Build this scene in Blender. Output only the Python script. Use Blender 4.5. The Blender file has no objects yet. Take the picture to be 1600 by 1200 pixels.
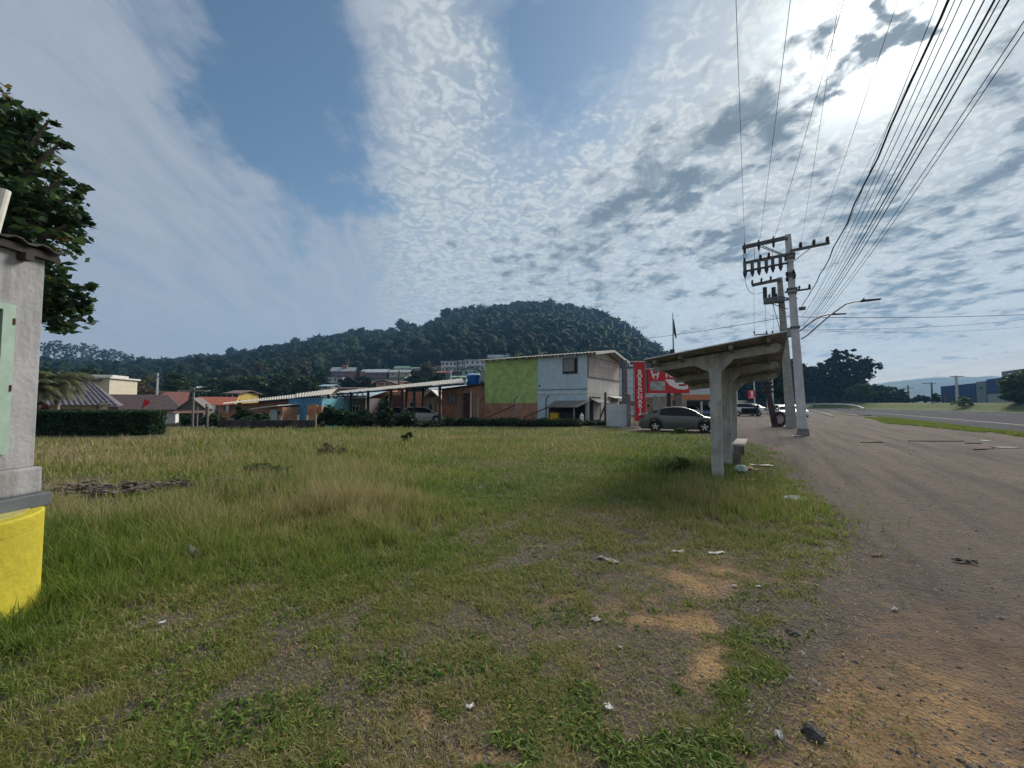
import bpy, bmesh, math, random
import numpy as np
from math import radians, sin, cos, tan, atan, atan2, pi, sqrt
from mathutils import Vector, Matrix, Quaternion

random.seed(7); RNG = np.random.default_rng(7)
scene = bpy.context.scene
C = bpy.context.collection

# ------------------------------------------------------------------ camera
F = 640.0; HY = 631.0; CAMZ = 1.65
PITCH = atan((HY - 600) / F)
cam_d = bpy.data.cameras.new('camera'); cam = bpy.data.objects.new('camera', cam_d); C.objects.link(cam)
cam_d.sensor_width = 36; cam_d.lens = 36 * F / 1600; cam_d.clip_start = .05; cam_d.clip_end = 9000
cam.location = (0, 0, CAMZ); cam.rotation_euler = (pi / 2 + PITCH, 0, 0)
scene.camera = cam

def ray(px, py):
    a = (px - 800) / F; b = (600 - py) / F
    Y = cos(PITCH) - b * sin(PITCH); Z = b * cos(PITCH) + sin(PITCH)
    return a / Y, Z / Y
def W(px, py, D):
    a, b = ray(px, py); return Vector((a * D, D, CAMZ + b * D))
def G(px, py, z=0.0):
    a, b = ray(px, py); D = (z - CAMZ) / b; return Vector((a * D, D, z))

# ------------------------------------------------------------------ render settings, sun
scene.view_settings.view_transform = 'Standard'; scene.view_settings.look = 'None'
scene.view_settings.gamma = 1; scene.view_settings.exposure = 0.38
scene.cycles.use_denoising = True
scene.cycles.max_bounces = 6; scene.cycles.diffuse_bounces = 3; scene.cycles.glossy_bounces = 2
scene.cycles.transmission_bounces = 4; scene.cycles.volume_bounces = 0; scene.cycles.transparent_max_bounces = 6
scene.cycles.volume_step_rate = 4
SUNA, SUNB = ray(1352, 55)
SUND = Vector((SUNA, 1, SUNB)).normalized()
SUN_EL = math.asin(SUND.z); SUN_AZ = atan2(SUND.x, SUND.y)
sl = bpy.data.lights.new('sun', 'SUN'); sl.energy = 3.7; sl.angle = radians(22); sl.color = (1, .93, .82)
so = bpy.data.objects.new('sun', sl); C.objects.link(so)
so.rotation_euler = (-SUND).to_track_quat('-Z', 'Y').to_euler()

# ------------------------------------------------------------------ sky (world)
world = bpy.data.worlds.new('World'); scene.world = world; world.use_nodes = True
wt = world.node_tree; wn = wt.nodes; wl = wt.links; wn.clear()
def N(t, **k):
    n = wn.new(t)
    for a, b in k.items(): setattr(n, a, b)
    return n
def setin(n, i, v):
    if hasattr(v, 'links') or isinstance(v, bpy.types.NodeSocket): wl.new(v, n.inputs[i])
    else: n.inputs[i].default_value = v
def M(op, a, b=None, c=None, clamp=False):
    n = N('ShaderNodeMath', operation=op); n.use_clamp = clamp
    setin(n, 0, a)
    if b is not None: setin(n, 1, b)
    if c is not None: setin(n, 2, c)
    return n.outputs[0]
def smooth(x, a, b):
    n = N('ShaderNodeMapRange', interpolation_type='SMOOTHSTEP')
    setin(n, 0, x); setin(n, 1, a); setin(n, 2, b); n.inputs[3].default_value = 0; n.inputs[4].default_value = 1
    return n.outputs[0]
def mixc(f, a, b):
    n = N('ShaderNodeMix', data_type='RGBA'); setin(n, 0, f); setin(n, 6, a); setin(n, 7, b); return n.outputs[2]
def build_sky():
    tc = N('ShaderNodeTexCoord'); sep = N('ShaderNodeSeparateXYZ'); wl.new(tc.outputs['Generated'], sep.inputs[0])
    X, Y, Z = sep.outputs
    AZ = M('ARCTAN2', X, Y); EL = M('ARCSINE', Z)
    zc = M('ADD', M('MAXIMUM', Z, 0.0), 0.14)
    u = M('DIVIDE', X, zc); v = M('DIVIDE', Y, zc)
    cmb = N('ShaderNodeCombineXYZ'); setin(cmb, 0, u); setin(cmb, 1, v); cmb.inputs[2].default_value = 0
    P = cmb.outputs[0]
    def noise(scale, detail=4, rough=.55, dist=0, vec=P, off=0.0):
        n = N('ShaderNodeTexNoise'); n.noise_dimensions = '2D'
        mp = N('ShaderNodeMapping'); setin(mp, 0, vec); mp.inputs[1].default_value = (off, off * .7, 0); mp.inputs[3].default_value = scale if isinstance(scale, tuple) else (scale, scale, 1)
        wl.new(mp.outputs[0], n.inputs['Vector']); n.inputs['Scale'].default_value = 1
        n.inputs['Detail'].default_value = detail; n.inputs['Roughness'].default_value = rough; n.inputs['Distortion'].default_value = dist
        return n.outputs[0]
    # warped sky coordinates (azimuth / elevation) for the large cloud banks
    w1 = M('MULTIPLY', M('SUBTRACT', noise(3.0, 6, .62, off=3), .5), .34)
    w2 = M('MULTIPLY', M('SUBTRACT', noise(3.0, 6, .62, off=9), .5), .26)
    A = M('ADD', AZ, w1); E = M('ADD', EL, w2)
    def blob(px, py, rx, ry, rot=0.0, amp=1.0, warp=True):
        a, b = ray(px, py); az0 = atan(a); el0 = math.asin(b / sqrt(1 + a * a + b * b))
        k = F * (1 + a * a); sx = rx / k; sy = ry / (F * sqrt(1 + a * a) * (1 + b * b * .5))
        da = M('SUBTRACT', A if warp else AZ, az0); de = M('SUBTRACT', E if warp else EL, el0)
        c, s = cos(radians(rot)), sin(radians(rot))
        p = M('ADD', M('MULTIPLY', da, c / sx), M('MULTIPLY', de, s / sx))
        q = M('ADD', M('MULTIPLY', da, -s / sy), M('MULTIPLY', de, c / sy))
        r2 = M('ADD', M('MULTIPLY', p, p), M('MULTIPLY', q, q))
        return M('MULTIPLY', M('EXPONENT', M('MULTIPLY', r2, -1.0)), amp)
    def total(lst):
        r = None
        for b in lst:
            x = blob(*b); r = x if r is None else M('ADD', r, x)
        return r
    clear = total([(420, 20, 150, 130, 0, 1.15), (440, 180, 90, 110, -25, 1.0), (500, 300, 60, 80, -20, .75), (300, 120, 60, 50, 0, .4),
                   (900, 20, 140, 80, 0, 1.15), (850, 140, 75, 80, 20, 1.05), (1000, 30, 70, 60, 0, .6), (60, 160, 60, 60, -30, .2), (380, 380, 160, 50, -30, .25)])
    dark = total([(1385, 20, 42, 34, 0, 1.1), (1375, 86, 56, 26, 15, 1.2), (1295, 62, 22, 30, 0, .4), (1200, 165, 70, 42, 35, .9), (1085, 240, 110, 56, 32, 1.0), (1235, 190, 50, 44, 20, .6),
                  (960, 330, 120, 48, 30, .8), (1300, 165, 60, 24, 15, .7), (1310, 250, 60, 30, 15, .6), (850, 400, 140, 46, 15, .55), (1570, 180, 90, 60, 30, .9),
                  (1500, 320, 170, 50, 20, .95), (1350, 330, 90, 40, 25, .7), (1150, 370, 110, 40, 15, .7), (1480, 430, 190, 30, 14, 1.0), (1400, 500, 250, 24, 6, .8),
                  (1000, 440, 190, 30, 8, .75), (1560, 555, 170, 14, 4, .5), (1120, 510, 160, 20, 6, .7), (1590, 60, 50, 50, 0, .6), (1180, 300, 80, 40, 20, .4), (1240, 60, 60, 40, 30, .5), (760, 480, 120, 18, 0, .35)])
    dense = total([(690, 40, 90, 90, 0, .9), (640, 190, 60, 90, 0, .7), (720, 330, 130, 90, 0, .5), (1050, 330, 220, 130, 25, .35), (600, 420, 200, 60, 0, .4), (1450, 250, 260, 200, 0, .5), (1400, 520, 300, 60, 0, .4)])
    left = smooth(AZ, radians(-12), radians(-24))           # 1 on the left: thin streaky veil
    puff = M('SUBTRACT', 1.0, left)
    st = N('ShaderNodeMapping'); st.inputs[2].default_value = (0, 0, radians(-103)); setin(st, 0, P); SV = st.outputs[0]
    n_big = noise((1.1, 3.4, 1), 6, .58, .4, vec=SV, off=1); n_mid = noise((5.2, 8.0, 1), 7, .62, .4, vec=SV, off=5); n_fine = noise((21, 23, 1), 5, .62, .5, off=2)
    vo = N('ShaderNodeTexVoronoi', feature='SMOOTH_F1'); vo.voronoi_dimensions = '2D'; vo.inputs['Scale'].default_value = 23; vo.inputs['Smoothness'].default_value = .6
    dv_ = N('ShaderNodeVectorMath', operation='ADD'); wl.new(P, dv_.inputs[0]); nz = N('ShaderNodeTexNoise'); nz.noise_dimensions = '2D'; nz.inputs['Scale'].default_value = 14; nz.inputs['Detail'].default_value = 4; wl.new(P, nz.inputs['Vector'])
    sc_ = N('ShaderNodeVectorMath', operation='SCALE'); wl.new(nz.outputs['Color'], sc_.inputs[0]); sc_.inputs['Scale'].default_value = .16; wl.new(sc_.outputs[0], dv_.inputs[1]); wl.new(dv_.outputs[0], vo.inputs['Vector'])
    cell = M('SUBTRACT', 1.0, M('MULTIPLY', vo.outputs['Distance'], 1.5))
    n_str = noise((.55, 3.0, 1), 8, .58, .7, vec=SV, off=4); n_str2 = noise((2.0, 9, 1), 6, .6, .8, vec=SV, off=11)
    # puffy field
    field = M('ADD', M('ADD', M('MULTIPLY', n_mid, .42), M('MULTIPLY', n_fine, .38)), M('MULTIPLY', cell, .20))
    field = M('ADD', field, M('MULTIPLY', M('SUBTRACT', n_big, .5), .42))
    cov = M('SUBTRACT', M('ADD', field, .20), M('MULTIPLY', clear, .62))
    cov = M('ADD', cov, M('ADD', M('MULTIPLY', dark, .22), M('MULTIPLY', dense, .16)))
    dp = smooth(cov, .26, .84)
    # veil
    fs = M('ADD', M('MULTIPLY', n_str, .72), M('MULTIPLY', n_str2, .28))
    dv = M('MULTIPLY', smooth(M('SUBTRACT', M('ADD', fs, .30), M('MULTIPLY', clear, .56)), .32, .84), .96)
    dp = M('MAXIMUM', dp, M('SUBTRACT', M('ADD', .64, M('MULTIPLY', dense, .25)), M('MULTIPLY', clear, .7)))
    dens = M('ADD', M('MULTIPLY', dp, puff), M('MULTIPLY', dv, left))
    # haze toward horizon
    hz = M('EXPONENT', M('MULTIPLY', M('MAXIMUM', EL, 0.0), -10.0))
    # thickness -> grey
    n_lump = noise((9, 11, 1), 3, .5, .2, off=17)
    dk = smooth(M('ADD', M('MULTIPLY', M('MINIMUM', dark, 1.15), .62), M('ADD', M('ADD', M('MULTIPLY', M('SUBTRACT', n_mid, .5), 1.2), M('MULTIPLY', M('SUBTRACT', n_lump, .5), 1.3)), M('MULTIPLY', M('SUBTRACT', n_fine, .5), .5))), .20, .80)
    dk = M('MULTIPLY', M('MULTIPLY', dk, puff), smooth(dens, .35, .9))
    # angle to sun
    dt = N('ShaderNodeVectorMath', operation='DOT_PRODUCT'); wl.new(tc.outputs['Generated'], dt.inputs[0]); dt.inputs[1].default_value = SUND
    ang = M('ARCCOSINE', M('MINIMUM', dt.outputs['Value'], 0.99999))
    glow = M('EXPONENT', M('MULTIPLY', M('MULTIPLY', ang, ang), -1 / (.092 ** 2)))
    wide = M('EXPONENT', M('MULTIPLY', ang, -2.4))
    S = SKYK
    bright = mixc(wide, (4.4 * S, 4.85 * S, 5.15 * S, 1), (7.4 * S, 7.6 * S, 7.4 * S, 1))
    shade = mixc(wide, (3.5 * S, 3.95 * S, 4.35 * S, 1), (5.3 * S, 5.6 * S, 5.7 * S, 1))
    tex = M('ADD', M('MULTIPLY', n_fine, .5), M('MULTIPLY', cell, .5))
    bright = mixc(smooth(tex, .68, .26), bright, shade)
    grey = mixc(wide, (1.55 * S, 1.95 * S, 2.35 * S, 1), (1.6 * S, 1.95 * S, 2.3 * S, 1))
    grey = mixc(smooth(n_mid, .60, .38), grey, mixc(wide, (2.3 * S, 2.75 * S, 3.15 * S, 1), (2.7 * S, 3.05 * S, 3.3 * S, 1)))
    cl = mixc(dk, bright, grey)
    veil = mixc(n_str2, (2.6 * S, 3.0 * S, 3.65 * S, 1), (3.75 * S, 4.05 * S, 4.6 * S, 1))
    cl = mixc(left, cl, veil)
    sky = N('ShaderNodeTexSky', sky_type='NISHITA'); sky.sun_disc = False
    sky.sun_elevation = SUN_EL; sky.sun_rotation = SUN_AZ; sky.altitude = 100; sky.air_density = 1.0; sky.dust_density = .6; sky.ozone_density = 1.5
    sk = N('ShaderNodeMix', data_type='RGBA', blend_type='MULTIPLY'); sk.inputs[0].default_value = 1
    wl.new(sky.outputs[0], sk.inputs[6]); sk.inputs[7].default_value = BLUE
    col = mixc(M('MINIMUM', dens, 1.0), sk.outputs[2], cl)
    hzc = mixc(smooth(AZ, radians(-10), radians(35)), (4.1 * S, 3.85 * S, 3.7 * S, 1), (8.0 * S, 6.2 * S, 4.2 * S, 1))
    hzf = M('MULTIPLY', hz, M('SUBTRACT', 1.0, M('MULTIPLY', dk, .6)))
    col = mixc(M('MULTIPLY', hzf, .86), col, hzc)
    g = N('ShaderNodeMix', data_type='RGBA', blend_type='ADD')
    setin(g, 0, M('MULTIPLY', glow, M('SUBTRACT', 1.0, M('MULTIPLY', dk, .95))))
    setin(g, 6, col); g.inputs[7].default_value = (13 * S, 13 * S, 12.4 * S, 1)
    bg = N('ShaderNodeBackground'); wl.new(g.outputs[2], bg.inputs[0]); bg.inputs[1].default_value = .1
    out = N('ShaderNodeOutputWorld'); wl.new(bg.outputs[0], out.inputs[0])
SKYK = .93; BLUE = (.74, .80, .76, 1)
build_sky()
world.cycles.sampling_method = 'MANUAL'; world.cycles.sample_map_resolution = 512

# ------------------------------------------------------------------ noise in numpy
def vnoise(x, y, seed=0):
    xi = np.floor(x).astype(np.int64); yi = np.floor(y).astype(np.int64); fx = x - xi; fy = y - yi
    def h(a, b):
        n = (a * 374761393 + b * 668265263 + seed * 144665) & 0x7fffffff
        n = ((n ^ (n >> 13)) * 1274126177) & 0x7fffffff
        return ((n ^ (n >> 16)) & 0xffff) / 65535.0
    sx = fx * fx * (3 - 2 * fx); sy = fy * fy * (3 - 2 * fy)
    return (h(xi, yi) * (1 - sx) + h(xi + 1, yi) * sx) * (1 - sy) + (h(xi, yi + 1) * (1 - sx) + h(xi + 1, yi + 1) * sx) * sy
def fbm(x, y, seed=0, o=4):
    r = 0; a = .5; t = 0
    for i in range(o):
        r = r + a * vnoise(x * 2 ** i, y * 2 ** i, seed + i * 17); t += a; a *= .5
    return r / t
def sst(x, a, b):
    t = np.clip((x - a) / (b - a), 0, 1); return t * t * (3 - 2 * t)

# ------------------------------------------------------------------ the road's own directions
RA = radians(32); UX, UY = sin(RA), cos(RA); VX, VY = cos(RA), -sin(RA)
def uv(x, y): return x * UX + y * UY, x * VX + y * VY
def bend(u): return 26 * (np.clip(u - 90, 0, 400) / 100.0) ** 1.7
SILX = [-900, -300, 60, 150, 200, 260, 350, 400, 450, 500, 560, 620, 660, 700, 740, 770, 850, 900, 940, 970, 1000, 1025, 1050, 1080, 1110, 1140, 1200, 2500]
SILY = [590, 578, 566, 574, 574, 569, 562, 554, 542, 533, 525, 520, 514, 496, 487, 481, 477, 485, 494, 508, 532, 548, 566, 590, 612, 626, 632, 632]
HR = 600.0; TH = 8.0
def gz(x, y):
    x = np.asarray(x, float); y = np.asarray(y, float)
    ys = np.maximum(y, 1e-3)
    px = 800 + 640 * x / ys
    z = -1.1 * sst(y, 26, 52) * sst(-x, -1, 12) * (y > 0)
    sil = np.interp(px, SILX, SILY)
    zr = np.maximum((HY - sil) / 640 * HR - TH + 2, 0)
    t = np.clip((y - 120) / (HR - 120), 0, 1)
    back = sst(y, HR, HR * 1.8)
    hill = (zr + 1.2) * (t ** 1.25) * (1 - .5 * back)
    z = z + np.where(y > 120, hill + 6 * t * (fbm(x / 60, y / 60, 5) - .5), 0)
    u, v = uv(x, y); vv = v + bend(u)
    z = z + 1.9 * sst(vv, 45, 53) * sst(y, -40, -10) * np.where(y > 0, sst(px, 1180, 1330), 1)
    # little unevenness of the lot
    r = np.hypot(x, y)
    rut = (1 - sst(r, 24, 45)) * sst(v, -1, 2) * (1 - sst(v, 8.6, 9.6)) * (y > 0)
    z = z + rut * .07 * (fbm(v * .9 + 40, u * .07, 71, 4) - .5)
    near = (1 - sst(r, 18, 40)) * (1 - sst(v, 8.0, 10.5))
    z = z + near * (.05 * (fbm(x * .8, y * .8, 21, 3) - .5) + .018 * (fbm(x * 6, y * 6, 31, 3) - .5))
    return z
def gz1(x, y): return float(gz(np.array([x]), np.array([y]))[0])
def on_terrain(px, py, D0=30, D1=900):
    D = D0
    while D < D1:
        p = W(px, py, D)
        if p.z <= gz1(p.x, p.y): return p
        D *= 1.01
    return W(px, py, D1)

class Fr:
    """local frame: x to the right, y away; hit() meets a ray of the view with one of its vertical planes"""
    def __init__(s, x, y, deg=-32.0, z=None):
        s.x, s.y, s.a = x, y, radians(deg); s.z = gz1(x, y) if z is None else z
        s.c, s.s = cos(s.a), sin(s.a)
    def w(s, lx, ly): return s.x + lx * s.c - ly * s.s, s.y + lx * s.s + ly * s.c
    def hit(s, px, py, y=None, x=None):
        a, b = ray(px, py)
        if y is not None:
            n = (-s.s, s.c); d = y
        else:
            n = (s.c, s.s); d = x
        D = (d + s.x * n[0] + s.y * n[1]) / (a * n[0] + n[1])
        wx, wy = a * D - s.x, D - s.y
        l = wx * s.c + wy * s.s if y is not None else -wx * s.s + wy * s.c
        return l, CAMZ + b * D - s.z

# ------------------------------------------------------------------ materials
MATS = {}
def mat(name, col, rough=.85, var=.12, scale=6.0, bump=.0, bscale=40.0, metal=0.0, spec=.3, col2=None, stain=0.0, coat=0):
    if name in MATS: return MATS[name]
    m = bpy.data.materials.new(name); m.use_nodes = True; nt = m.node_tree; b = nt.nodes['Principled BSDF']
    tc = nt.nodes.new('ShaderNodeTexCoord')
    n = nt.nodes.new('ShaderNodeTexNoise'); n.inputs['Scale'].default_value = scale; n.inputs['Detail'].default_value = 6; n.inputs['Roughness'].default_value = .65
    nt.links.new(tc.outputs['Object'], n.inputs['Vector'])
    cr = nt.nodes.new('ShaderNodeValToRGB')
    c2 = col2 or tuple(max(0, c * (1 - var * 2.2)) for c in col[:3]); c1 = tuple(min(1, c * (1 + var)) for c in col[:3])
    cr.color_ramp.elements[0].position = .32; cr.color_ramp.elements[1].position = .68
    cr.color_ramp.elements[0].color = (*c2, 1); cr.color_ramp.elements[1].color = (*c1, 1)
    nt.links.new(n.outputs[0], cr.inputs[0]); last = cr.outputs[0]
    if stain:
        mp = nt.nodes.new('ShaderNodeMapping'); mp.inputs[3].default_value = (3, 3, .5); nt.links.new(tc.outputs['Object'], mp.inputs[0])
        n2 = nt.nodes.new('ShaderNodeTexNoise'); n2.inputs['Scale'].default_value = 1.6; n2.inputs['Detail'].default_value = 8; n2.inputs['Roughness'].default_value = .7
        nt.links.new(mp.outputs[0], n2.inputs['Vector'])
        r2 = nt.nodes.new('ShaderNodeValToRGB'); r2.color_ramp.elements[0].position = .45; r2.color_ramp.elements[1].position = .72
        r2.color_ramp.elements[0].color = (0, 0, 0, 1); r2.color_ramp.elements[1].color = (stain, stain, stain, 1)
        nt.links.new(n2.outputs[0], r2.inputs[0])
        mx = nt.nodes.new('ShaderNodeMix'); mx.data_type = 'RGBA'; nt.links.new(r2.outputs[0], mx.inputs[0]); nt.links.new(last, mx.inputs[6])
        mx.inputs[7].default_value = (col[0] * .35, col[1] * .34, col[2] * .3, 1); last = mx.outputs[2]
    nt.links.new(last, b.inputs['Base Color'])
    b.inputs['Roughness'].default_value = rough; b.inputs['Metallic'].default_value = metal; b.inputs['Specular IOR Level'].default_value = spec
    if coat: b.inputs['Coat Weight'].default_value = coat; b.inputs['Coat Roughness'].default_value = .05
    if bump:
        n3 = nt.nodes.new('ShaderNodeTexNoise'); n3.inputs['Scale'].default_value = bscale; n3.inputs['Detail'].default_value = 5; nt.links.new(tc.outputs['Object'], n3.inputs['Vector'])
        bp = nt.nodes.new('ShaderNodeBump'); bp.inputs['Strength'].default_value = bump; bp.inputs['Distance'].default_value = .02
        nt.links.new(n3.outputs[0], bp.inputs['Height']); nt.links.new(bp.outputs[0], b.inputs['Normal'])
    MATS[name] = m; return m
def brick(name, c1, c2, mortar, sc=1.0, bw=.24, bh=.12, paint=None):
    if name in MATS: return MATS[name]
    m = mat(name, c1, .92); nt = m.node_tree; b = nt.nodes['Principled BSDF']
    tc = nt.nodes.new('ShaderNodeTexCoord'); sp = nt.nodes.new('ShaderNodeSeparateXYZ'); nt.links.new(tc.outputs['Object'], sp.inputs[0])
    ad = nt.nodes.new('ShaderNodeMath'); nt.links.new(sp.outputs[0], ad.inputs[0]); nt.links.new(sp.outputs[1], ad.inputs[1])
    cb = nt.nodes.new('ShaderNodeCombineXYZ'); nt.links.new(ad.outputs[0], cb.inputs[0]); nt.links.new(sp.outputs[2], cb.inputs[1])
    br = nt.nodes.new('ShaderNodeTexBrick'); nt.links.new(cb.outputs[0], br.inputs['Vector'])
    br.inputs['Scale'].default_value = sc; br.inputs['Brick Width'].default_value = bw; br.inputs['Row Height'].default_value = bh
    br.inputs['Mortar Size'].default_value = .012; br.inputs['Color1'].default_value = (*c1, 1); br.inputs['Color2'].default_value = (*c2, 1); br.inputs['Mortar'].default_value = (*mortar, 1)
    n = nt.nodes.new('ShaderNodeTexNoise'); n.inputs['Scale'].default_value = 1.3; n.inputs['Detail'].default_value = 7; n.inputs['Roughness'].default_value = .7; nt.links.new(tc.outputs['Object'], n.inputs['Vector'])
    cr = nt.nodes.new('ShaderNodeValToRGB'); cr.color_ramp.elements[0].position = .3; cr.color_ramp.elements[1].position = .7
    cr.color_ramp.elements[0].color = (.5, .5, .52, 1); cr.color_ramp.elements[1].color = (1.1, 1.08, 1.05, 1); nt.links.new(n.outputs[0], cr.inputs[0])
    mx = nt.nodes.new('ShaderNodeMix'); mx.data_type = 'RGBA'; mx.blend_type = 'MULTIPLY'; mx.inputs[0].default_value = 1
    nt.links.new(br.outputs[0], mx.inputs[6]); nt.links.new(cr.outputs[0], mx.inputs[7]); nt.links.new(mx.outputs[2], b.inputs['Base Color'])
    bp = nt.nodes.new('ShaderNodeBump'); bp.inputs['Strength'].default_value = .5; bp.inputs['Distance'].default_value = .02; bp.invert = True
    nt.links.new(br.outputs['Fac'], bp.inputs['Height']); nt.links.new(bp.outputs[0], b.inputs['Normal'])
    return m
def leafmat(name, stops, rough=.55, trans=.35):
    """colour from the vertex attribute 'tone' (0..1), a property of each leaf / blade"""
    m = bpy.data.materials.new(name); m.use_nodes = True; nt = m.node_tree; b = nt.nodes['Principled BSDF']; out = nt.nodes['Material Output']
    at = nt.nodes.new('ShaderNodeAttribute'); at.attribute_name = 'tone'
    cr = nt.nodes.new('ShaderNodeValToRGB'); el = cr.color_ramp.elements
    while len(el) < len(stops): el.new(.5)
    for e, (p, c) in zip(el, stops): e.position = p; e.color = (*c, 1)
    nt.links.new(at.outputs['Fac'], cr.inputs[0]); nt.links.new(cr.outputs[0], b.inputs['Base Color']); b.inputs['Roughness'].default_value = rough
    b.inputs['Specular IOR Level'].default_value = .25
    tr = nt.nodes.new('ShaderNodeBsdfTranslucent'); nt.links.new(cr.outputs[0], tr.inputs[0])
    mx = nt.nodes.new('ShaderNodeMixShader'); mx.inputs[0].default_value = trans
    nt.links.new(b.outputs[0], mx.inputs[1]); nt.links.new(tr.outputs[0], mx.inputs[2]); nt.links.new(mx.outputs[0], out.inputs[0])
    MATS[name] = m; return m
def glass(name, col=(.02, .025, .03), rough=.08):
    return mat(name, col, rough, .05, spec=.6)

# ------------------------------------------------------------------ mesh builders
class MB:
    def __init__(s): s.v = []; s.f = []
    def add(s, vs, fs):
        o = len(s.v); s.v += [tuple(v) for v in vs]; s.f += [tuple(i + o for i in f) for f in fs]; return s
    def box(s, x0, x1, y0, y1, z0, z1, bev=0.0):
        if bev > 0:
            bm = bmesh.new(); bmesh.ops.create_cube(bm, size=1)
            for v in bm.verts: v.co = Vector(((x0 + x1) / 2 + v.co.x * (x1 - x0), (y0 + y1) / 2 + v.co.y * (y1 - y0), (z0 + z1) / 2 + v.co.z * (z1 - z0)))
            bmesh.ops.bevel(bm, geom=bm.edges[:], offset=bev, segments=2, affect='EDGES', profile=.6)
            bm.verts.index_update()
            s.add([v.co[:] for v in bm.verts], [[v.index for v in f.verts] for f in bm.faces]); bm.free(); return s
        return s.add([(x0, y0, z0), (x1, y0, z0), (x1, y1, z0), (x0, y1, z0), (x0, y0, z1), (x1, y0, z1), (x1, y1, z1), (x0, y1, z1)],
                     [(0, 3, 2, 1), (4, 5, 6, 7), (0, 1, 5, 4), (1, 2, 6, 5), (2, 3, 7, 6), (3, 0, 4, 7)])
    def hexa(s, b4, t4):
        return s.add(list(b4) + list(t4), [(0, 3, 2, 1), (4, 5, 6, 7), (0, 1, 5, 4), (1, 2, 6, 5), (2, 3, 7, 6), (3, 0, 4, 7)])
    def slab(s, q, t, up=(0, 0, 1)):
        d = Vector(up) * t; q = [Vector(p) for p in q]; return s.hexa([p - d for p in q], q)
    def poly(s, pts, axis, a, b):
        """extrude the outline pts (two coordinates) along an axis from a to b"""
        n = len(pts)
        def mk(p, w): return {'y': (p[0], w, p[1]), 'x': (w, p[0], p[1]), 'z': (p[0], p[1], w)}[axis]
        return s.add([mk(p, a) for p in pts] + [mk(p, b) for p in pts], [tuple(range(n)), tuple(range(2 * n - 1, n - 1, -1))] + [(i, (i + 1) % n, n + (i + 1) % n, n + i) for i in range(n)])
    def tube(s, pts, r, n=8, cap=True):
        pts = [Vector(p) for p in pts]; rr = r if isinstance(r, (list, tuple)) else [r] * len(pts)
        rings = []; up = None
        for i, p in enumerate(pts):
            d = (pts[min(i + 1, len(pts) - 1)] - pts[max(i - 1, 0)]).normalized()
            if up is None: up = Vector((0, 0, 1)) if abs(d.z) < .9 else Vector((1, 0, 0))
            a = d.cross(up).normalized(); b = d.cross(a).normalized(); up = -b if False else up
            rings.append([p + (a * cos(2 * pi * k / n) + b * sin(2 * pi * k / n)) * rr[i] for k in range(n)])
        vs = [v for R_ in rings for v in R_]; fs = []
        for i in range(len(pts) - 1):
            for k in range(n): fs.append((i * n + k, i * n + (k + 1) % n, (i + 1) * n + (k + 1) % n, (i + 1) * n + k))
        if cap: fs += [tuple(range(n))[::-1], tuple((len(pts) - 1) * n + k for k in range(n))]
        return s.add(vs, fs)
    def lathe(s, prof, c=(0, 0, 0), n=32, axis='z', caps=True):
        vs = []
        for r, h in prof:
            for k in range(n):
                a = 2 * pi * k / n; p = (r * cos(a), r * sin(a), h)
                if axis == 'y': p = (p[0], p[2], p[1])
                if axis == 'x': p = (p[2], p[0], p[1])
                vs.append((c[0] + p[0], c[1] + p[1], c[2] + p[2]))
        m = len(prof); fs = [(i * n + k, i * n + (k + 1) % n, (i + 1) * n + (k + 1) % n, (i + 1) * n + k) for i in range(m - 1) for k in range(n)]
        if caps: fs += [tuple(range(n))[::-1], tuple((m - 1) * n + k for k in range(n))]
        return s.add(vs, fs)
    def corr(s, p00, p10, p11, p01, pitch=.18, amp=.025, t=.012):
        """corrugated sheet: waves run from the p00-p10 side to the p01-p11 side"""
        p00, p10, p11, p01 = map(Vector, (p00, p10, p11, p01)); L = (p10 - p00).length; n = max(4, int(L / pitch * 4))
        nor = (p10 - p00).cross(p01 - p00).normalized()
        if nor.z < 0: nor = -nor
        top = []; bot = []
        for i in range(n + 1):
            k = i / n; o = nor * (amp * sin(2 * pi * k * L / pitch))
            a = p00.lerp(p10, k) + o; b = p01.lerp(p11, k) + o; top += [a, b]; bot += [a - nor * t, b - nor * t]
        m = len(top); fs = []
        for i in range(n):
            fs.append((2 * i, 2 * i + 2, 2 * i + 3, 2 * i + 1)); fs.append((m + 2 * i, m + 2 * i + 1, m + 2 * i + 3, m + 2 * i + 2))
            fs.append((2 * i, m + 2 * i, m + 2 * i + 2, 2 * i + 2)); fs.append((2 * i + 1, 2 * i + 3, m + 2 * i + 3, m + 2 * i + 1))
        fs += [(0, 1, m + 1, m), (m - 2, 2 * m - 2, 2 * m - 1, m - 1)]
        return s.add(top + bot, fs)
    def build(s, name, m, parent=None, smooth=False, label=None):
        me = bpy.data.meshes.new(name); me.from_pydata(s.v, [], s.f); me.update()
        bm = bmesh.new(); bm.from_mesh(me); bmesh.ops.recalc_face_normals(bm, faces=bm.faces); bm.to_mesh(me); bm.free()
        me.materials.append(m)
        if smooth:
            me.polygons.foreach_set('use_smooth', [True] * len(me.polygons))
            try: me.set_sharp_from_angle(angle=radians(38))
            except Exception: pass
        o = bpy.data.objects.new(name, me); C.objects.link(o)
        if parent is not None: o.parent = parent
        if label: o['label'] = label
        return o
def tag(o, label, cat, group=None, kind=None):
    if label: o['label'] = label
    if cat: o['category'] = cat
    if group: o['group'] = group
    if kind: o['kind'] = kind
    return o
def thing(name, label, cat, loc=(0, 0, 0), rot=0.0, group=None):
    o = bpy.data.objects.new(name, None); C.objects.link(o); o.location = loc; o.rotation_euler = (0, 0, rot); o.empty_display_size = .2
    return tag(o, label, cat, group)
def fthing(name, label, cat, fr, group=None): return thing(name, label, cat, (fr.x, fr.y, fr.z), fr.a, group)
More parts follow.
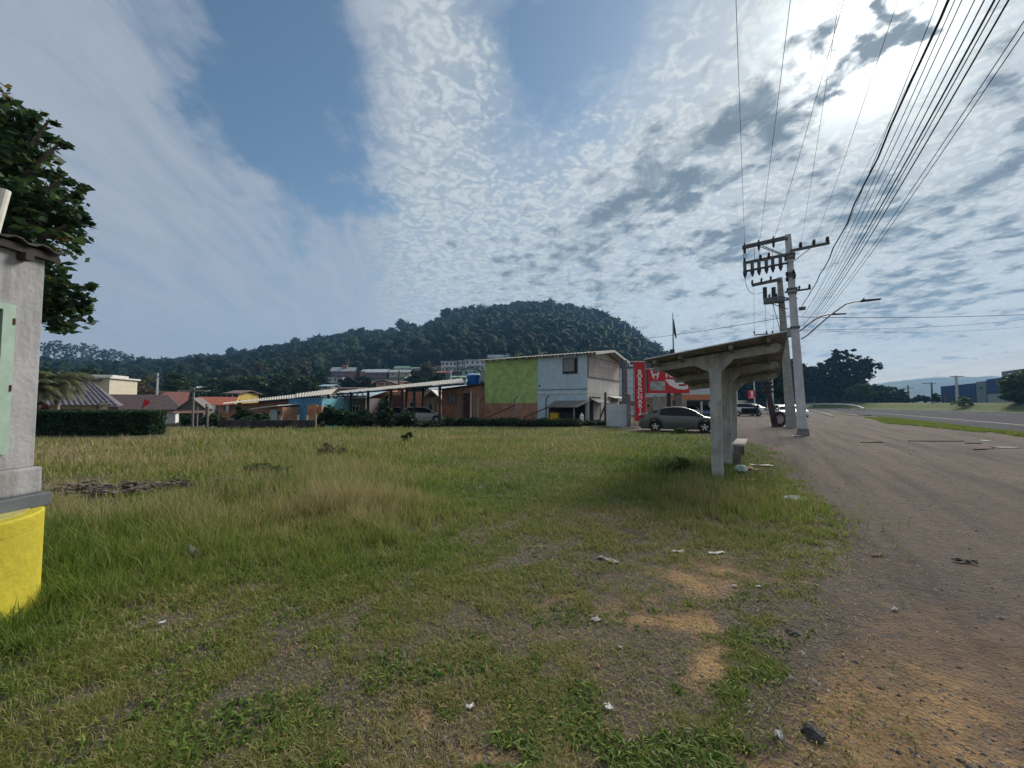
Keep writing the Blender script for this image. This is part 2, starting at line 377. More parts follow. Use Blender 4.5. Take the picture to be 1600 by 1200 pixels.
def npmesh(name, V, Fc, m, tone=None, parent=None, smooth=False):
    """V (n,3); Fc list of int arrays (k,3) or (k,4)"""
    me = bpy.data.meshes.new(name); Fc = Fc if isinstance(Fc, list) else [Fc]
    loops = np.concatenate([f.ravel() for f in Fc]); tot = np.concatenate([np.full(len(f), f.shape[1]) for f in Fc]); st = np.concatenate([[0], np.cumsum(tot)[:-1]])
    me.vertices.add(len(V)); me.vertices.foreach_set('co', V.astype(np.float32).ravel())
    me.loops.add(len(loops)); me.loops.foreach_set('vertex_index', loops.astype(np.int32))
    me.polygons.add(len(tot)); me.polygons.foreach_set('loop_start', st.astype(np.int32)); me.polygons.foreach_set('loop_total', tot.astype(np.int32))
    if smooth: me.polygons.foreach_set('use_smooth', np.ones(len(tot), bool))
    me.update(calc_edges=True)
    if tone is not None:
        for k, v in (tone.items() if isinstance(tone, dict) else [('tone', tone)]):
            a = me.attributes.new(k, 'FLOAT', 'POINT'); a.data.foreach_set('value', v.astype(np.float32))
    me.materials.append(m); o = bpy.data.objects.new(name, me); C.objects.link(o)
    if parent is not None: o.parent = parent
    return o
def copy_thing(o, loc=None, rot=None, label=None, parent=None):
    c = o.copy(); C.objects.link(c)
    if parent is not None: c.parent = parent
    if loc is not None: c.location = loc
    if rot is not None: c.rotation_euler = (0, 0, rot)
    if label: c['label'] = label
    for ch in list(o.children): copy_thing(ch, parent=c)
    return c
def text_mesh(s, size, ext=.004, bold=0.0):
    cu = bpy.data.curves.new('t', 'FONT'); cu.body = s; cu.size = size; cu.extrude = ext; cu.offset = bold; cu.align_x = 'CENTER'; cu.align_y = 'CENTER'
    o = bpy.data.objects.new('t', cu); C.objects.link(o); dg = bpy.context.evaluated_depsgraph_get(); dg.update()
    me = bpy.data.meshes.new_from_object(o.evaluated_get(dg)); vs = [v.co.copy() for v in me.vertices]; fs = [tuple(p.vertices) for p in me.polygons]
    bpy.data.objects.remove(o); bpy.data.curves.remove(cu); bpy.data.meshes.remove(me); return vs, fs

# ------------------------------------------------------------------ the ground
EDGE = [(1150, 1400), (1185, 1250), (1215, 1150), (1240, 1060), (1295, 990), (1285, 920), (1335, 870), (1318, 800), (1262, 750), (1228, 715), (1190, 694), (1150, 684), (1100, 678.5), (990, 674), (960, 668), (945, 662)]
EP = [G(*p) for p in EDGE]; EP = [(p.x, p.y) for p in EP]
LOT = [(EP[0][0] - .1, -3)] + EP + [(-8, 50), (-90, 60), (-90, -3)]
def sdist(x, y, poly, closed=True):
    x = np.asarray(x, float); y = np.asarray(y, float); best = np.full(x.shape, 1e9); ins = np.zeros(x.shape, bool); n = len(poly)
    for i in range(n if closed else n - 1):
        ax, ay = poly[i]; bx, by = poly[(i + 1) % n]; dx, dy = bx - ax, by - ay
        t = np.clip(((x - ax) * dx + (y - ay) * dy) / (dx * dx + dy * dy), 0, 1)
        best = np.minimum(best, np.hypot(x - ax - t * dx, y - ay - t * dy))
        if closed:
            c = ((ay > y) != (by > y)) & (x < (bx - ax) * (y - ay) / (by - ay + 1e-12) + ax); ins ^= c
    return np.where(ins, -best, best) if closed else best
def px_of(x, y): return 800 + 640 * x / np.maximum(y, .3)
def py_of(y): return HY + 640 * CAMZ / np.maximum(y, .3)
def rbf(x, y, pts, k=2, sx=90.0, sy=.16):
    px = px_of(x, y); ly = np.log(np.maximum(y, .3)); num = 0; den = 1e-9
    for q in pts:
        gl = math.log(640 * CAMZ / (q[1] - HY)); w = np.exp(-((px - q[0]) / sx) ** 2 - ((ly - gl) / sy) ** 2 * .5) + 1e-7 / (1 + ((px - q[0]) / 200) ** 2 + ((ly - gl) / .4) ** 2)
        num = num + w * q[k]; den = den + w
    return num / den
#       px   py   height straw cover
CTRL = [(100, 690, .42, .75, 1), (250, 682, .5, .85, 1), (400, 684, .5, .75, 1), (520, 690, .55, .6, 1), (120, 725, .42, .8, 1), (250, 725, .38, .6, 1), (400, 715, .5, .6, 1), (520, 722, .62, .5, 1), (640, 700, .45, .5, 1),
        (720, 683, .4, .6, 1), (850, 680, .36, .7, 1), (800, 700, .34, .45, 1), (900, 700, .32, .5, 1), (1000, 692, .3, .3, 1), (1060, 700, .34, .12, 1), (1090, 730, .46, .08, 1), (1040, 750, .38, .1, 1), (1120, 765, .34, .1, 1), (1060, 785, .2, .15, 1),
        (1200, 792, .13, .1, .9), (1290, 805, .11, .1, .9), (1160, 740, .05, .4, .7), (1215, 735, .05, .4, .7), (1180, 700, .1, .3, .8), (1200, 760, .06, .4, .8), (110, 768, .1, .4, .45), (190, 768, .08, .4, .3), (260, 765, .12, .4, .6), (340, 755, .22, .2, .8), (420, 752, .34, .1, 1), (500, 760, .4, .25, 1),
        (400, 790, .3, .25, 1), (560, 770, .48, .55, 1), (580, 800, .34, .4, 1), (200, 810, .26, .3, 1), (100, 820, .3, .25, 1), (100, 870, .3, .15, 1), (220, 850, .3, .2, 1), (350, 850, .26, .2, 1), (480, 840, .2, .25, 1), (560, 835, .12, .2, 1),
        (650, 780, .14, .25, 1), (700, 750, .2, .3, 1), (750, 770, .06, .25, 1), (820, 740, .1, .3, 1), (900, 745, .1, .3, 1), (950, 780, .06, .3, 1.1), (850, 800, .05, .3, 1.15), (700, 820, .05, .3, 1), (640, 860, .045, .35, .95), (1000, 830, .05, .4, .8), (1100, 830, .05, .4, .8),
        (850, 870, .04, .45, .65), (950, 880, .03, .55, .35), (780, 880, .04, .4, .9), (1080, 890, .03, .6, .35), (1230, 850, .05, .4, .75), (1250, 900, .035, .5, .45), (1150, 930, .035, .5, .45), (1050, 960, .03, .5, .3), (1040, 1000, .03, .5, .35),
        (80, 960, .13, .05, 1), (30, 1010, .12, .05, 1), (150, 1000, .09, .1, 1), (220, 940, .07, .25, 1), (350, 930, .045, .35, .95), (500, 920, .04, .4, .95), (650, 930, .035, .45, .85), (650, 1000, .04, .4, .85), (800, 950, .04, .4, .85),
        (200, 1080, .05, .4, .95), (350, 1050, .04, .5, .85), (100, 1150, .05, .4, .9), (300, 1150, .035, .55, .75), (450, 1100, .03, .6, .6), (550, 1150, .03, .6, .5), (650, 1090, .035, .5, .6), (800, 1020, .04, .4, .8), (900, 1030, .04, .4, .75),
        (750, 1150, .03, .6, .4), (900, 1110, .035, .5, .6), (1000, 1080, .035, .5, .65), (1170, 1000, .05, .25, .9), (1130, 1060, .045, .35, .85), (1200, 1080, .045, .4, .85), (1050, 1150, .03, .6, .45), (1150, 1170, .025, .6, .3), (1000, 1190, .03, .6, .5)]
def lot_fields(x, y):
    h = rbf(x, y, CTRL, 2); s = rbf(x, y, CTRL, 3); c = rbf(x, y, CTRL, 4)
    n = fbm(x * 1.3, y * 1.3, 77, 4); n2 = fbm(x * 5, y * 5, 78, 3)
    far = sst(y, 7, 11)
    c = c + (n - .5) * .9 * (1 - far) + (n2 - .5) * 1.5 * (1 - far) - .06 * (1 - sst(y, 4, 9))
    c = c - .22 * (1 - sst(y, 2.8, 4.2)); h = h * (1 - .60 * sst(y, 6, 12))
    h = h * (.35 + 1.35 * fbm(x * 1.1, y * 1.1, 91, 3)) * np.clip(.6 + .8 * n2, .5, 1.3)
    s = s + (fbm(x * .35, y * .5, 33, 3) - .5) * 1.3
    return h, s, c
def ground_grid(az, rad):
    A, R_ = np.meshgrid(az, rad, indexing='ij'); x = R_ * np.sin(A); y = R_ * np.cos(A)
    z = gz(x, y); n, m = A.shape
    idx = np.arange(n * m).reshape(n, m)
    a = idx; b = np.roll(idx, -1, 0)
    F_ = np.stack([a[:, :-1], b[:, :-1], b[:, 1:], a[:, 1:]], -1).reshape(-1, 4)
    return x.ravel(), y.ravel(), z.ravel(), F_, idx
az = np.concatenate([np.linspace(-radians(60), radians(60), 520), np.linspace(radians(61), radians(299), 60)])
rad = np.concatenate([np.geomspace(.35, 60, 430), np.geomspace(61, 900, 150), np.geomspace(950, 5200, 14)])
gx, gy, gzz, gf, gi = ground_grid(az, rad)
sd = sdist(gx, gy, LOT) + .55 * (fbm(gx * 1.6, gy * 1.6, 3, 4) - .5) * np.clip(gy * .25, .6, 2)
hh, ss_, cc = lot_fields(gx, gy)
front = (gy > 0) & (gy < 60)
lot = 1 - sst(sd, -.18, .18)
cover = np.where(front, np.clip(sst(cc, .25, 1.0) * .85, 0, 1), .8) * lot
gu, gv = uv(gx, gy); gvb = gv + bend(gu)
slo = np.interp(gu, [0, 30, 41, 46, 60], [11.3, 10.8, 9.5, 8.3, 9.6])
strip = sst(gv - slo, -.15, .15) * (1 - sst(gv, 11.9, 12.1)) * (sst(gu, 4, 6)) * (1 - sst(gu, 60, 70))
verge = np.maximum(sst(gvb, 42.6, 43.2), 0)
yard = sst(gy, 26, 34) * (1 - sst(gv, -4, 0)) 
cover = np.maximum.reduce([cover, .95 * verge, .6 * yard, sst(np.hypot(gx, gy), 110, 150)])
isl = np.exp(-((gu - G(1318, 648).x * UX - G(1318, 648).y * UY) / 9) ** 2 - ((gv - G(1318, 648).x * VX - G(1318, 648).y * VY) / 1.6) ** 2); cover = np.maximum(cover, np.clip(isl * 1.6, 0, 1))
stripn = strip * sst(fbm(gx * .8, gy * .8, 55, 3), .25, .5); cover = np.maximum(cover, stripn)
SPOTS = [(1100, 898, 70, .09, .85), (1062, 955, 55, .075, 1), (1090, 1025, 42, .08, 1.05), (1000, 950, 60, .03, .5), (1210, 905, 50, .04, .5), (622, 1113, 26, .035, 1), (742, 1165, 50, .045, .8), (850, 933, 70, .03, .6), (1185, 1180, 90, .06, .8), (440, 1010, 40, .02, .6), (1200, 700, 60, .05, .4)]
def spots(x, y):
    px = px_of(x, y) + (fbm(x * 2.2, y * 2.2, 61, 4) - .5) * 150; ly = np.log(np.maximum(y, .3)) + (fbm(x * 2.2, y * 2.2, 62, 4) - .5) * .22; r = 0
    for a_, b_, sx, sy, k in SPOTS: r = r + k * np.exp(-((px - a_) / sx) ** 2 - ((ly - math.log(640 * CAMZ / (b_ - HY))) / sy) ** 2)
    return r
_px = px_of(gx, gy); _py = py_of(gy)
broad = .62 * sst(_py, 820, 1120) * sst(_px + (_py - 900) * .5, 1230, 1420) * (gy > .2)
soil = np.where(gy > .2, np.maximum(broad, spots(gx, gy)) + (fbm(gx * 1.6, gy * 1.6, 8, 4) - .5) * .65 + .08, .5)
farf = sst(np.hypot(gx, gy), 100, 140) * (1 - verge * (gy > 0) * (np.hypot(gx, gy) < 420) * (gx > .62 * gy))
V = np.stack([gx, gy, gzz], 1)
cen = np.array([[0, 0, float(gz1(0, 0))]]); V = np.concatenate([V, cen]); ci = len(V) - 1
tri = np.stack([np.full(len(az), ci), np.roll(gi[:, 0], -1), gi[:, 0]], 1)
def groundmat():
    m = bpy.data.materials.new('ground_earth_and_turf'); m.use_nodes = True; nt = m.node_tree; L = nt.links; b = nt.nodes['Principled BSDF']
    def nn(t): return nt.nodes.new(t)
    geo = nn('ShaderNodeNewGeometry')
    def noise(s, d=6, r=.65):
        n = nn('ShaderNodeTexNoise'); n.inputs['Scale'].default_value = s; n.inputs['Detail'].default_value = d; n.inputs['Roughness'].default_value = r; L.new(geo.outputs['Position'], n.inputs['Vector']); return n.outputs[0]
    def at(k): a = nn('ShaderNodeAttribute'); a.attribute_name = k; return a.outputs['Fac']
    def ramp(f, *st):
        c = nn('ShaderNodeValToRGB'); el = c.color_ramp.elements
        while len(el) < len(st): el.new(.5)
        for e, (p, q) in zip(el, st): e.position = p; e.color = (*q, 1) if isinstance(q, tuple) else (q, q, q, 1)
        L.new(f, c.inputs[0]); return c.outputs[0]
    def mix(f, a, c, bt='MIX'):
        x = nn('ShaderNodeMix'); x.data_type = 'RGBA'; x.blend_type = bt
        for i, v in ((0, f), (6, a), (7, c)):
            if isinstance(v, bpy.types.NodeSocket): L.new(v, x.inputs[i])
            elif i == 0: x.inputs[0].default_value = v
            else: x.inputs[i].default_value = (*v, 1)
        return x.outputs[2]
    def math_(op, a, c, clamp=False):
        x = nn('ShaderNodeMath'); x.operation = op; x.use_clamp = clamp
        for i, v in ((0, a), (1, c)):
            if isinstance(v, bpy.types.NodeSocket): L.new(v, x.inputs[i])
            else: x.inputs[i].default_value = v
        return x.outputs[0]
    n1 = noise(.8); n2 = noise(7, 8, .7); n3 = noise(45, 5, .7); n4 = noise(2.6, 7, .7)
    vo = nn('ShaderNodeTexVoronoi'); vo.inputs['Scale'].default_value = 38; L.new(geo.outputs['Position'], vo.inputs['Vector'])
    vo2 = nn('ShaderNodeTexVoronoi'); vo2.inputs['Scale'].default_value = 14; L.new(geo.outputs['Position'], vo2.inputs['Vector'])
    peb = ramp(vo.outputs['Color'], (0, (.05, .045, .045)), (.5, (.11, .095, .09)), (.85, (.17, .15, .145)), (1, (.42, .39, .37)))
    grav = mix(ramp(n2, (.35, 0.0), (.65, 1.0)), mix(.6, peb, (.11, .09, .078)), (.15, .118, .095))
    brown = ramp(n4, (.3, (.135, .095, .07)), (.7, (.245, .17, .115)))
    orng = ramp(n2, (.3, (.23, .145, .075)), (.7, (.38, .25, .13)))
    so = math_('ADD', at('soil'), math_('MULTIPLY', math_('SUBTRACT', n2, .5), .9))
    earth = mix(ramp(so, (.25, 0.0), (.45, 1.0)), grav, brown); earth = mix(ramp(so, (.55, 0.0), (.8, 1.0)), earth, orng)
    fl = ramp(vo2.outputs['Distance'], (.0, 1.0), (.09, 1.0), (.12, 0.0)); earth = mix(math_('MULTIPLY', fl, ramp(n1, (.45, 0.0), (.6, .8))), earth, (.07, .062, .06))
    turf = ramp(n2, (.3, (.05, .05, .025)), (.5, (.085, .085, .035)), (.72, (.17, .145, .07)))
    cv = math_('ADD', at('cover'), math_('MULTIPLY', math_('SUBTRACT', n3, .5), .5))
    cv = math_('ADD', cv, math_('MULTIPLY', math_('SUBTRACT', n2, .5), .7))
    mp = nn('ShaderNodeMapping'); mp.inputs[2].default_value = (0, 0, RA); L.new(geo.outputs['Position'], mp.inputs[0]); mp2 = nn('ShaderNodeMapping'); mp2.inputs[3].default_value = (1.9, .12, 1); L.new(mp.outputs[0], mp2.inputs[0])
    tr = nn('ShaderNodeTexNoise'); tr.inputs['Scale'].default_value = 1; tr.inputs['Detail'].default_value = 6; tr.inputs['Roughness'].default_value = .6; L.new(mp2.outputs[0], tr.inputs['Vector'])
    earth = mix(1.0, earth, ramp(tr.outputs[0], (.3, (.62, .62, .66)), (.5, (1.0, 1.0, 1.0)), (.7, (1.28, 1.24, 1.2))), 'MULTIPLY')
    base = mix(ramp(cv, (.42, 0.0), (.66, .92)), earth, turf)
    ver = ramp(n1, (.3, (.055, .08, .02)), (.7, (.125, .145, .04))); base = mix(at('verge'), base, ver)
    base = mix(at('farf'), base, (.022, .034, .018))
    L.new(base, b.inputs['Base Color']); b.inputs['Roughness'].default_value = .95; b.inputs['Specular IOR Level'].default_value = .15
    h = math_('ADD', math_('MULTIPLY', n3, .5), math_('MULTIPLY', n2, 1.0)); h = math_('ADD', h, math_('MULTIPLY', vo.outputs['Distance'], .35))
    bp = nn('ShaderNodeBump'); bp.inputs['Strength'].default_value = 1.0; bp.inputs['Distance'].default_value = .05; L.new(h, bp.inputs['Height']); L.new(bp.outputs[0], b.inputs['Normal'])
    return m
GM = groundmat()
def p1(a, v=0.0): return np.concatenate([a, [v]])
ground = npmesh('ground', V, [gf, tri], GM, {'cover': p1(cover), 'soil': p1(soil, .3), 'verge': p1(verge * (1 - farf)), 'farf': p1(farf)}, smooth=True)
tag(ground, 'grassy vacant lot turning to brown gravel beside the road', None, kind='structure')

# ------------------------------------------------------------------ asphalt road with its markings and kerbs
def road_pt(u, v, z):
    v2 = v - float(bend(np.array(u))); return (u * UX + v2 * VX, u * UY + v2 * VY, z)
def strip_mesh(name, v0, v1, z, m, u0=-60, u1=330, du=3.0, gaps=None, z1=None, parent=None):
    b = MB(); us = np.arange(u0, u1 + .1, du)
    for i in range(len(us) - 1):
        if gaps and (int((us[i] - u0) / du) % gaps[1]) >= gaps[0]: continue
        q = [road_pt(us[i], v0, z), road_pt(us[i], v1, z), road_pt(us[i + 1], v1, z), road_pt(us[i + 1], v0, z)]
        if z1 is None: b.add(q, [(0, 1, 2, 3)])
        else: b.hexa(q, [(p[0], p[1], z1) for p in q])
    return b.build(name, m, parent)
asph = mat('asphalt', (.078, .077, .084), 1.0, .18, .35, .4, 60, spec=.05, col2=(.055, .054, .059), stain=.4)
road = tag(strip_mesh('road', 12.0, 43.0, .03, asph), 'wide grey asphalt highway along the right side', None, kind='structure')
wm = mat('worn_white_road_paint', (.62, .62, .6), .8, .25, 3, col2=(.3, .3, .3))
for v, gp, nm, u0, u1 in ((16.4, None, 'lane_line', 2, 200), (29.0, (1, 3), 'lane_line', -20, 200), (41.5, None, 'lane_line', -20, 200)):
    tag(strip_mesh(nm, v, v + .16, .036, wm, u0, u1, gaps=gp), 'worn white line painted on the asphalt highway', None, kind='structure')
conc = mat('kerb_concrete', (.36, .35, .33), .9, .2, 5, .4, stain=.5)
for pts, lb in (([(1264, 640), (1281, 644.5), (1301, 651)], 'pale kerb line at the end of the gravel lot'), ([(1290, 641), (1312, 645.5), (1340, 650.5)], 'second pale kerb line nearer the highway')):
    b = MB(); P_ = [G(*q) for q in pts]
    for i in range(len(P_) - 1):
        a_, c_ = P_[i], P_[i + 1]; d_ = (c_ - a_).normalized(); n_ = Vector((-d_.y, d_.x, 0)) * .12; q = [a_ - n_, c_ - n_, c_ + n_, a_ + n_]; b.hexa([(p.x, p.y, -.05) for p in q], [(p.x, p.y, .12) for p in q])
    tag(b.build('kerb', conc), lb, None, kind='structure')

# ------------------------------------------------------------------ grass
def blades(x, y, z, h, w, lean, tone, name, m, bend_=.5, label=None):
    n = len(x); th = RNG.uniform(0, 2 * pi, n); dx, dy = np.cos(th), np.sin(th); la = RNG.uniform(0, 2 * pi, n)
    lx, ly = np.cos(la) * lean * h, np.sin(la) * lean * h
    P = np.stack([x, y, z], 1); S_ = np.stack([dx * w / 2, dy * w / 2, np.zeros(n)], 1)
    mid = P + np.stack([lx * .35, ly * .35, h * .55], 1); top = P + np.stack([lx, ly, h * (1 - .35 * np.clip(lean, 0, 1.6) ** 2 * bend_)], 1)
    V = np.stack([P - S_, P + S_, mid + S_ * .8, mid - S_ * .8, top], 1).reshape(-1, 3)
    i = np.arange(n) * 5; q = np.stack([i, i + 1, i + 2, i + 3], 1); t = np.stack([i + 3, i + 2, i + 4], 1)
    return npmesh(name, V, [q, t], m, np.repeat(np.clip(tone, 0, 1), 5))
GRM = leafmat('grass_blades', [(0, (.04, .095, .018)), (.3, (.118, .20, .030)), (.5, (.235, .275, .055)), (.70, (.36, .285, .145)), (1, (.52, .41, .28))], .6, .4)
NB = 620000
azs = RNG.uniform(-radians(57), radians(53), NB); pyv = RNG.uniform(0, 1, NB)
ymin, ymax = 1.55, 27.0
yv = 1 / (1 / ymax + (1 / ymin - 1 / ymax) * pyv ** 1.12); xv = yv * np.tan(azs)
hb, sb, cb = lot_fields(xv, yv)
sdb = sdist(xv, yv, LOT) + .5 * (fbm(xv * 1.6, yv * 1.6, 3, 4) - .5) * np.clip(yv * .25, .6, 2)
ring_free = np.hypot(xv + 4.39, yv - 2.95) > .72
sp_ = spots(xv, yv)
keep = (RNG.uniform(0, 1, NB) < (.15 + .85 * sst(cb, .2, 1.05)) * (1 - .97 * sst(sp_, .25, .6)) * (1 - sst(sdb, -.35, .12))) & ring_free
keep |= (RNG.uniform(0, 1, NB) < .03) & (sdb < .5) & ring_free
keep &= ~((yv > 18.8) & (px_of(xv, yv) < 268))
xk, yk, hk, sk_ = xv[keep], yv[keep], hb[keep], sb[keep]
r = np.hypot(xk, yk); zk = gz(xk, yk)
hk = np.clip(hk, .012, .75) * RNG.uniform(.45, 1.25, len(xk)); lean = np.where(hk > .12, RNG.uniform(.1, .75, len(xk)), RNG.uniform(.3, 1.45, len(xk)))
wk = np.maximum(.0035, r * .0011) * RNG.uniform(.8, 1.5, len(xk)) * np.where(hk < .1, 1.15, 1.0)
tone = -.05 * sst(yk, 8, 14) + .30 + sk_ * .44 + .08 * (hk < .07) + RNG.normal(0, .15, len(xk)) + .12 * (fbm(xk * 2.2, yk * 2.2, 12, 3) - .5)
tag(blades(xk, yk, zk - .005, hk, wk, lean, tone, 'grass', GRM), 'green and straw coloured grass covering the vacant lot', 'grass', kind='stuff')
# seed-head stalks standing over the tall grass
n = 26000; a = RNG.uniform(-radians(54), radians(30), n); y = 1 / RNG.uniform(1 / 25., 1 / 5.2, n); x = y * np.tan(a); h, s, c = lot_fields(x, y); sdk = sdist(x, y, LOT)
k = (h > .2) & (sdk < -.2) & ~((y > 18.8) & (px_of(x, y) < 268)); x, y, h = x[k], y[k], h[k]
tag(blades(x, y, gz(x, y), h * RNG.uniform(1.2, 1.75, len(x)), np.maximum(.003, np.hypot(x, y) * .0006), RNG.uniform(.1, .6, len(x)), RNG.uniform(.55, 1, len(x)), 'grass_stalks', GRM), 'thin dry seed stalks rising above the tall grass', 'grass', kind='stuff')
# small dark weedy tufts + verge turf along the road
n = 60000; u = RNG.uniform(5, 64, n) ; vlo = np.interp(u, [0, 30, 41, 46, 60], [11.3, 10.8, 9.5, 8.3, 9.6]); v = vlo + (12.1 - vlo) * RNG.uniform(0, 1, n); k = fbm((u * UX + v * VX) * .8, (u * UY + v * VY) * .8, 55, 3) > .3; u, v = u[k], v[k]; x = u * UX + v * VX; y = u * UY + v * VY
tag(blades(x, y, gz(x, y) - .01, RNG.uniform(.04, .16, len(x)), np.maximum(.008, np.hypot(x, y) * .0011), RNG.uniform(.2, 1, len(x)), RNG.uniform(.2, .6, len(x)), 'grass_strip', GRM), 'narrow strip of grass between the gravel and the highway', 'grass', kind='stuff')
# broad leaved lawn weeds and dry litter between the blades
n = 34000; a = RNG.uniform(-radians(54), radians(45), n); y = 1 / RNG.uniform(1 / 9., 1 / 1.6, n); x = y * np.tan(a); h, s, c = lot_fields(x, y); cl_ = fbm(x * 3.1, y * 3.1, 141, 3)
k = (sdist(x, y, LOT) < -.05) & (cl_ > .52) & (np.hypot(x + 4.39, y - 2.95) > .74) & (spots(x, y) < .3); x, y = x[k], y[k]
tag(blades(x, y, gz(x, y), RNG.uniform(.015, .05, len(x)), RNG.uniform(.009, .02, len(x)), RNG.uniform(.8, 1.9, len(x)), RNG.uniform(.05, .5, len(x)), 'lawn_weeds', GRM), 'broad leaved green weeds in the short lawn', 'weeds', kind='stuff')
n = 9000; a = RNG.uniform(-radians(54), radians(48), n); y = 1 / RNG.uniform(1 / 8., 1 / 1.6, n); x = y * np.tan(a); k = sdist(x, y, LOT) < .3; x, y = x[k], y[k]
tag(blades(x, y, gz(x, y) + .004, RNG.uniform(.012, .035, len(x)), RNG.uniform(.004, .010, len(x)), RNG.uniform(1.4, 1.7, len(x)), RNG.uniform(.5, .78, len(x)), 'dry_grass_litter', GRM, 1.0), 'dry straw lying on the lawn and bare soil', 'grass', kind='stuff')
# ------------------------------------------------------------------ loose stones in gravel and thin turf
def stones(x, y, s, name, label):
    n = len(x); base = np.array([(1, 0, 0), (-.5, .87, 0), (-.5, -.87, 0), (.1, .1, .75), (.6, .5, .35), (-.6, 0, .4)]); fc = np.array([(0, 4, 3), (4, 1, 3), (1, 5, 3), (5, 2, 3), (2, 0, 3), (0, 1, 4), (1, 2, 5)])
    th = RNG.uniform(0, 2 * pi, n); c, sn = np.cos(th), np.sin(th); jit = RNG.uniform(.6, 1.35, (n, 6, 3))
    B = base[None] * jit; X = (B[..., 0] * c[:, None] - B[..., 1] * sn[:, None]) * s[:, None]; Y = (B[..., 0] * sn[:, None] + B[..., 1] * c[:, None]) * s[:, None]; Z = B[..., 2] * s[:, None] * .75
    V = np.stack([X + x[:, None], Y + y[:, None], Z + gz(x, y)[:, None] - .002], -1).reshape(-1, 3)
    F_ = (np.arange(n)[:, None, None] * 6 + fc[None]).reshape(-1, 3)
    m = MATS.get('loose_stone') or leafmat('loose_stone', [(0, (.07, .058, .05)), (.55, (.15, .125, .105)), (.85, (.24, .20, .165)), (1, (.5, .48, .45))], .9, 0)
    o = npmesh(name, V, F_, m, np.repeat(np.clip(RNG.beta(2, 3, n), 0, 1), 6)); return tag(o, label, 'gravel', kind='stuff')
n = 80000; a = RNG.uniform(-radians(52), radians(53), n); y = 1 / RNG.uniform(1 / 22., 1 / 1.6, n); x = y * np.tan(a)
sdk = sdist(x, y, LOT); h, s, c = lot_fields(x, y); uu, vv = uv(x, y)
dn = sst(fbm(x * 1.7, y * 1.7, 44, 3), .38, .62)
k = (RNG.uniform(0, 1, n) < np.where(sdk > 0, .25 + .5 * dn, .7 * (1 - sst(c, .3, .7)) * dn)) & (vv < 9.4); x, y = x[k], y[k]
stones(x, y, np.exp(RNG.normal(-5.25, .5, len(x))) * np.clip(1 + np.hypot(x, y) * .07, 1, 2.6), 'gravel', 'loose dark gravel scattered over the bare earth')
# ================================================================== STRUCTURES AND THINGS
m_white = mat('old_white_plaster', (.345, .345, .36), .9, .14, 1.8, .4, 22, stain=.8)
m_white_l = mat('pale_white_paint', (.58, .58, .57), .85, .08, 3, .15, stain=.3)
m_dgrey = mat('dark_grey_paint', (.10, .115, .13), .7, .15, 4, .15)
m_yel = mat('yellow_paint', (.46, .395, .034), .8, .08, 2.2, .5, 18, stain=.22)
m_fibre = mat('weathered_fibre_cement', (.20, .19, .19), .95, .25, 4, .5, 40, stain=.6)
m_fibre_l = mat('pale_fibre_cement', (.50, .47, .42), .95, .12, 3, .3, 40, stain=.3)
m_wood = mat('weathered_wood', (.11, .085, .065), .9, .3, 9, .5, 50, stain=.4)
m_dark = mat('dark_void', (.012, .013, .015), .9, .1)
m_conc = mat('raw_concrete', (.30, .285, .26), .93, .18, 4, .5, 45, stain=.55)
m_concd = mat('dark_weathered_concrete', (.20, .19, .175), .95, .2, 4, .5, 45, stain=.6)
m_pole = mat('pale_pole_concrete', (.54, .57, .59), .9, .1, 3, .3, 60, stain=.3)
m_steel = mat('dark_painted_steel', (.035, .04, .045), .6, .2, 8, metal=.3)
m_gal = mat('galvanised_steel', (.30, .31, .32), .5, .15, 8, metal=.7)
m_glass = glass('dark_window_glass')
m_beige = mat('beige_render', (.46, .41, .31), .9, .08, 2, .2, stain=.2)
m_green_t = mat('pale_green_metal', (.33, .45, .38), .55, .1, 5, stain=.2)
m_teal_g = glass('greenish_window_glass', (.03, .10, .10), .12)
m_bgrey = mat('blue_grey_paint', (.45, .585, .67), .85, .08, 1.5, .15, 30, stain=.18)
m_lgrey = mat('light_grey_paint', (.60, .60, .57), .85, .08, 1.5, .15, 30, stain=.25)
m_brick = brick('raw_red_brick', (.52, .24, .15), (.38, .17, .11), (.40, .32, .26))
m_brick_g = brick('green_painted_brick', (.47, .66, .24), (.40, .57, .20), (.31, .47, .16), bw=.3, bh=.19)
m_brick_o = brick('orange_hollow_brick', (.62, .28, .14), (.50, .21, .11), (.40, .28, .2), bw=.3, bh=.2)
m_tile_r = mat('red_clay_tiles', (.34, .10, .06), .9, .2, 5, .4, stain=.3)
m_tile_b = mat('dark_brown_tiles', (.085, .06, .06), .9, .2, 3, .4, stain=.3)
m_tile_g = mat('grey_violet_tiles', (.14, .13, .155), .85, .2, 3, .3, stain=.3)

# ---------------------------------------------------------------- booth at the left edge, on its yellow concrete ring
hut = thing('white_booth', 'weathered white booth with green window, standing on a yellow concrete ring', 'booth', (-4.05, 3.5, 0))
X1 = 0.0; Y1 = 0.0; Y0 = -2.3; X0 = -2.2
MB().box(X0, X1, Y0, Y1, 1.12, 2.97, .01).build('wall', m_white, hut)
MB().box(X0 - .03, X1 + .045, Y0 - .04, Y1 + .03, .90, 1.12, .02).build('base_course', m_white, hut)
MB().box(X0 - .06, X1 + .10, Y0 - .08, Y1 + .06, .79, .90, .012).build('floor_slab', m_dgrey, hut)
rf = MB().corr((X1 + .09, Y0 - .3, 2.98), (X1 + .09, Y1 + .09, 2.98), (X0 - .15, Y1 + .09, 3.24), (X0 - .15, Y0 - .3, 3.24), .19, .02, .01).build('roof', mat('black_mouldy_sheet', (.07, .068, .07), .95, .3, 4, .4), hut)
b = MB(); b.box(X1 + .004, X1 + .05, Y0 - .2, Y1 + .06, 2.89, 2.95)
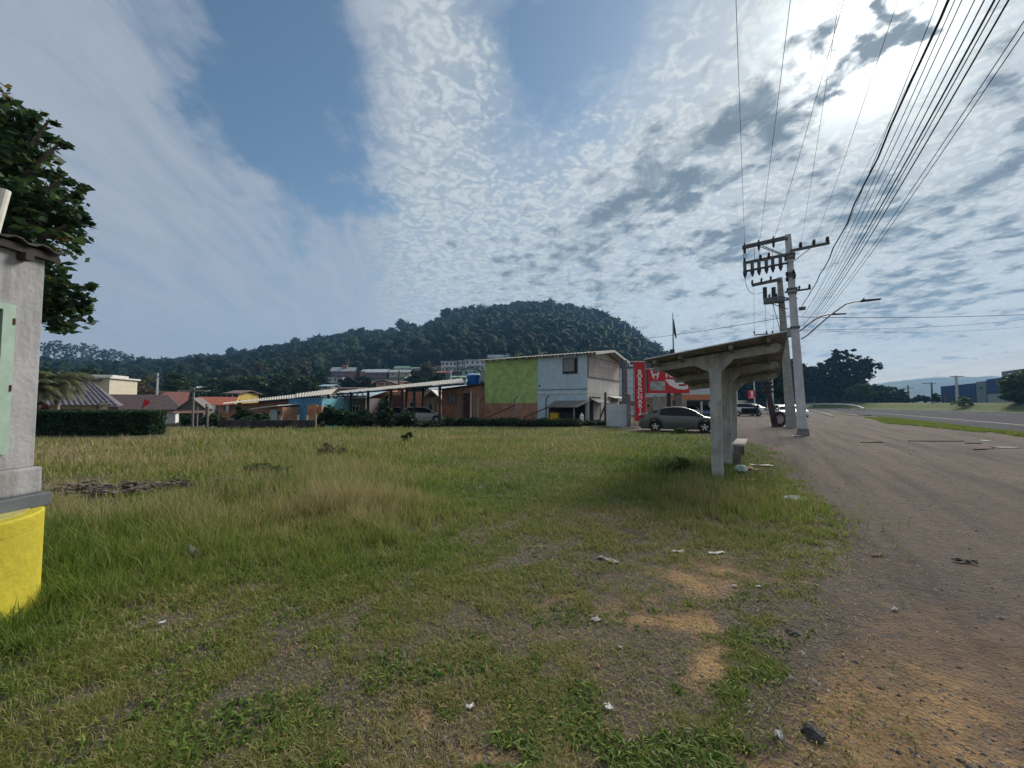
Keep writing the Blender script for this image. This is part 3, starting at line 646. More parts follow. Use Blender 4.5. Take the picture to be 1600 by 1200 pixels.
for yy in (-.18, -1.2, -2.1): b.box(X1 + .005, X1 + .08, yy - .03, yy + .03, 2.83, 2.888)
b.build('roof_beam', mat('dark_beam', (.045, .04, .038), .9, .2), hut)
wf = MB(); wy1 = -4.05 / ray(19, 480)[0] - 3.5; wy0 = wy1 - 1.2; wz0 = 1.25; wz1 = CAMZ + ray(19, 477)[1] * (wy1 + 3.5)
wf.box(.0, .035, wy0, wy1, wz0, wz0 + .05).box(.0, .035, wy0, wy1, wz1 - .05, wz1).box(.0, .036, wy0, wy0 + .05, wz0 + .05, wz1 - .05).box(.0, .036, wy1 - .085, wy1, wz0 + .05, wz1 - .05)
w = wf.build('window', m_green_t, hut); MB().box(.004, .012, wy0 + .05, wy1 - .085, wz0 + .05, wz1 - .05).build('pane', m_teal_g, w)
[MB().tube([(.037, wy1 - .01, z), (.037, wy1 - .01, z + .05)], .008, 6).build('hinge', mat('rusty_iron', (.16, .07, .04), .9, .3, 20), w) for z in (1.75, wz1 - .16)]
MB().tube([(-.16, -.26, 2.9), (-.16, -.18, 3.42)], .035, 12).build('vent_pipe', mat('dirty_white_pvc', (.6, .58, .52), .5, .1, 8), hut)
def ring(x, y, lab):
    t = thing('concrete_ring', lab, 'concrete ring', (x, y, 0))
    MB().lathe([(.712, -.1), (.712, .66), (.708, .664), (.712, .668), (.713, .775), (.70, .79), (.0, .79)], n=72, caps=False).build('ring_body', m_yel, t, True)
    MB().lathe([(.63, .7905), (.63, .799), (.0, .799)], n=48, caps=False).build('cap', mat('dusty_yellow_top', (.44, .40, .14), .9, .2, 8, .3), t, True)
ring(-4.39, 2.95, 'large bright yellow painted concrete ring under the rear corner of the white booth')
ring(-4.75, 1.3, 'yellow concrete ring under the street side end of the white booth')

# ---------------------------------------------------------------- leaves, trees, hedges
LM = {}
LM['dark'] = leafmat('dark_glossy_leaves', [(0, (.012, .03, .016)), (.5, (.032, .07, .026)), (.8, (.08, .125, .035)), (1, (.22, .15, .04))], .5, .4)
LM['mid'] = leafmat('mid_green_leaves', [(0, (.012, .028, .012)), (.5, (.03, .06, .022)), (1, (.075, .11, .035))], .6, .3)
LM['light'] = leafmat('light_green_leaves', [(0, (.03, .06, .02)), (.5, (.07, .12, .03)), (1, (.14, .19, .06))], .6, .35)
LM['palm'] = leafmat('olive_palm_leaves', [(0, (.03, .045, .018)), (.5, (.07, .085, .03)), (1, (.15, .13, .05))], .6, .3)
LM['forest'] = leafmat('forest_leaves', [(0, (.004, .012, .007)), (.45, (.011, .027, .011)), (.75, (.027, .050, .016)), (1, (.075, .080, .028))], .95, .1)
LM['brown'] = leafmat('dry_brownish_leaves', [(0, (.05, .045, .025)), (.5, (.10, .085, .04)), (1, (.16, .12, .06))], .7, .3)
m_bark = mat('grey_brown_bark', (.13, .11, .09), .95, .25, 8, .6, 30)
m_bark_p = mat('pale_bark', (.36, .33, .29), .9, .2, 6, .4, 30)
def leafquads(Cn, size, tone, elong=1.6, flat=.5, rng=RNG):
    n = len(Cn); d = rng.normal(0, 1, (n, 3)); d[:, 2] *= flat; d /= np.linalg.norm(d, axis=1)[:, None] + 1e-9
    e = rng.normal(0, 1, (n, 3)); e -= d * (e * d).sum(1)[:, None]; e /= np.linalg.norm(e, axis=1)[:, None] + 1e-9
    s = size[:, None] if isinstance(size, np.ndarray) else size
    a = d * s * elong * .5; b_ = e * s * .5
    V = np.stack([Cn - a, Cn + b_, Cn + a, Cn - b_], 1).reshape(-1, 3)
    return V, np.arange(n * 4).reshape(-1, 4), np.repeat(tone, 4)
def crown(blobs, nclump, nleaf, size, m, parent, name='crown', cs=.28, seed=1, hollow=.55, tone0=.45, elong=1.6):
    """blobs: (x,y,z,rx,ry,rz); clumps of leaves spread through and on them"""
    rng = np.random.default_rng(seed); vol = np.array([b_[3] * b_[4] * b_[5] for b_ in blobs]) ** .67; vol /= vol.sum(); out = []; tn = []
    for b_, f in zip(blobs, vol):
        k = max(3, int(nclump * f)); d = rng.normal(0, 1, (k, 3)); d /= np.linalg.norm(d, axis=1)[:, None]; r = rng.uniform(hollow, 1.04, k)[:, None]
        c = np.array(b_[:3]) + d * r * np.array(b_[3:]); ct = rng.normal(tone0, .14, k)
        sc = cs * (b_[3] + b_[4] + b_[5]) / 3 * rng.uniform(.6, 1.3, k)
        p = c[:, None, :] + rng.normal(0, .5, (k, nleaf, 3)) * sc[:, None, None] * np.array([1, 1, .6])
        out.append(p.reshape(-1, 3)); tn.append((ct[:, None] + rng.normal(0, .13, (k, nleaf))).reshape(-1))
    P = np.concatenate(out); T = np.clip(np.concatenate(tn), 0, 1); n = len(P)
    V, F_, T = leafquads(P, size * rng.uniform(.6, 1.35, n), T, elong, rng=rng)
    return npmesh(name, V, F_, m, T, parent)
def trunk(parent, base, top, r0, r1, limbs=(), m=None, name='trunk'):
    b = MB(); p0, p1_ = Vector(base), Vector(top); pts = [p0.lerp(p1_, t) + Vector((sin(t * 5) * r0 * .6, cos(t * 4) * r0 * .5, 0)) for t in np.linspace(0, 1, 7)]
    b.tube(pts, [r0 + (r1 - r0) * (i / 6) ** .7 for i in range(7)], 9)
    for k, (t, e) in enumerate(limbs):
        s = p0.lerp(p1_, t); e = Vector(e); mid = s.lerp(e, .5) + Vector((0, 0, (e - s).length * .08)); b.tube([s, mid, e], [r0 * .5, r0 * .32, r0 * .1], 6)
    return b.build(name, m or m_bark, parent, True)
def tree(name, label, px, pybase, D, pytop, pxw, kind='mid', blobs=None, nclump=260, nleaf=26, leaf=.35, group=None, seed=1, trunk_r=.25, z=None, bark=None, hollow=.5, tone0=.45, cs=.28):
    """blobs in units of the picture-size box: x -1..1, z 0..1 of the height"""
    p = W(px, pybase, D); zb = gz1(p.x, p.y) if z is None else z; H_ = CAMZ + (HY - pytop) / 640 * D - zb; Wd = pxw / 640 * D / 2
    t = thing(name, label, 'tree', (p.x, p.y, zb), 0, group)
    blobs = blobs or [(0, .68, .75, .32), (-.45, .5, .5, .26), (.45, .52, .5, .27), (.1, .4, .7, .24), (-.15, .82, .45, .2)]
    rr = random.Random(seed); B = [(x * Wd, rr.uniform(-.3, .3) * Wd, z_ * H_, rx * Wd, rx * Wd * .9, rz * H_) for x, z_, rx, rz in blobs]
    trunk(t, (0, 0, -.3), (0, 0, H_ * .72), trunk_r, trunk_r * .35, [(.35 + .08 * i, (b_[0] * .8, b_[1] * .8, b_[2])) for i, b_ in enumerate(B)], bark)
    crown(B, nclump, nleaf, leaf, LM[kind], t, seed=seed, hollow=hollow, tone0=tone0, cs=cs); return t

# big broadleaf tree behind the booth
t = thing('broadleaf_tree', 'large dark glossy leaved tree rising behind the white booth', 'tree', (-12.6, 9.0, 0))
def TL(px, py, D, r): p = W(px, py, D); return (p.x + 12.6, p.y - 9.0, p.z, r, r, r * .8)
BL = [TL(-60, 260, 9, 1.6), TL(-20, 330, 9, 1.35), TL(20, 250, 9, .85), TL(40, 330, 9, 1.0), TL(85, 330, 9, .62), TL(60, 390, 9, .8), TL(-60, 180, 9, 1.2), TL(60, 470, 9, .85), TL(95, 455, 9, .55), TL(110, 480, 9, .45), TL(45, 210, 9, .5),
      TL(118, 300, 9, .28), TL(118, 345, 9, .32), TL(5, 190, 9, .7), TL(0, 430, 9, 1.0), TL(140, 450, 9, .16), TL(96, 280, 9, .2), TL(75, 190, 9, .22), TL(-140, 300, 9.5, 1.9), TL(-200, 220, 9, 1.9), TL(80, 500, 9, .35), TL(92, 225, 9, .16)]
trunk(t, (0, 0, -.2), (.2, 0, 5.6), .26, .1, [(.45 + .02 * i, (b_[0], b_[1], b_[2])) for i, b_ in enumerate(BL)])
crown(BL, 1500, 11, .115, LM['dark'], t, seed=5, hollow=.25, tone0=.5, cs=.24, elong=1.8)

def hedge(label, fr, x0, x1, y0, y1, z1, kind, n, leaf, name='hedge', cat='hedge', rag=.04, seed=3):
    rng = np.random.default_rng(seed); t = fthing(name, label, cat, fr)
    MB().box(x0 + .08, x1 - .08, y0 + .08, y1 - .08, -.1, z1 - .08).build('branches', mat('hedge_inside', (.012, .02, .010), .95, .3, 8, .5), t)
    A_ = np.array([(x1 - x0) * z1, (x1 - x0) * (y1 - y0), (y1 - y0) * z1]); A_ = A_ / A_.sum(); k = rng.choice(3, n, p=A_)
    x = rng.uniform(x0, x1, n); y = rng.uniform(y0, y1, n); z = rng.uniform(0, z1, n)
    y = np.where(k == 0, y0, y); z = np.where(k == 1, z1, z); x = np.where(k == 2, x1, x)
    wv = (fbm(x * 1.3, z * 1.8 + y, seed, 3) - .5) * rag * 5; P = np.stack([x + rng.normal(0, rag, n), y + rng.normal(0, rag, n) + wv, np.maximum(z + rng.normal(0, rag, n) + wv * .4, .02)], 1)
    V, F_, T = leafquads(P, leaf * rng.uniform(.6, 1.4, n), np.clip(.42 + rng.normal(0, .16, n) + (fbm(x * 2, z * 3, seed + 4, 3) - .5) * .8, 0, 1), 1.5, rng=rng)
    npmesh('leaves', V, F_, LM[kind], T, t); return t
f = Fr(*[G(265, 680).x, G(265, 680).y], 0)
hx1 = f.hit(258, 660, y=.9)[0]; hx0, _ = f.hit(-260, 660, y=0)
hedge('long clipped dark green hedge in front of the brown roofed houses', f, hx0, hx1, 0, .9, f.hit(200, 643.5, y=0)[1], 'dark', 26000, .085)

# ---------------------------------------------------------------- houses on the left
def win(fr_, parent, x0, x1, z0, z1, y=0, gl=None, fm=None, name='window', depth=.03, axis='y', s=1):
    fw = min(.09, (x1 - x0) * .12); b = MB(); q = lambda a0, a1, c0, c1, d0, d1: b.box(a0, a1, min(d0, d1), max(d0, d1), c0, c1) if axis == 'y' else b.box(min(d0, d1), max(d0, d1), a0, a1, c0, c1)
    d0, d1 = y, y - depth * s
    q(x0, x1, z0, z0 + fw, d0, d1); q(x0, x1, z1 - fw, z1, d0, d1); q(x0, x0 + fw, z0 + fw, z1 - fw, d0, d1); q(x1 - fw, x1, z0 + fw, z1 - fw, d0, d1)
    if x1 - x0 > .8: q((x0 + x1) / 2 - fw * .3, (x0 + x1) / 2 + fw * .3, z0 + fw, z1 - fw, d0, d1 + .004 * s)
    w = b.build(name, fm or m_lgrey, parent); b = MB()
    if axis == 'y': b.box(x0 + fw, x1 - fw, min(y - .004 * s, y - .012 * s), max(y - .004 * s, y - .012 * s), z0 + fw, z1 - fw)
    else: b.box(min(y - .004 * s, y - .012 * s), max(y - .004 * s, y - .012 * s), x0 + fw, x1 - fw, z0 + fw, z1 - fw)
    b.build('pane', gl or m_glass, w); return w
def gable(fr_, parent, x0, x1, y0, y1, ze, zr, m, ov=.4, axis='x', t=.12, hip=0.0, pitch=None, name='roof'):
    """ridge along axis, optional hip at the +x end"""
    b = MB()
    if axis == 'x':
        ym = (y0 + y1) / 2; zo = ze - ov * (zr - ze) / ((y1 - y0) / 2); a, c = x0 - ov, x1 + ov
        q = [[(a, y0 - ov, zo), (c, y0 - ov, zo), (c - hip, ym, zr), (a, ym, zr)], [(c, y1 + ov, zo), (a, y1 + ov, zo), (a, ym, zr), (c - hip, ym, zr)]]
        for p in q: b.corr(p[0], p[1], p[2], p[3], pitch, .05, .05) if pitch else b.slab(p, t)
        if hip: b.add([(c, y0 - ov, zo), (c, y1 + ov, zo), (c - hip, ym, zr), (c, y0 - ov, zo - t), (c, y1 + ov, zo - t)], [(0, 1, 2), (0, 3, 4, 1)])
    else:
        xm = (x0 + x1) / 2; zo = ze - ov * (zr - ze) / ((x1 - x0) / 2)
        for p in ([(x0 - ov, y0 - ov, zo), (xm, y0 - ov, zr), (xm, y1 + ov, zr), (x0 - ov, y1 + ov, zo)], [(xm, y0 - ov, zr), (x1 + ov, y0 - ov, zo), (x1 + ov, y1 + ov, zo), (xm, y1 + ov, zr)]):
            b.slab(p, t)
    return b.build(name, m, parent)
def gwall(b, x0, x1, y0, y1, z0, ze, zr=None, axis='x', hip=False):
    """a box of walls with gable ends"""
    b.box(x0, x1, y0, y1, z0, ze)
    if zr:
        if axis == 'x':
            ym = (y0 + y1) / 2
            if hip: return b
            b.poly([(y0, ze), (y1, ze), (ym, zr - .06)], 'x', x0, x1)
        else:
            xm = (x0 + x1) / 2; b.poly([(x0, ze), (x1, ze), (xm, zr - .06)], 'y', y0, y1)
    return b
def hz_(fr_, px, py, y=0): return fr_.hit(px, py, y=y)
# house with grey tiled roof
p = W(150, 640, 44); f = Fr(p.x, p.y, 40); t = fthing('tiled_house', 'beige house with grey violet ribbed tile roof behind the hedge', 'house', f)
x0 = f.hit(20, 640, y=0)[0]; x1 = f.hit(150, 640, y=0)[0]; ze = f.hit(150, 627, y=0)[1]; zr = f.hit(130, 596, y=3.2)[1]
gwall(MB(), x0, x1, 0, 6, -.5, ze, zr, hip=True).build('wall', m_beige, t)
gable(f, t, x0, x1 + 1.0, 0, 6, ze + .1, zr, m_tile_g, .7, hip=2.4, pitch=.42)
win(f, t, f.hit(80, 640, y=0)[0], f.hit(126, 640, y=0)[0], 1.0, f.hit(100, 639, y=0)[1], gl=m_dark, fm=mat('dark_red_timber', (.10, .04, .03), .8, .2, 6))
xs0, xs1 = f.hit(155, 640, y=-.6)[0], f.hit(168, 640, y=-.6)[0]
MB().box(xs0, xs1, -.62, -.3, -.5, f.hit(160, 629, y=-.6)[1]).build('stone_pillar', mat('crazy_paving_stone', (.42, .36, .26), .95, .4, 3.5, .5, 8, col2=(.16, .13, .09)), t)
MB().box(x1 + .02, xs1 + .8, -.7, -.64, f.hit(160, 643.5, y=-.6)[1] - .12, f.hit(160, 642.5, y=-.6)[1]).build('rail', m_white_l, t)
# pale box building behind it
p = W(172, 640, 62); f = Fr(p.x, p.y, 16); t = fthing('flat_roofed_house', 'tall pale beige block with flat roof behind the grey tiled roof', 'house', f)
x0 = f.hit(118, 600, y=0)[0]; x1 = f.hit(171, 600, y=0)[0]; z1 = f.hit(150, 591, y=0)[1]
MB().box(x0, x1, 0, 7, -.5, z1).build('wall', mat('cream_render', (.55, .50, .40), .9, .06, 2, stain=.2), t)
MB().box(x0 - .4, x1 + .3, -.4, 7.3, z1, z1 + .25, .03).build('roof', m_lgrey, t); MB().box(x0 + 1, x1 - .2, 1, 5, z1 + .25, z1 + .6).build('parapet', m_white_l, t)
MB().slab([(x0 - 1.2, -.8, z1 - .6), (x0 + 3.2, -.8, z1 - .2), (x0 + 3.2, 2, z1 - .1), (x0 - 1.2, 2, z1 - .5)], .15).build('canopy', m_wood, t)
# reddish roof behind
p = W(172, 620, 78); f = Fr(p.x, p.y, 34); t = fthing('red_roofed_house', 'low house with dull red sloping roof behind the pale beige block', 'house', f)
gwall(MB(), 0, 11, 0, 8, -.5, 3.0, 5.0).build('wall', mat('dark_brown_wall', (.12, .09, .08), .9, .2), t); gable(f, t, 0, 11, 0, 8, 3.0, 5.3, mat('dull_red_roof', (.24, .10, .085), .8, .15, 3, stain=.3), .6)  # walls in one plain dark brown
# white house with brown hip roof
p = W(274, 650, 58); f = Fr(p.x, p.y, 36); t = fthing('white_house', 'low white house with dark brown hip roof and small windows behind the hedge', 'house', f)
x0 = f.hit(160, 640, y=0)[0]; ze = f.hit(274, 636, y=0)[1]; zr = f.hit(220, 616.5, y=3.5)[1]
gwall(MB(), x0, 0, 0, 7, -.6, ze).build('wall', mat('white_house_paint', (.66, .68, .70), .85, .06, 2, stain=.15), t)
gable(f, t, x0, 0, 0, 7, ze + .05, zr, m_tile_b, .8, hip=2.0)
for a, c in ((190, 203), (240, 253)): win(f, t, f.hit(a, 640, y=0)[0], f.hit(c, 640, y=0)[0], 1.0, f.hit(a, 638.8, y=0)[1], fm=m_dgrey)
win(f, t, f.hit(214.5, 640, y=0)[0], f.hit(217.5, 640, y=0)[0], .6, f.hit(216, 638, y=0)[1], fm=m_dgrey)
MB().box(x0 + .3, f.hit(188, 640, y=0)[0], -1.4, -1.25, -.4, f.hit(175, 635.5, y=-1.3)[1]).build('porch_wall', mat('brown_timber', (.13, .06, .05), .9, .2), t)
# red flag / toy windmill over the hedge
p = W(223, 640, 40); f = Fr(p.x, p.y, 0); t = fthing('red_pinwheel', 'red and white folded cloth on a pole sticking up behind the hedge', 'flag', f)
z = f.hit(225, 634, y=0)[1]; MB().tube([(-.3, 0, -.5), (.0, 0, z)], .05, 6).build('pole', m_wood, t)
MB().add([(-.15, 0, z - .2), (.45, .05, z + .05), (.62, .1, z + .5), (.1, 0, z + .62), (-.05, .05, z + .25), (.0, .16, z), (.4, .2, z + .2)], [(0, 1, 4), (1, 2, 3, 4), (0, 5, 6, 1), (5, 4, 3, 6)]).build('cloth', mat('red_cloth', (.55, .03, .035), .8, .1), t)
# two small palms / shrubs before the grey roof
def palm(label, px, D, pytop, n, L, seed, lean=0):
    rng = random.Random(seed); p = W(px, 640, D); zb = gz1(p.x, p.y); H_ = CAMZ + (HY - pytop) / 640 * D - zb
    t = thing('palm_tree', label, 'palm', (p.x, p.y, zb)); MB().tube([(0, 0, -.2), (.25 + lean * .4, 0, H_ * .45), (.1 + lean, 0, H_ * .72)], [.22, .16, .14], 9).build('trunk', m_bark_p, t, True)
    Vs = []; Fs = []; Ts = []
    for i in range(n):
        az_ = 2 * pi * i / n + rng.uniform(-.2, .2); up = rng.uniform(-.1, 1.6); Lf = L * rng.uniform(.8, 1.15); prev = Vector((.1 + lean, 0, H_ * .7)); d = Vector((cos(az_), sin(az_), up)).normalized(); st = 14
        for k in range(st):
            nx = prev + d * Lf / st; d = (d + Vector((0, 0, -.14))).normalized(); side = d.cross(Vector((0, 0, 1))).normalized(); ll = Lf * .26 * sin(pi * min(1, (k + 1.5) / (st + 1)))
            for sgn in (-1, 1):
                for j in (0, .5):
                    q = prev.lerp(nx, j); e = q + side * sgn * ll + d * ll * .35 + Vector((0, 0, -ll * .45)); wv = d * .05
                    o = len(Vs); Vs += [q - wv, q + wv, e]; Fs.append((o, o + 1, o + 2)); Ts += [rng.uniform(.2, .9)] * 3
            prev = nx
    npmesh('fronds', np.array([v[:] for v in Vs]), np.array(Fs), LM['palm'], np.array(Ts), t)
palm('olive green palm in front of the grey tiled roof', 86, 38, 566, 60, 3.0, 3)
palm('smaller palm leaning beside the booth', 58, 36, 580, 44, 2.5, 4, -.3)
t = thing('red_leaved_shrub', 'small reddish shrub beside the booth behind the hedge', 'shrub', tuple(W(60, 640, 36)[:2]) + (gz1(W(60, 640, 36).x, 36),))
LM['red'] = leafmat('reddish_leaves', [(0, (.06, .02, .015)), (1, (.22, .06, .03))]); trunk(t, (0, 0, 0), (0, 0, 1.2), .05, .02); crown([(0, 0, 1.7, .7, .6, .6)], 40, 20, .13, LM['red'], t, seed=8)

# grey gabled shack and red tiled house
p = W(300, 650, 50); f = Fr(p.x, p.y, 26); t = fthing('grey_shack', 'small grey boarded shack with a gable roof left of the red tiled house', 'shed', f)
x0, x1 = f.hit(281, 640, y=0)[0], f.hit(318, 640, y=0)[0]; ze = f.hit(300, 635, y=0)[1]; zr = f.hit(300, 621, y=0)[1]
gwall(MB(), x0, x1, 0, 5, -.5, ze, zr, 'y').build('wall', mat('grey_boards', (.13, .13, .13), .95, .25, 5, .4, stain=.4), t); gable(f, t, x0, x1, 0, 5, ze, zr, m_fibre, .3, 'y', .08)
win(f, t, -.9, -.1, 1.1, 2.0)
MB().slab([(x0 - .4, -1.8, ze - .75), (x1 + .2, -1.8, ze - .75), (x1 + .2, -.02, ze - .4), (x0 - .4, -.02, ze - .4)], .07).build('awning', mat('rust_sheet', (.22, .12, .09), .9, .3, 4, stain=.4), t)
p = W(335, 650, 56); f = Fr(p.x, p.y, 24); t = fthing('red_tiled_house', 'brick house with bright red clay tile roof and a yellow gable edge', 'house', f)
x0, x1 = f.hit(304, 640, y=0)[0], f.hit(360, 640, y=0)[0]; ze = f.hit(330, 631, y=0)[1]; zr = f.hit(330, 620, y=3)[1]
gwall(MB(), x0, x1, 0, 6, -.5, ze, zr).build('wall', m_brick, t); gable(f, t, x0, x1, 0, 6, ze, zr, m_tile_r, .4)
MB().slab([(x1 + .42, -.4, ze - .1), (x1 + .55, -.4, ze - .1), (x1 + .55, 3, zr + .06), (x1 + .42, 3, zr + .06)], .3).build('gable_board', mat('yellow_board', (.5, .38, .10), .8, .1), t)
win(f, t, x0 + 1, x0 + 2.2, .9, 1.9); MB().box(x1 - 2, x1 - 1.1, -.03, 0, -.4, 1.7).build('door', m_wood, t)
# laundry on a line
p = W(345, 650, 38); f = Fr(p.x, p.y, 0); t = fthing('washing_line', 'thin washing line strung between posts before the red tiled house', 'washing line', f)
xa, xb = f.hit(322, 640, y=0)[0], f.hit(372, 640, y=0)[0]; zl = f.hit(345, 633, y=0)[1]
MB().tube([(xa, 0, zl + .05), ((xa + xb) / 2, 0, zl - .05), (xb, 0, zl + .05)], .012, 5).build('cord', m_gal, t)
for xx in (xa, xb): MB().tube([(xx, 0, -.3), (xx, 0, zl + .12)], .06, 7).build('post', m_wood, t)
def cloth(px0, px1, py0, py1, m, label, k):
    a, c = f.hit(px0, 640, y=0)[0], f.hit(px1, 640, y=0)[0]; z0, z1 = f.hit(345, py1, y=0)[1], zl; n = 10; rng = random.Random(k); vs = []
    for i in range(n + 1):
        for j in range(5):
            vs.append((a + (c - a) * i / n * (1 - .1 * j / 4) , .05 * sin(i * 1.6 + j * .5) * (j / 4 + .2), z1 + (z0 - z1) * j / 4 * (1 + .06 * sin(i * 2.1 + k))))
    fs = [(i * 5 + j, (i + 1) * 5 + j, (i + 1) * 5 + j + 1, i * 5 + j + 1) for i in range(n) for j in range(4)]
    t2 = fthing('hanging_cloth', label, 'laundry', f, 'laundry hanging on the line'); MB().add(vs, fs).build('fabric', m, t2, True)
m_cl = mat('white_cloth', (.78, .80, .84), .9, .05)
cloth(331, 336.5, 633, 645, m_cl, 'long white cloth hanging at the left end of the washing line', 1)
cloth(349, 352.5, 633, 641, mat('green_cloth', (.15, .25, .2), .9, .05), 'short greenish cloth hanging on the washing line', 2)
cloth(353, 358, 633, 644, m_cl, 'white shirt hanging at the right part of the washing line', 3)

# brick house with long low sheet roof, blue boarded part
p = W(460, 655, 37); f = Fr(p.x, p.y, -10); t = fthing('brick_and_blue_house', 'low brick house with blue boarded end and long grey sheet roof', 'house', f)
X_ = lambda px, y=0: f.hit(px, 640, y=y)[0]
Z_ = lambda px, py, y=0: f.hit(px, py, y=y)[1]
xa, xb, xc = X_(358), X_(461), X_(500)
z0w = -.4
MB().hexa([(xa, 0, z0w), (xb, 0, z0w), (xb, 5, z0w), (xa, 5, z0w)], [(xa, 0, Z_(358, 632)), (xb, 0, Z_(461, 626)), (xb, 5, Z_(461, 626) + .3), (xa, 5, Z_(358, 632) + .2)]).build('wall', m_brick, t)
m_blue = mat('sky_blue_boards', (.09, .27, .48), .8, .12, 3, .2, stain=.3)
b = MB(); n = 14
for i in range(n):
    a0, a1 = X_(461) + (X_(512) - X_(461)) * i / n, X_(461) + (X_(512) - X_(461)) * (i + 1) / n; b.box(a0 + .006, a1 - .006, -.85 - .01 * (i % 2), -.8, z0w, Z_(461 + 51 * i / n, 622.5 - 1.5 * i / n, -.8))
b.build('blue_boards', m_blue, t); MB().box(X_(461) + .02, X_(512), -.79, 4, z0w, Z_(500, 623)).build('side_room', mat('teal_boards', (.14, .40, .48), .8, .1), t)
b = MB(); b.corr((X_(347, -1.2), -1.2, Z_(347, 631, -1.2)), (X_(462, -1.2), -1.2, Z_(462, 621.5, -1.2)), (X_(462, 4.5), 4.5, Z_(462, 616, 4.5)), (X_(350, 4.5), 4.5, Z_(350, 629, 4.5)), .25, .03)
b.corr((X_(462, -1.2) + .01, -1.2, Z_(462, 621, -1.2)), (X_(517, -1.2), -1.2, Z_(517, 615.5, -1.2)), (X_(527, 5), 5, Z_(527, 606.5, 5)), (X_(462, 4.5) + .01, 4.5, Z_(462, 615, 4.5)), .25, .03)
b.build('roof', m_fibre_l, t)
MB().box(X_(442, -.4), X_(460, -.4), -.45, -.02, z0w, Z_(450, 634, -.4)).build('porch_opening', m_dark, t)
MB().box(xa + .3, X_(380), -.04, 0, Z_(370, 655), Z_(370, 651)).build('plinth', mat('faded_blue_render', (.28, .36, .40), .9, .1), t)
p = W(428, 655, 34); f = Fr(p.x, p.y, -8); t = fthing('brick_outhouse', 'little brick outhouse with pale blue door and thin white canopy', 'shed', f)
a, c = f.hit(416, 640, y=0)[0], f.hit(441, 640, y=0)[0]; zt = f.hit(430, 636, y=0)[1]
MB().box(a, c, 0, 2.2, -.3, zt).build('wall', m_brick, t); MB().slab([(a - .9, -.7, zt - .12), (c + .1, -.7, zt + .16), (c + .1, 2.4, zt + .3), (a - .9, 2.4, zt)], .07).build('roof', mat('white_sheet', (.55, .55, .54), .6, .1), t)
d = MB().box(f.hit(422, 640, y=0)[0], f.hit(433, 640, y=0)[0], -.035, 0, -.1, f.hit(430, 639.5, y=0)[1]).build('door', mat('pale_blue_door', (.36, .52, .56), .7, .1), t)
win(f, t, f.hit(434.5, 640, y=0)[0], f.hit(438, 640, y=0)[0], 1.0, zt - .35, fm=m_dgrey)
p = W(487, 660, 30.5); f = Fr(p.x, p.y, -5); t = fthing('brick_pillar_wall', 'short orange hollow brick wall standing in front of the blue boards', 'brick wall', f)
a, c = f.hit(480, 640, y=0)[0], f.hit(495, 640, y=0)[0]
MB().box(a, c, 0, .16, -.3, f.hit(487, 632.5, y=0)[1]).build('front_panel', m_brick_o, t); MB().box(c - .02, f.hit(503, 640, y=.2)[0], .165, .33, -.3, f.hit(500, 634, y=0)[1]).build('side_panel', m_brick_o, t)
MB().box(a - .02, c + .01, -.03, -.003, f.hit(487, 657.5, y=0)[1], f.hit(487, 654.5, y=0)[1]).build('mortar_band', m_conc, t)

# dark boundary wall with posts
f = Fr(G(285, 675).x, 27.0, -2.0); t = fthing('boundary_wall', 'low dark mossy wall along the far edge of the lot', 'wall', f)
a, c = 0, f.hit(492, 660, y=0)[0]
MB().box(a, c, 0, .15, -.3, f.hit(380, 656.5, y=0)[1]).build('wall_body', mat('dark_mossy_block', (.06, .055, .055), .95, .35, 1.6, .5, stain=.5), t)
for i, (px, t0, w_, mm) in enumerate([(308, 637, .07, m_concd), (324, 636, .09, m_concd), (341, 635, .07, m_wood), (301, 606, .10, m_concd), (438, 652, .12, m_conc), (465, 650, .1, m_conc), (479, 650, .12, m_conc), (493, 648, .1, m_conc)]):
    D = 27.3 + (0 if i != 3 else 1.5); p = W(px, 660, D)
    nm, lb = ('fence_post', ['thin pale fence post before the grey shack', 'thicker fence post left of the white laundry', 'brown wooden post just right of the white laundry', '', 'fence post before the brick outhouse', 'fence post left of the small brick wall on the dark wall', 'fence post at the left edge of the orange brick wall', 'fence post at the right edge of the orange brick wall'][i]) if i != 3 else ('utility_pole', 'short grey utility pole rising over the grey shack roof')
    q = thing(nm, lb, 'post' if i != 3 else 'utility pole', (p.x, p.y, 0), 0, 'posts along the dark boundary wall' if i != 3 else None); zt = W(px, t0, D).z
    MB().box(-w_ / 2, w_ / 2, -w_ / 2, w_ / 2, -.2, zt, .01).build('shaft', mm, q)
    if i == 3: MB().box(-1.1, 1.1, -.05, .05, zt - .25, zt - .15).build('crossarm', m_conc, q)
    else: MB().box(-w_ / 2 - .015, w_ / 2 + .015, -w_ / 2 - .015, w_ / 2 + .015, zt, zt + .04).build('cap', mm, q)
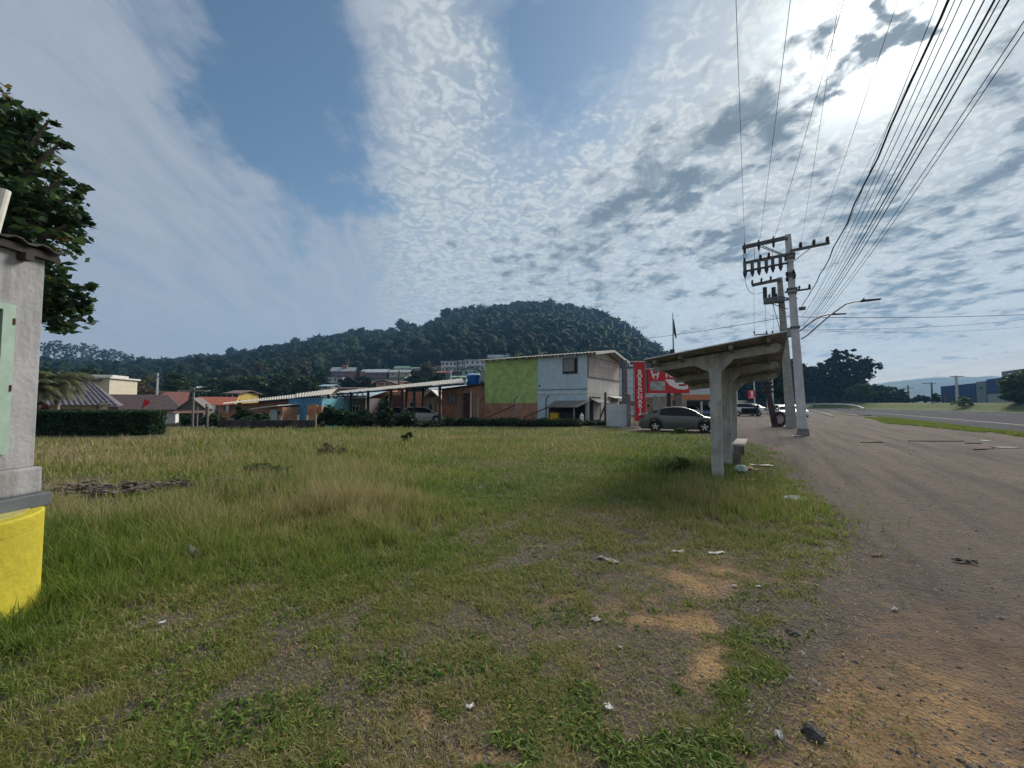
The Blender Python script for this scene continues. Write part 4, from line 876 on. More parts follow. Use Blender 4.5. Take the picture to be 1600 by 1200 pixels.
# shrubs by the wall
def bush(label, px, pyb, D, pyt, pxw, kind='mid', n=60, nl=24, leaf=.12, seed=1, name='shrub', group=None, tone0=.4, blobs=None):
    p = W(px, pyb, D); zb = gz1(p.x, p.y); H_ = CAMZ + (HY - pyt) / 640 * D - zb; w_ = pxw / 640 * D / 2
    t = thing(name, label, 'shrub' if 'shrub' in name else 'plant', (p.x, p.y, zb), 0, group); rr = random.Random(seed)
    trunk(t, (0, 0, -.1), (0, 0, H_ * .7), max(.03, H_ * .03), .02, [(.2 + .1 * i, (rr.uniform(-.6, .6) * w_, rr.uniform(-.5, .5) * w_, H_ * rr.uniform(.4, .8))) for i in range(5)], name='stem')
    B = blobs or [(0, .5, .7, .42), (-.5, .38, .5, .34), (.5, .4, .5, .36), (rr.uniform(-.3, .3), .75, .4, .25)]
    B = [(x * w_, rr.uniform(-.2, .2) * w_, z_ * H_, rx * w_, rx * w_ * .8, rz * H_) for x, z_, rx, rz in B]
    crown(B, n, nl, leaf, LM[kind], t, 'foliage', seed=seed, hollow=.3, tone0=tone0); return t
bush('round dark green shrub before the brick house wall', 378, 660, 31, 634, 34, 'mid', 90, 24, .13, 11)
bush('dark shrub filling the gap before the porch of the brick house', 402, 662, 29.5, 645, 60, 'dark', 90, 24, .13, 12)
bush('dark shrub under the laundry on the left', 335, 662, 34, 645, 46, 'dark', 80, 24, .13, 13)
bush('low dark shrub at the foot of the grey shack', 295, 662, 40, 645, 30, 'dark', 60, 24, .14, 14)
bush('broad black green shrub at the left end of the open shed', 520, 668, 29, 634, 56, 'dark', 200, 26, .12, 15, tone0=.3)
bush('dense black green shrub under the open shed roof', 562, 668, 29, 641, 60, 'dark', 200, 26, .12, 16, tone0=.3)
bush('dark shrub left of the silver hatchback', 632, 668, 29.5, 643, 40, 'dark', 120, 26, .12, 17, tone0=.3)
bush('low dark shrub under the silver hatchback', 668, 668, 30, 657, 52, 'dark', 120, 26, .1, 18, tone0=.35)
bush('conical green young tree under the open shed roof', 603, 668, 28.6, 615, 30, 'mid', 160, 26, .11, 19, name='small_tree_shrub', tone0=.35, blobs=[(0, .85, .35, .16), (0, .6, .65, .25), (0, .35, .85, .3), (.1, .15, .8, .2)])
# dark low hedge strip in front of the brick wall
f = Fr(W(690, 665, 31).x, 31.2, -9); hedge('low dark strip of weeds along the foot of the brick walls', f, 0, f.hit(905, 660, y=0)[0], 0, .5, .42, 'dark', 9000, .1, 'weed_strip', 'weeds', .09, 9)
bush('low dark weeds at the corner of the grey building', 930, 665, 31.5, 656, 60, 'mid', 90, 24, .09, 21, name='weed_shrub', tone0=.35)
# bigger leafed plants in the tall grass
bush('leafy weed with pale flower standing above the tall grass', 637, 690, 17.8, 674, 20, 'light', 9, 7, .12, 31, name='weed_plant', tone0=.6)
bush('dark bushy weed in the middle of the tall grass', 520, 720, 12.6, 690, 60, 'brown', 70, 12, .035, 32, name='weed_plant', tone0=.5)
bush('bright green broad grass clump left of the middle', 412, 748, 9.2, 722, 90, 'light', 90, 18, .05, 33, name='weed_plant', tone0=.6)
bush('dark leafy weed left of the near shelter column', 1062, 740, 10, 712, 60, 'light', 50, 14, .05, 34, name='weed_plant', tone0=.75)
bush('small weed tuft before the dark grey car', 1062, 678, 22.5, 668, 30, 'light', 40, 18, .06, 35, name='weed_plant', tone0=.5)
m_fibre_g = mat('grey_fibre_cement', (.34, .33, .31), .95, .15, 3, .3, 40, stain=.4)
# ================================================================== TWO-STOREY BUILDING AND ITS NEIGHBOURS
p = W(918, 663, 33.0); FB = Fr(p.x, p.y, -32, 0.0); f = FB
X_ = lambda px, y=0: f.hit(px, 630, y=y)[0]
ZC = f.hit(918, 551, y=-.3)[1]                     # eave over the near wall
xl, xm = f.hit(757, 620, y=0)[0], f.hit(840, 620, y=0)[0]; yb = 8.2
t = fthing('two_storey_building', 'two storey building, blue grey at the corner and green painted brick at its left end', 'building', f)
zb_, zt_ = -.3, ZC - .05; zmid = f.hit(840, 630, y=0)[1]
MB().box(xm, 0, 0, yb, zb_, zt_).build('painted_wall', m_bgrey, t)
MB().box(.003, .03, .003, yb - .003, f.hit(918, 614, y=0)[1], zt_ - .02).build('front_wall_panel', m_lgrey, t)
MB().box(.003, .024, .003, yb, zb_, f.hit(918, 614, y=0)[1] - .003).build('front_lower_wall', mat('dirty_white_wall', (.56, .54, .50), .9, .12, 2, .2, stain=.4), t)
MB().box(xl, xm - .004, .02, yb, zmid, zt_ - .05).build('green_brick_wall', m_brick_g, t)
MB().box(xl - .02, xm - .004, .03, yb, zb_, zmid - .004).build('red_brick_wall', m_brick, t)
zr_ = ZC + .62
b = MB()
for i in range(1):
    b.corr((xl - .5, -.45, ZC - .02), (.95, -.45, ZC - .02), (.95, yb / 2, zr_), (xl - .5, yb / 2, zr_), .3, .035, .02)
    b.corr((xl - .5, yb + .45, ZC - .02), (.95, yb + .45, ZC - .02), (.95, yb / 2 + .01, zr_), (xl - .5, yb / 2 + .01, zr_), .3, .035, .02)
rf = b.build('roof', m_fibre_g, t)
MB().poly([(0, zt_), (yb, zt_), (yb / 2, zr_ - .1)], 'x', -.12, -.02).build('gable_wall', m_lgrey, t)
for k in range(15):
    xx = xl + .3 + k * (abs(xl) + .3) / 14; MB().box(xx - .04, xx + .04, -.42, -.005, ZC - .17, ZC - .06).build('rafter_end', mat('pale_timber', (.42, .38, .33), .85, .15, 6), rf)
for sgn, y0, y1 in ((1, -.5, yb / 2), (-1, yb + .5, yb / 2)):
    MB().slab([(.93, y0, ZC - .03), (.98, y0, ZC - .03), (.98, y1, zr_ + .03), (.93, y1, zr_ + .03)], .2).build('barge_board', mat('white_trim', (.6, .6, .58), .8, .1, 4, stain=.3), rf)
# upper window, string courses, pipe holes
a, c = f.hit(879, 570, y=0)[0], f.hit(903, 570, y=0)[0]; z0, z1 = f.hit(890, 584.5, y=0)[1], f.hit(890, 559, y=0)[1]
w = win(f, t, a, c, z0, z1, 0, m_dark, m_dgrey); MB().box(a + .1, a + (c - a) * .78, -.045, -.02, z0 + .22, z1 - .08).build('shutter', mat('louvred_grey', (.22, .23, .24), .6, .15, 8), w)
MB().box(xm + .02, .0, -.03, -.003, f.hit(880, 609, y=0)[1], f.hit(880, 608, y=0)[1]).build('string_course', m_dgrey, t)
MB().box(xm + .02, .0, -.05, -.004, f.hit(880, 615.5, y=0)[1], f.hit(880, 614.2, y=0)[1]).build('ledge', m_lgrey, t)
a = f.hit(843, 603, y=0); MB().lathe([(.09, -.03), (.09, 0), (.07, .0)], (a[0], -.002, a[1]), 12, 'y').build('pipe_hole', m_dark, t)
# front face: faded billboard, doors, awning, small window
fy = lambda px, x=.04: f.hit(px, 600, x=x)[0]; fz = lambda px, py, x=.04: f.hit(px, py, x=x)[1]
y0, y1 = .08, fy(967); zA, zB = fz(919, 588), fz(919, 557)
bd = MB().box(.04, .09, y0, y1, zA, zB).build('faded_billboard', mat('faded_pink_print', (.47, .41, .41), .8, .1, 1.5, .0, stain=.1), t)
fr_ = MB(); fr_.box(.03, .11, y0 - .05, y0, zA - .05, zB + .05).box(.03, .11, y1, y1 + .05, zA - .05, zB + .05).box(.03, .11, y0, y1, zA - .05, zA).box(.03, .11, y0, y1, zB, zB + .05)
fr_.build('billboard_frame', m_dgrey, bd)
m_fad = mat('faded_cream_ink', (.56, .52, .43), .8, .08, 3); b = MB(); H_ = zB - zA; L_ = y1 - y0
b.box(.092, .097, y0 + L_ * .16, y0 + L_ * .88, zA + H_ * .16, zA + H_ * .24).box(.092, .097, y0 + L_ * .16, y0 + L_ * .9, zA + H_ * .30, zA + H_ * .37).box(.092, .097, y0 + L_ * .16, y0 + L_ * .85, zA + H_ * .43, zA + H_ * .5)
b.build('faded_text_lines', m_fad, bd)
vs, fs = text_mesh('LOJA', H_ * .36); q = [(.092 + v[2], y0 + L_ * .52 + v[0] * 1.6, zA + H_ * .73 + v[1]) for v in vs]; b = MB()
for j, (w_, h_) in enumerate([(.03, .18), (.1, .22), (.1, .16), (.05, .2), (.11, .2), (.04, .12)]): b.box(.092, .096, y0 + L_ * (.24 + .1 * j), y0 + L_ * (.24 + .1 * j + w_ * .7), zA + H_ * .62, zA + H_ * (.62 + h_))
b.build('faded_lettering', m_fad, bd)
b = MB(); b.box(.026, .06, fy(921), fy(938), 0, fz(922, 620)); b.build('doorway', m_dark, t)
dw = MB().box(.062, .09, fy(926), fy(936), .25, fz(930, 625)).build('metal_door', mat('grey_metal_door', (.30, .31, .31), .6, .1, 5), t)
MB().slab([(.03, fy(921), fz(921, 622)), (.03, fy(940), fz(921, 622)), (.8, fy(940), fz(921, 622) - .35), (.8, fy(921), fz(921, 622) - .35)], .05).build('awning', m_dgrey, t)
win(f, t, fy(953), fy(966), fz(958, 630.5), fz(958, 622), .03, mat('brown_blind', (.13, .07, .06), .6, .2), m_white_l, axis='x', s=-1)
MB().slab([(.03, fy(950), fz(955, 620) + .05), (.03, yb, fz(955, 620) + .05), (.7, yb, fz(955, 620) - .1), (.7, fy(950), fz(955, 620) - .1)], .05).build('window_canopy', m_white_l, t)
# lean-to with its yellow crate
t = fthing('lean_to', 'dark open lean to with thin sheet roof against the grey wall', 'lean-to', f)
a, c = f.hit(857, 640, y=-1.5)[0], f.hit(903, 640, y=-1.5)[0]; zl_ = f.hit(880, 635.5, y=-1.5)[1]
MB().slab([(a - .1, -1.7, zl_), (c, -1.7, zl_), (c + .5, -.06, zl_ + .5), (a - .1, -.06, zl_ + .5)], .06).build('roof', m_concd, t)
MB().box(a, c, -.12, -.02, -.1, zl_ + .3).build('painted_dark_interior', m_dark, t); MB().box(a, a + .06, -1.5, -.12, -.1, zl_ - .07).build('side_panel', mat('rusty_brown_sheet', (.13, .06, .05), .9, .2), t)  # near-black sheet at the back stands for the shade inside the lean-to
for px in (897,): xx = f.hit(px, 640, y=-1.45)[0]; MB().box(xx - .04, xx + .04, -1.5, -1.42, -.2, zl_ - .06).build('post', m_conc, t)
MB().box(f.hit(877, 640, y=-1.2)[0], f.hit(893, 640, y=-1.2)[0], -1.2, -.4, -.1, zl_ - .45).build('dark_cabinet', mat('near_black_blue_metal', (.015, .02, .03), .7, .2), t)
a, c = f.hit(858, 650, y=-1.4)[0], f.hit(871, 650, y=-1.4)[0]; zc_ = f.hit(865, 650, y=-1.4)[1]
t = fthing('yellow_crate', 'bright yellow box standing under the lean to', 'box', f); MB().box(a, c, -1.4, -.8, .02, f.hit(865, 645.5, y=-1.4)[1], .02).build('box_body', mat('yellow_plastic', (.62, .42, .02), .6, .1, 4), t)
MB().box(a - .02, c + .02, -1.42, -.78, f.hit(865, 645.5, y=-1.4)[1] - .001, f.hit(865, 645.5, y=-1.4)[1] + .04, .01).build('lid', mat('dull_olive_plastic', (.35, .28, .06), .6, .1, 4), t)
a = f.hit(909, 655, y=-1.3)[0]; t = thing('white_container', 'small white plastic container against the foot of the grey wall', 'container', (*f.w(a, -1.3), 0))
MB().lathe([(.14, .3), (.16, .4), (.16, .75), (.08, .86), (.05, .87), (.05, .95)], n=16).build('bottle', mat('white_plastic', (.7, .7, .7), .5, .05), t); MB().lathe([(.055, .95), (.055, 1.0)], n=12).build('cap', m_dgrey, t); MB().box(-.2, .2, -.2, .2, -.05, .3).build('plinth', m_conc, t)

# brick house with the water tank
f = Fr(*FB.w(xl - .1, .6), -32 + 14, 0.0); X_ = lambda px, y=0: f.hit(px, 635, y=y)[0]
t = fthing('brick_house', 'single storey raw brick house with framed window and a door recess', 'house', f)
a = X_(690); z1 = f.hit(692, 610, y=0)[1]; z2 = f.hit(757, 600.5, y=0)[1]
MB().hexa([(a, 0, -.4), (0, 0, -.4), (0, 6, -.4), (a, 6, -.4)], [(a, 0, z1), (0, 0, z2), (0, 6, z2), (a, 6, z1)]).build('wall', m_brick, t)
MB().slab([(a - .3, -.3, z1 + .12), (-.03, -.3, z2 + .12), (-.03, 6, z2 + .12), (a - .3, 6, z1 + .12)], .1).build('roof', mat('dark_edge_sheet', (.04, .045, .05), .8, .2), t)
win(f, t, X_(700), X_(713), f.hit(705, 632, y=0)[1], f.hit(705, 616.5, y=0)[1], gl=m_glass, fm=m_concd, depth=.06)
dr = MB().box(X_(724), X_(738), -.02, 0, 0, f.hit(730, 614, y=0)[1]).build('door_recess', mat('dark_maroon_boards', (.10, .045, .04), .9, .25, 4), t)
MB().box(X_(721), X_(724) - .01, -.06, -.002, -.1, f.hit(722, 616, y=0)[1]).build('door_jamb', m_concd, t); MB().tube([(X_(736.5), -.12, 0), (X_(736.5), -.12, f.hit(736, 612, y=0)[1])], .1, 10).build('drain_pipe', m_lgrey, t)
for k, (px, py) in enumerate([(719, 608), (737, 609), (717, 613), (726, 614)]):
    q = f.hit(px, py, y=0); MB().box(q[0] - .13, q[0] + .13, -.02, -.001, q[1] - .09, q[1] + .09).build('mortar_patch', mat('pale_mortar', (.5, .44, .38), .9, .15), t)
q0 = f.hit(740, 603.5, y=1.2); zt = f.hit(740, 586, y=1.2)[1]; t = thing('water_tank', 'round bright blue water tank standing on the brick house roof', 'water tank', (*f.w(q0[0], 1.2), 0))
m_tank = mat('bright_blue_plastic', (.012, .10, .42), .45, .08, 3); zb2 = z1 + (z2 - z1) * .6 + .1
MB().lathe([(.56, zb2), (.60, zb2 + .1), (.66, zt - .25), (.69, zt - .24), (.70, zt - .02)], n=40).build('tank_body', m_tank, t, True); MB().lathe([(.72, zt - .08), (.73, zt), (.5, zt + .1), (.15, zt + .16), (0, zt + .16)], n=40, caps=False).build('lid', mat('pale_blue_lid', (.25, .42, .62), .5, .08, 3), t, True)

# open shed
f = Fr(W(690, 660, 36).x, 36.5, -32 + 14, -.2); X_ = lambda px, y=0: f.hit(px, 635, y=y)[0]; Z_ = lambda px, py, y=0: f.hit(px, py, y=y)[1]
f.z = -.2
t = fthing('open_shed', 'long open shed with pale sloping sheet roof on dark steel posts', 'shed', f)
m_shroof = mat('pale_dusty_roof_sheet', (.44, .42, .38), .9, .08, 1.5, .2, 30, stain=.15)
yN, yF = -1.0, 6.0
b = MB(); b.corr((X_(525, yN), yN, Z_(525, 614, yN)), (X_(725, yN), yN, Z_(725, 597.5, yN)), (X_(722, yF), yF, Z_(722, 591, yF)), (X_(532, yF), yF, Z_(532, 611, yF)), .28, .014, .02); b.build('roof', m_shroof, t)
def roofz(px, y): k = (px - 525) / 200; k2 = (y - yN) / (yF - yN); return Z_(px, 614 - 16.5 * k, yN) * (1 - k2) + k2 * Z_(px, 611 - 20 * k, yF)
b = MB(); b.tube([(X_(525, yN), yN, Z_(525, 614, yN) - .14), (X_(725, yN), yN, Z_(725, 597.5, yN) - .14)], .08, 4); b.build('edge_beam', m_steel, t)
for px, y in ((513, -.8), (548, -.8), (575, 1), (628, -.8), (647, -.8), (635, 3), (661, 3), (687, -.8), (611, 3)):
    xx = X_(px, y); MB().box(xx - .09, xx + .09, y - .09, y + .09, -.3, max(roofz(max(px, 527), y) - .1, 2.0)).build('post', m_steel, t)
for i in range(7):
    a, c = 517 + i * 7.5, 524.5 + i * 7.5; zt1 = Z_(a + 4, 614.5 - (a - 517) * .08, -.8); zb1 = zt1 - .55
    MB().tube([(X_(a, -.8), -.8, zb1 if i % 2 else zt1), (X_(c, -.8), -.8, zt1 if i % 2 else zb1)], .05, 5).build('truss_brace', m_steel, t)
MB().tube([(X_(513, -.8), -.8, Z_(513, 620, -.8)), (X_(575, -.8), -.8, Z_(575, 619, -.8))], .05, 5).build('truss_chord', m_steel, t)
# houses seen through the shed
f = Fr(W(690, 650, 47).x, 47, -12, -.5); t = fthing('orange_brick_house', 'orange brick house with grey tile roofs seen through the open shed', 'house', f)
a = f.hit(572, 640, y=0)[0]; zt = f.hit(640, 612, y=0)[1]; c = f.hit(689, 640, y=0)[0]
MB().box(a, c, 0, 6, -.4, zt).build('wall', m_brick_o, t)
b = MB(); b.box(f.hit(612, 640, y=0)[0], f.hit(627, 640, y=0)[0], -.03, 0, .6, zt - .4); b.build('boarded_panel', mat('maroon_boards', (.16, .06, .05), .9, .2), t)
gable(f, t, f.hit(663, 640, y=-1)[0], c + .2, -1, 6, f.hit(675, 615, y=-1)[1] - .3, f.hit(675, 608.5, y=-1)[1], m_lgrey, .3, 'y'); MB().box(f.hit(663, 640, y=-1)[0], c, -.9, -.02, -.4, f.hit(675, 615, y=-1)[1] - .35).build('porch_wall', mat('ochre_wall', (.36, .25, .15), .9, .15, 2), t)
win(f, t, f.hit(640, 640, y=0)[0], f.hit(647, 640, y=0)[0], 1.2, 2.4); win(f, t, f.hit(669, 640, y=-.9)[0], f.hit(676, 640, y=-.9)[0], 1.2, 2.3, y=-.9)
f = Fr(W(530, 650, 45).x, 45, -10, -.5); t = fthing('grey_cottage', 'grey cottage with white panelled front behind the left end of the shed', 'house', f)
a, c = f.hit(520, 640, y=0)[0], f.hit(571, 640, y=0)[0]; zt = f.hit(540, 622, y=0)[1]
gwall(MB(), a, c, 0, 5, -.4, zt).build('wall', mat('grey_violet_wall', (.20, .18, .18), .9, .15, 2, stain=.3), t); MB().slab([(a - .4, -.6, zt + .05), (c + .3, -.6, zt + .05), (c + .3, 5, zt + 1.1), (a - .4, 5, zt + 1.1)], .1).build('roof', mat('pale_blue_sheet', (.42, .55, .62), .7, .1, 2), t)
win(f, t, a + .5, a + 1.5, .9, 2.0); win(f, t, c - 1.6, c - .7, .9, 2.0); MB().box((a + c) / 2 - .45, (a + c) / 2 + .45, -.03, 0, -.3, 1.9).build('door', mat('white_door', (.5, .5, .5), .7), t)

# fence: bent top posts, braces, wooden post, low panel, steel column
m_cp = mat('fence_post_concrete', (.22, .21, .195), .95, .2, 5, .4, stain=.4)
def bent_post(px, pyb, D, pyt, label, group='bent topped concrete fence posts', r=.075, bend_=-.28):
    p = W(px, pyb, D); q = thing('fence_post', label, 'post', (p.x, p.y, 0), 0, group); zt = W(px, pyt, D).z
    MB().box(-r, r, -r, r, -.2, zt - .3, .01).build('shaft', m_cp, q); MB().hexa([(-r, -r, zt - .3), (r, -r, zt - .3), (r, r, zt - .3), (-r, r, zt - .3)], [(-r + bend_ * -1, -r, zt), (r + bend_ * -1, -r, zt), (r - bend_, r, zt), (-r - bend_, r, zt)]).build('bent_arm', m_cp, q)
bent_post(746.5, 665, 31.5, 620, 'straight concrete fence post before the brick house door', bend_=0)
bent_post(803.5, 665, 32, 619, 'bent topped fence post in front of the green wall')
bent_post(853.5, 665, 32, 617, 'bent topped dark fence post left of the lean to')
bent_post(983, 668, 29.5, 612, 'leaning bent topped fence post left of the tall red sign', bend_=.4, r=.11)
def brace(px0, py0, px1, py1, D, label):
    a, c = W(px0, py0, D), W(px1, py1, D); t = thing('brace_pole', label, 'pole', (a.x, a.y, a.z)); MB().tube([(0, 0, 0), tuple(c - a)], .05, 7).build('pole', mat('brown_timber_pole', (.12, .06, .05), .9, .25, 8), t)
brace(745, 660, 804, 633, 31.6, 'long brown brace leaning against the bent post before the green wall'); brace(817, 653, 856, 636.5, 31.8, 'shorter brown brace leaning towards the lean to')
p = W(946.5, 665, 31); t = thing('timber_post', 'thick dark timber post at the white front of the building', 'post', (p.x, p.y, 0)); zt = W(946, 613, 31).z
MB().tube([(0, 0, -.2), (-.02, 0, zt * .5), (0, 0, zt)], [.12, .1, .09], 8).build('post', m_wood, t); MB().tube([(-.62, 0, .0), (-.03, 0, zt * .62)], .07, 7).build('diagonal_brace', mat('brown_timber_pole', (.12, .06, .05)), t)
f = Fr(W(946, 667, 30).x, 30.4, -22, 0); t = fthing('grey_panel_wall', 'short plain pale grey wall at the front corner of the building', 'wall', f)
a, c = f.hit(947.5, 650, y=0)[0], f.hit(984, 650, y=0)[0]; zt = f.hit(965, 632, y=0)[1]; am = a + (c - a) * .66
MB().box(a, am, 0, .14, -.3, zt).build('left_panel', mat('grey_smooth_render', (.50, .56, .59), .9, .08, 1.5, .2, stain=.25), t); MB().box(am + .004, c, -.02, .14, -.3, zt + .01).build('right_panel', MATS['grey_smooth_render'], t)
MB().box(c + .002, c + .07, -.02, .15, -.3, zt + .02).build('edge_strip', m_white_l, t)
p = W(976.5, 640, 31.5); t = thing('steel_column', 'tall dark grey steel column in front of the roof corner', 'column', (p.x, p.y, 0)); zt = W(976, 563, 31.5).z
b = MB(); b.box(-.17, .17, -.14, -.10, -.2, zt).box(-.17, .17, .10, .14, -.2, zt).box(-.025, .025, -.10, .10, -.2, zt); b.build('beam', mat('blue_grey_steel', (.12, .14, .16), .6, .15, 5), t); MB().box(-.4, .75, -.2, .2, W(976, 634, 31.5).z, W(976, 627, 31.5).z).build('meter_box', m_dgrey, t)

# ---------------------------------------------------------------- signs
m_red = mat('sign_red', (.52, .02, .03), .5, .06, 3, stain=.08); m_ink = mat('sign_white', (.75, .75, .75), .5, .05)
p = W(1000, 660, 29); f = Fr(p.x, p.y, -8, 0); t = fthing('tyre_shop_sign', 'tall narrow red sign with white vertical lettering BORRACHARIA', 'sign', f)
a, c = f.hit(992, 620, y=0)[0], f.hit(1008, 620, y=0)[0]; z0, z1 = f.hit(1000, 658, y=0)[1], f.hit(1000, 565.5, y=0)[1]; w_ = c - a
MB().box(a, c, 0, .12, z0, z1, .02).build('board', m_red, t); zs = f.hit(1000, 581, y=0)[1]; zs2 = f.hit(1000, 649, y=0)[1]
for i, ch in enumerate('BORRACHARIA'):
    vs, fs = text_mesh(ch, .37, .004, .012); zc_ = zs + (zs2 + (zs - zs2) * .1 - zs) * i / 9.2 * 1.0 + .3
    MB().add([((a + c) / 2 + v[0] * 1.2, -.006 - v[2], zc_ - .3 + v[1]) for v in vs], fs).build('letter', m_ink, t)
for xx in (a - .06, c + .08): MB().tube([(xx, .06, -.2), (xx, .06, z1 - .1)], .03, 8).build('post', m_gal, t)
f = Fr(W(1045, 640, 36).x, 36, -2, 0); t = fthing('billboard', 'red and white billboard on two posts seen below the shelter roof', 'billboard', f)
a, c = f.hit(1012, 600, y=0)[0], f.hit(1077, 600, y=0)[0]; z0, z1 = f.hit(1040, 614.5, y=0)[1], f.hit(1040, 577, y=0)[1]; H_ = z1 - z0; L_ = c - a
bd = MB().box(a, c, 0, .12, z0, z1).build('board', m_red, t); MB().box(a - .16, a - .003, -.02, .5, z0, z1).build('side_frame', m_steel, t)
m_pic = mat('printed_tyre_picture', (.34, .38, .38), .6, .4, 2.2, col2=(.12, .15, .14))
MB().box(a + L_ * .06, a + L_ * .42, -.004, -.001, z0 + H_ * .12, z0 + H_ * .5).build('printed_picture', m_pic, bd)
sw = [(.42, .58), (.72, .56), (.97, .48), (.97, .2), (.9, .15), (.7, .18), (.52, .34)]
MB().poly([(a + L_ * x, z0 + H_ * z) for x, z in sw], 'y', -.006, -.002).build('white_swoosh', m_ink, bd); MB().box(a + L_ * .75, a + L_ * .92, -.009, -.0065, z0 + H_ * .3, z0 + H_ * .38, .0).build('red_capsule', mat('dark_red_ink', (.35, .02, .03), .6), bd)
b = MB(); lx = a + L_ * .17; u_ = H_ * .34
b.poly([(lx - u_ * .5, z0 + H_ * .96), (lx - u_ * .3, z0 + H_ * .96), (lx - u_ * .02, z0 + H_ * .64), (lx - u_ * .22, z0 + H_ * .64)], 'y', -.006, -.001)
b.poly([(lx + u_ * .42, z0 + H_ * .96), (lx + u_ * .62, z0 + H_ * .96), (lx + u_ * .42, z0 + H_ * .64), (lx + u_ * .24, z0 + H_ * .64)], 'y', -.006, -.001)
b.box(lx - u_ * .12, lx + u_ * .3, -.0065, -.0012, z0 + H_ * .74, z0 + H_ * .81).box(lx + u_ * .05, lx + u_ * .55, -.0068, -.0014, z0 + H_ * .88, z0 + H_ * .95); b.build('cart_emblem', m_ink, bd)
for k in (-.02, .3): MB().lathe([(.0, -.006), (u_ * .07, -.006), (u_ * .07, -.001)], (lx + u_ * k, 0, z0 + H_ * .595), 12, 'y', False).build('emblem_dot', m_ink, bd)
vs, fs = text_mesh('REI', H_ * .44, .003, .02); MB().add([(a + L_ * .6 + v[0], -.004 - v[2], z0 + H_ * .8 + v[1]) for v in vs], fs).build('lettering', m_ink, bd)
for px, w_, mm in ((1045, .12, m_steel), (1059.5, .26, m_concd)):
    xx = f.hit(px, 620, y=.3)[0]; MB().box(xx - w_, xx + w_, .15, .45, -.2, z0 + .3).build('post', mm, t)
p = W(1054, 640, 58); t = thing('flagpole', 'tall thin mast with a furled dark banner above the shelter roof', 'flagpole', (p.x, p.y, 0)); zt = W(1054, 489, 58).z
MB().tube([(0, 0, -.2), (0, 0, W(1054, 556, 58).z), (0, 0, zt)], [.16, .14, .05], 8).build('mast', m_gal, t); MB().box(-.45, .12, -.15, .15, W(1054, 554, 58).z - .1, W(1054, 546, 58).z).build('bracket', m_steel, t)
z0, z1 = W(1054, 530, 58).z, W(1054, 497, 58).z; MB().add([(.05, 0, z1), (.2, .1, z1 - .2), (.3, -.08, z1 - 1.4), (.55, .1, z0 + .3), (.4, 0, z0), (.08, .06, z0 + 1.0), (.05, .12, z1 - 1)], [(0, 1, 2, 6), (6, 2, 3, 5), (5, 3, 4)]).build('banner', mat('dark_blue_banner', (.05, .06, .09), .9), t)
# warehouse, walls, canopy building behind
f = Fr(W(975, 640, 60).x, 60, -6, 0); t = fthing('metal_warehouse', 'pale grey sheet metal warehouse with dark roof band behind the tall red sign', 'warehouse', f)
m_sid = mat('pale_metal_siding', (.52, .58, .63), .6, .06, 1.2, stain=.1); a, c = f.hit(960, 620, y=0)[0], f.hit(1150, 620, y=0)[0]; z1 = f.hit(990, 575, y=0)[1]
MB().box(a, c, 0, 15, -.2, z1).build('wall', m_sid, t)
for k in range(6): MB().box(a, c, -.05, -.002, z1 * (k + 1) / 7 - .03, z1 * (k + 1) / 7 + .02).build('siding_seam', mat('seam_grey', (.22, .25, .28), .7), t)
zt = f.hit(990, 566, y=0)[1]; c2 = f.hit(1016, 620, y=0)[0]; MB().box(a, c2, -.3, 14, z1 + .003, zt).build('roof_band', mat('dark_teal_grey', (.09, .12, .14), .7, .15, 2), t)
MB().box(a, c2 + .6, -.5, 14.3, zt + .003, zt + .12).build('roof', m_lgrey, t); MB().slab([(c2, -.2, zt - .3), (c, -.2, z1 + .15), (c, 15, z1 + .15), (c2, 15, zt - .3)], .15).build('lower_roof', m_lgrey, t)
for k, px in enumerate((979, 984.5, 988)): q = f.hit(px, 572, y=-.31)[0]; MB().box(q - .13, q + .13, -.33, -.305, z1 + .2, z1 + .62 - .1 * k).build('wall_lettering', m_ink, t)
f = Fr(W(1075, 640, 52).x, 52, 0, 0); t = fthing('orange_canopy', 'low canopy with orange fascia sheltering parked cars', 'canopy', f)
a, c = f.hit(1060, 630, y=0)[0], f.hit(1135, 630, y=0)[0]; z0, z1 = f.hit(1090, 633.8, y=0)[1], f.hit(1090, 625, y=0)[1]; z0 += .55; z1 += .7
MB().box(a, c, 0, 4.5, z0 + .18, z1).build('fascia', mat('orange_fascia', (.50, .19, .09), .7, .08, 3), t); MB().box(a + .1, c - .1, .1, 4.4, z0, z0 + .178).build('soffit', m_dgrey, t); MB().box(a, c, 4.6, 4.8, -.1, z0).build('back_wall', mat('dim_grey_wall', (.13, .14, .16), .9), t)
for xx in (a + .2, (a + c) / 2, c - .2): MB().box(xx - .1, xx + .1, .2, .4, -.1, z0 - .003).build('post', m_lgrey, t)
f = Fr(W(1028, 650, 44).x, 44, -3, 0); t = fthing('concrete_tank', 'squat concrete block behind the grey car under the billboard', 'wall', f); c = f.hit(1051, 640, y=0)[0]
MB().box(0, c, 0, 2, -.1, f.hit(1040, 622, y=0)[1]).build('block', m_conc, t); MB().box(-.05, c + .05, -.05, 2.05, f.hit(1040, 622, y=0)[1] + .002, f.hit(1040, 621, y=0)[1] + .1).build('coping', m_conc, t)
for k in (.33, .66): MB().box(c * k - .03, c * k + .03, -.04, -.002, -.1, f.hit(1040, 622, y=0)[1] - .01).build('joint', m_concd, t)
p = W(1068, 640, 40); t = thing('small_banner', 'narrow pale banner with faint lettering right of the billboard posts', 'banner', (p.x, p.y, 0)); zt = W(1068, 624.5, 40).z
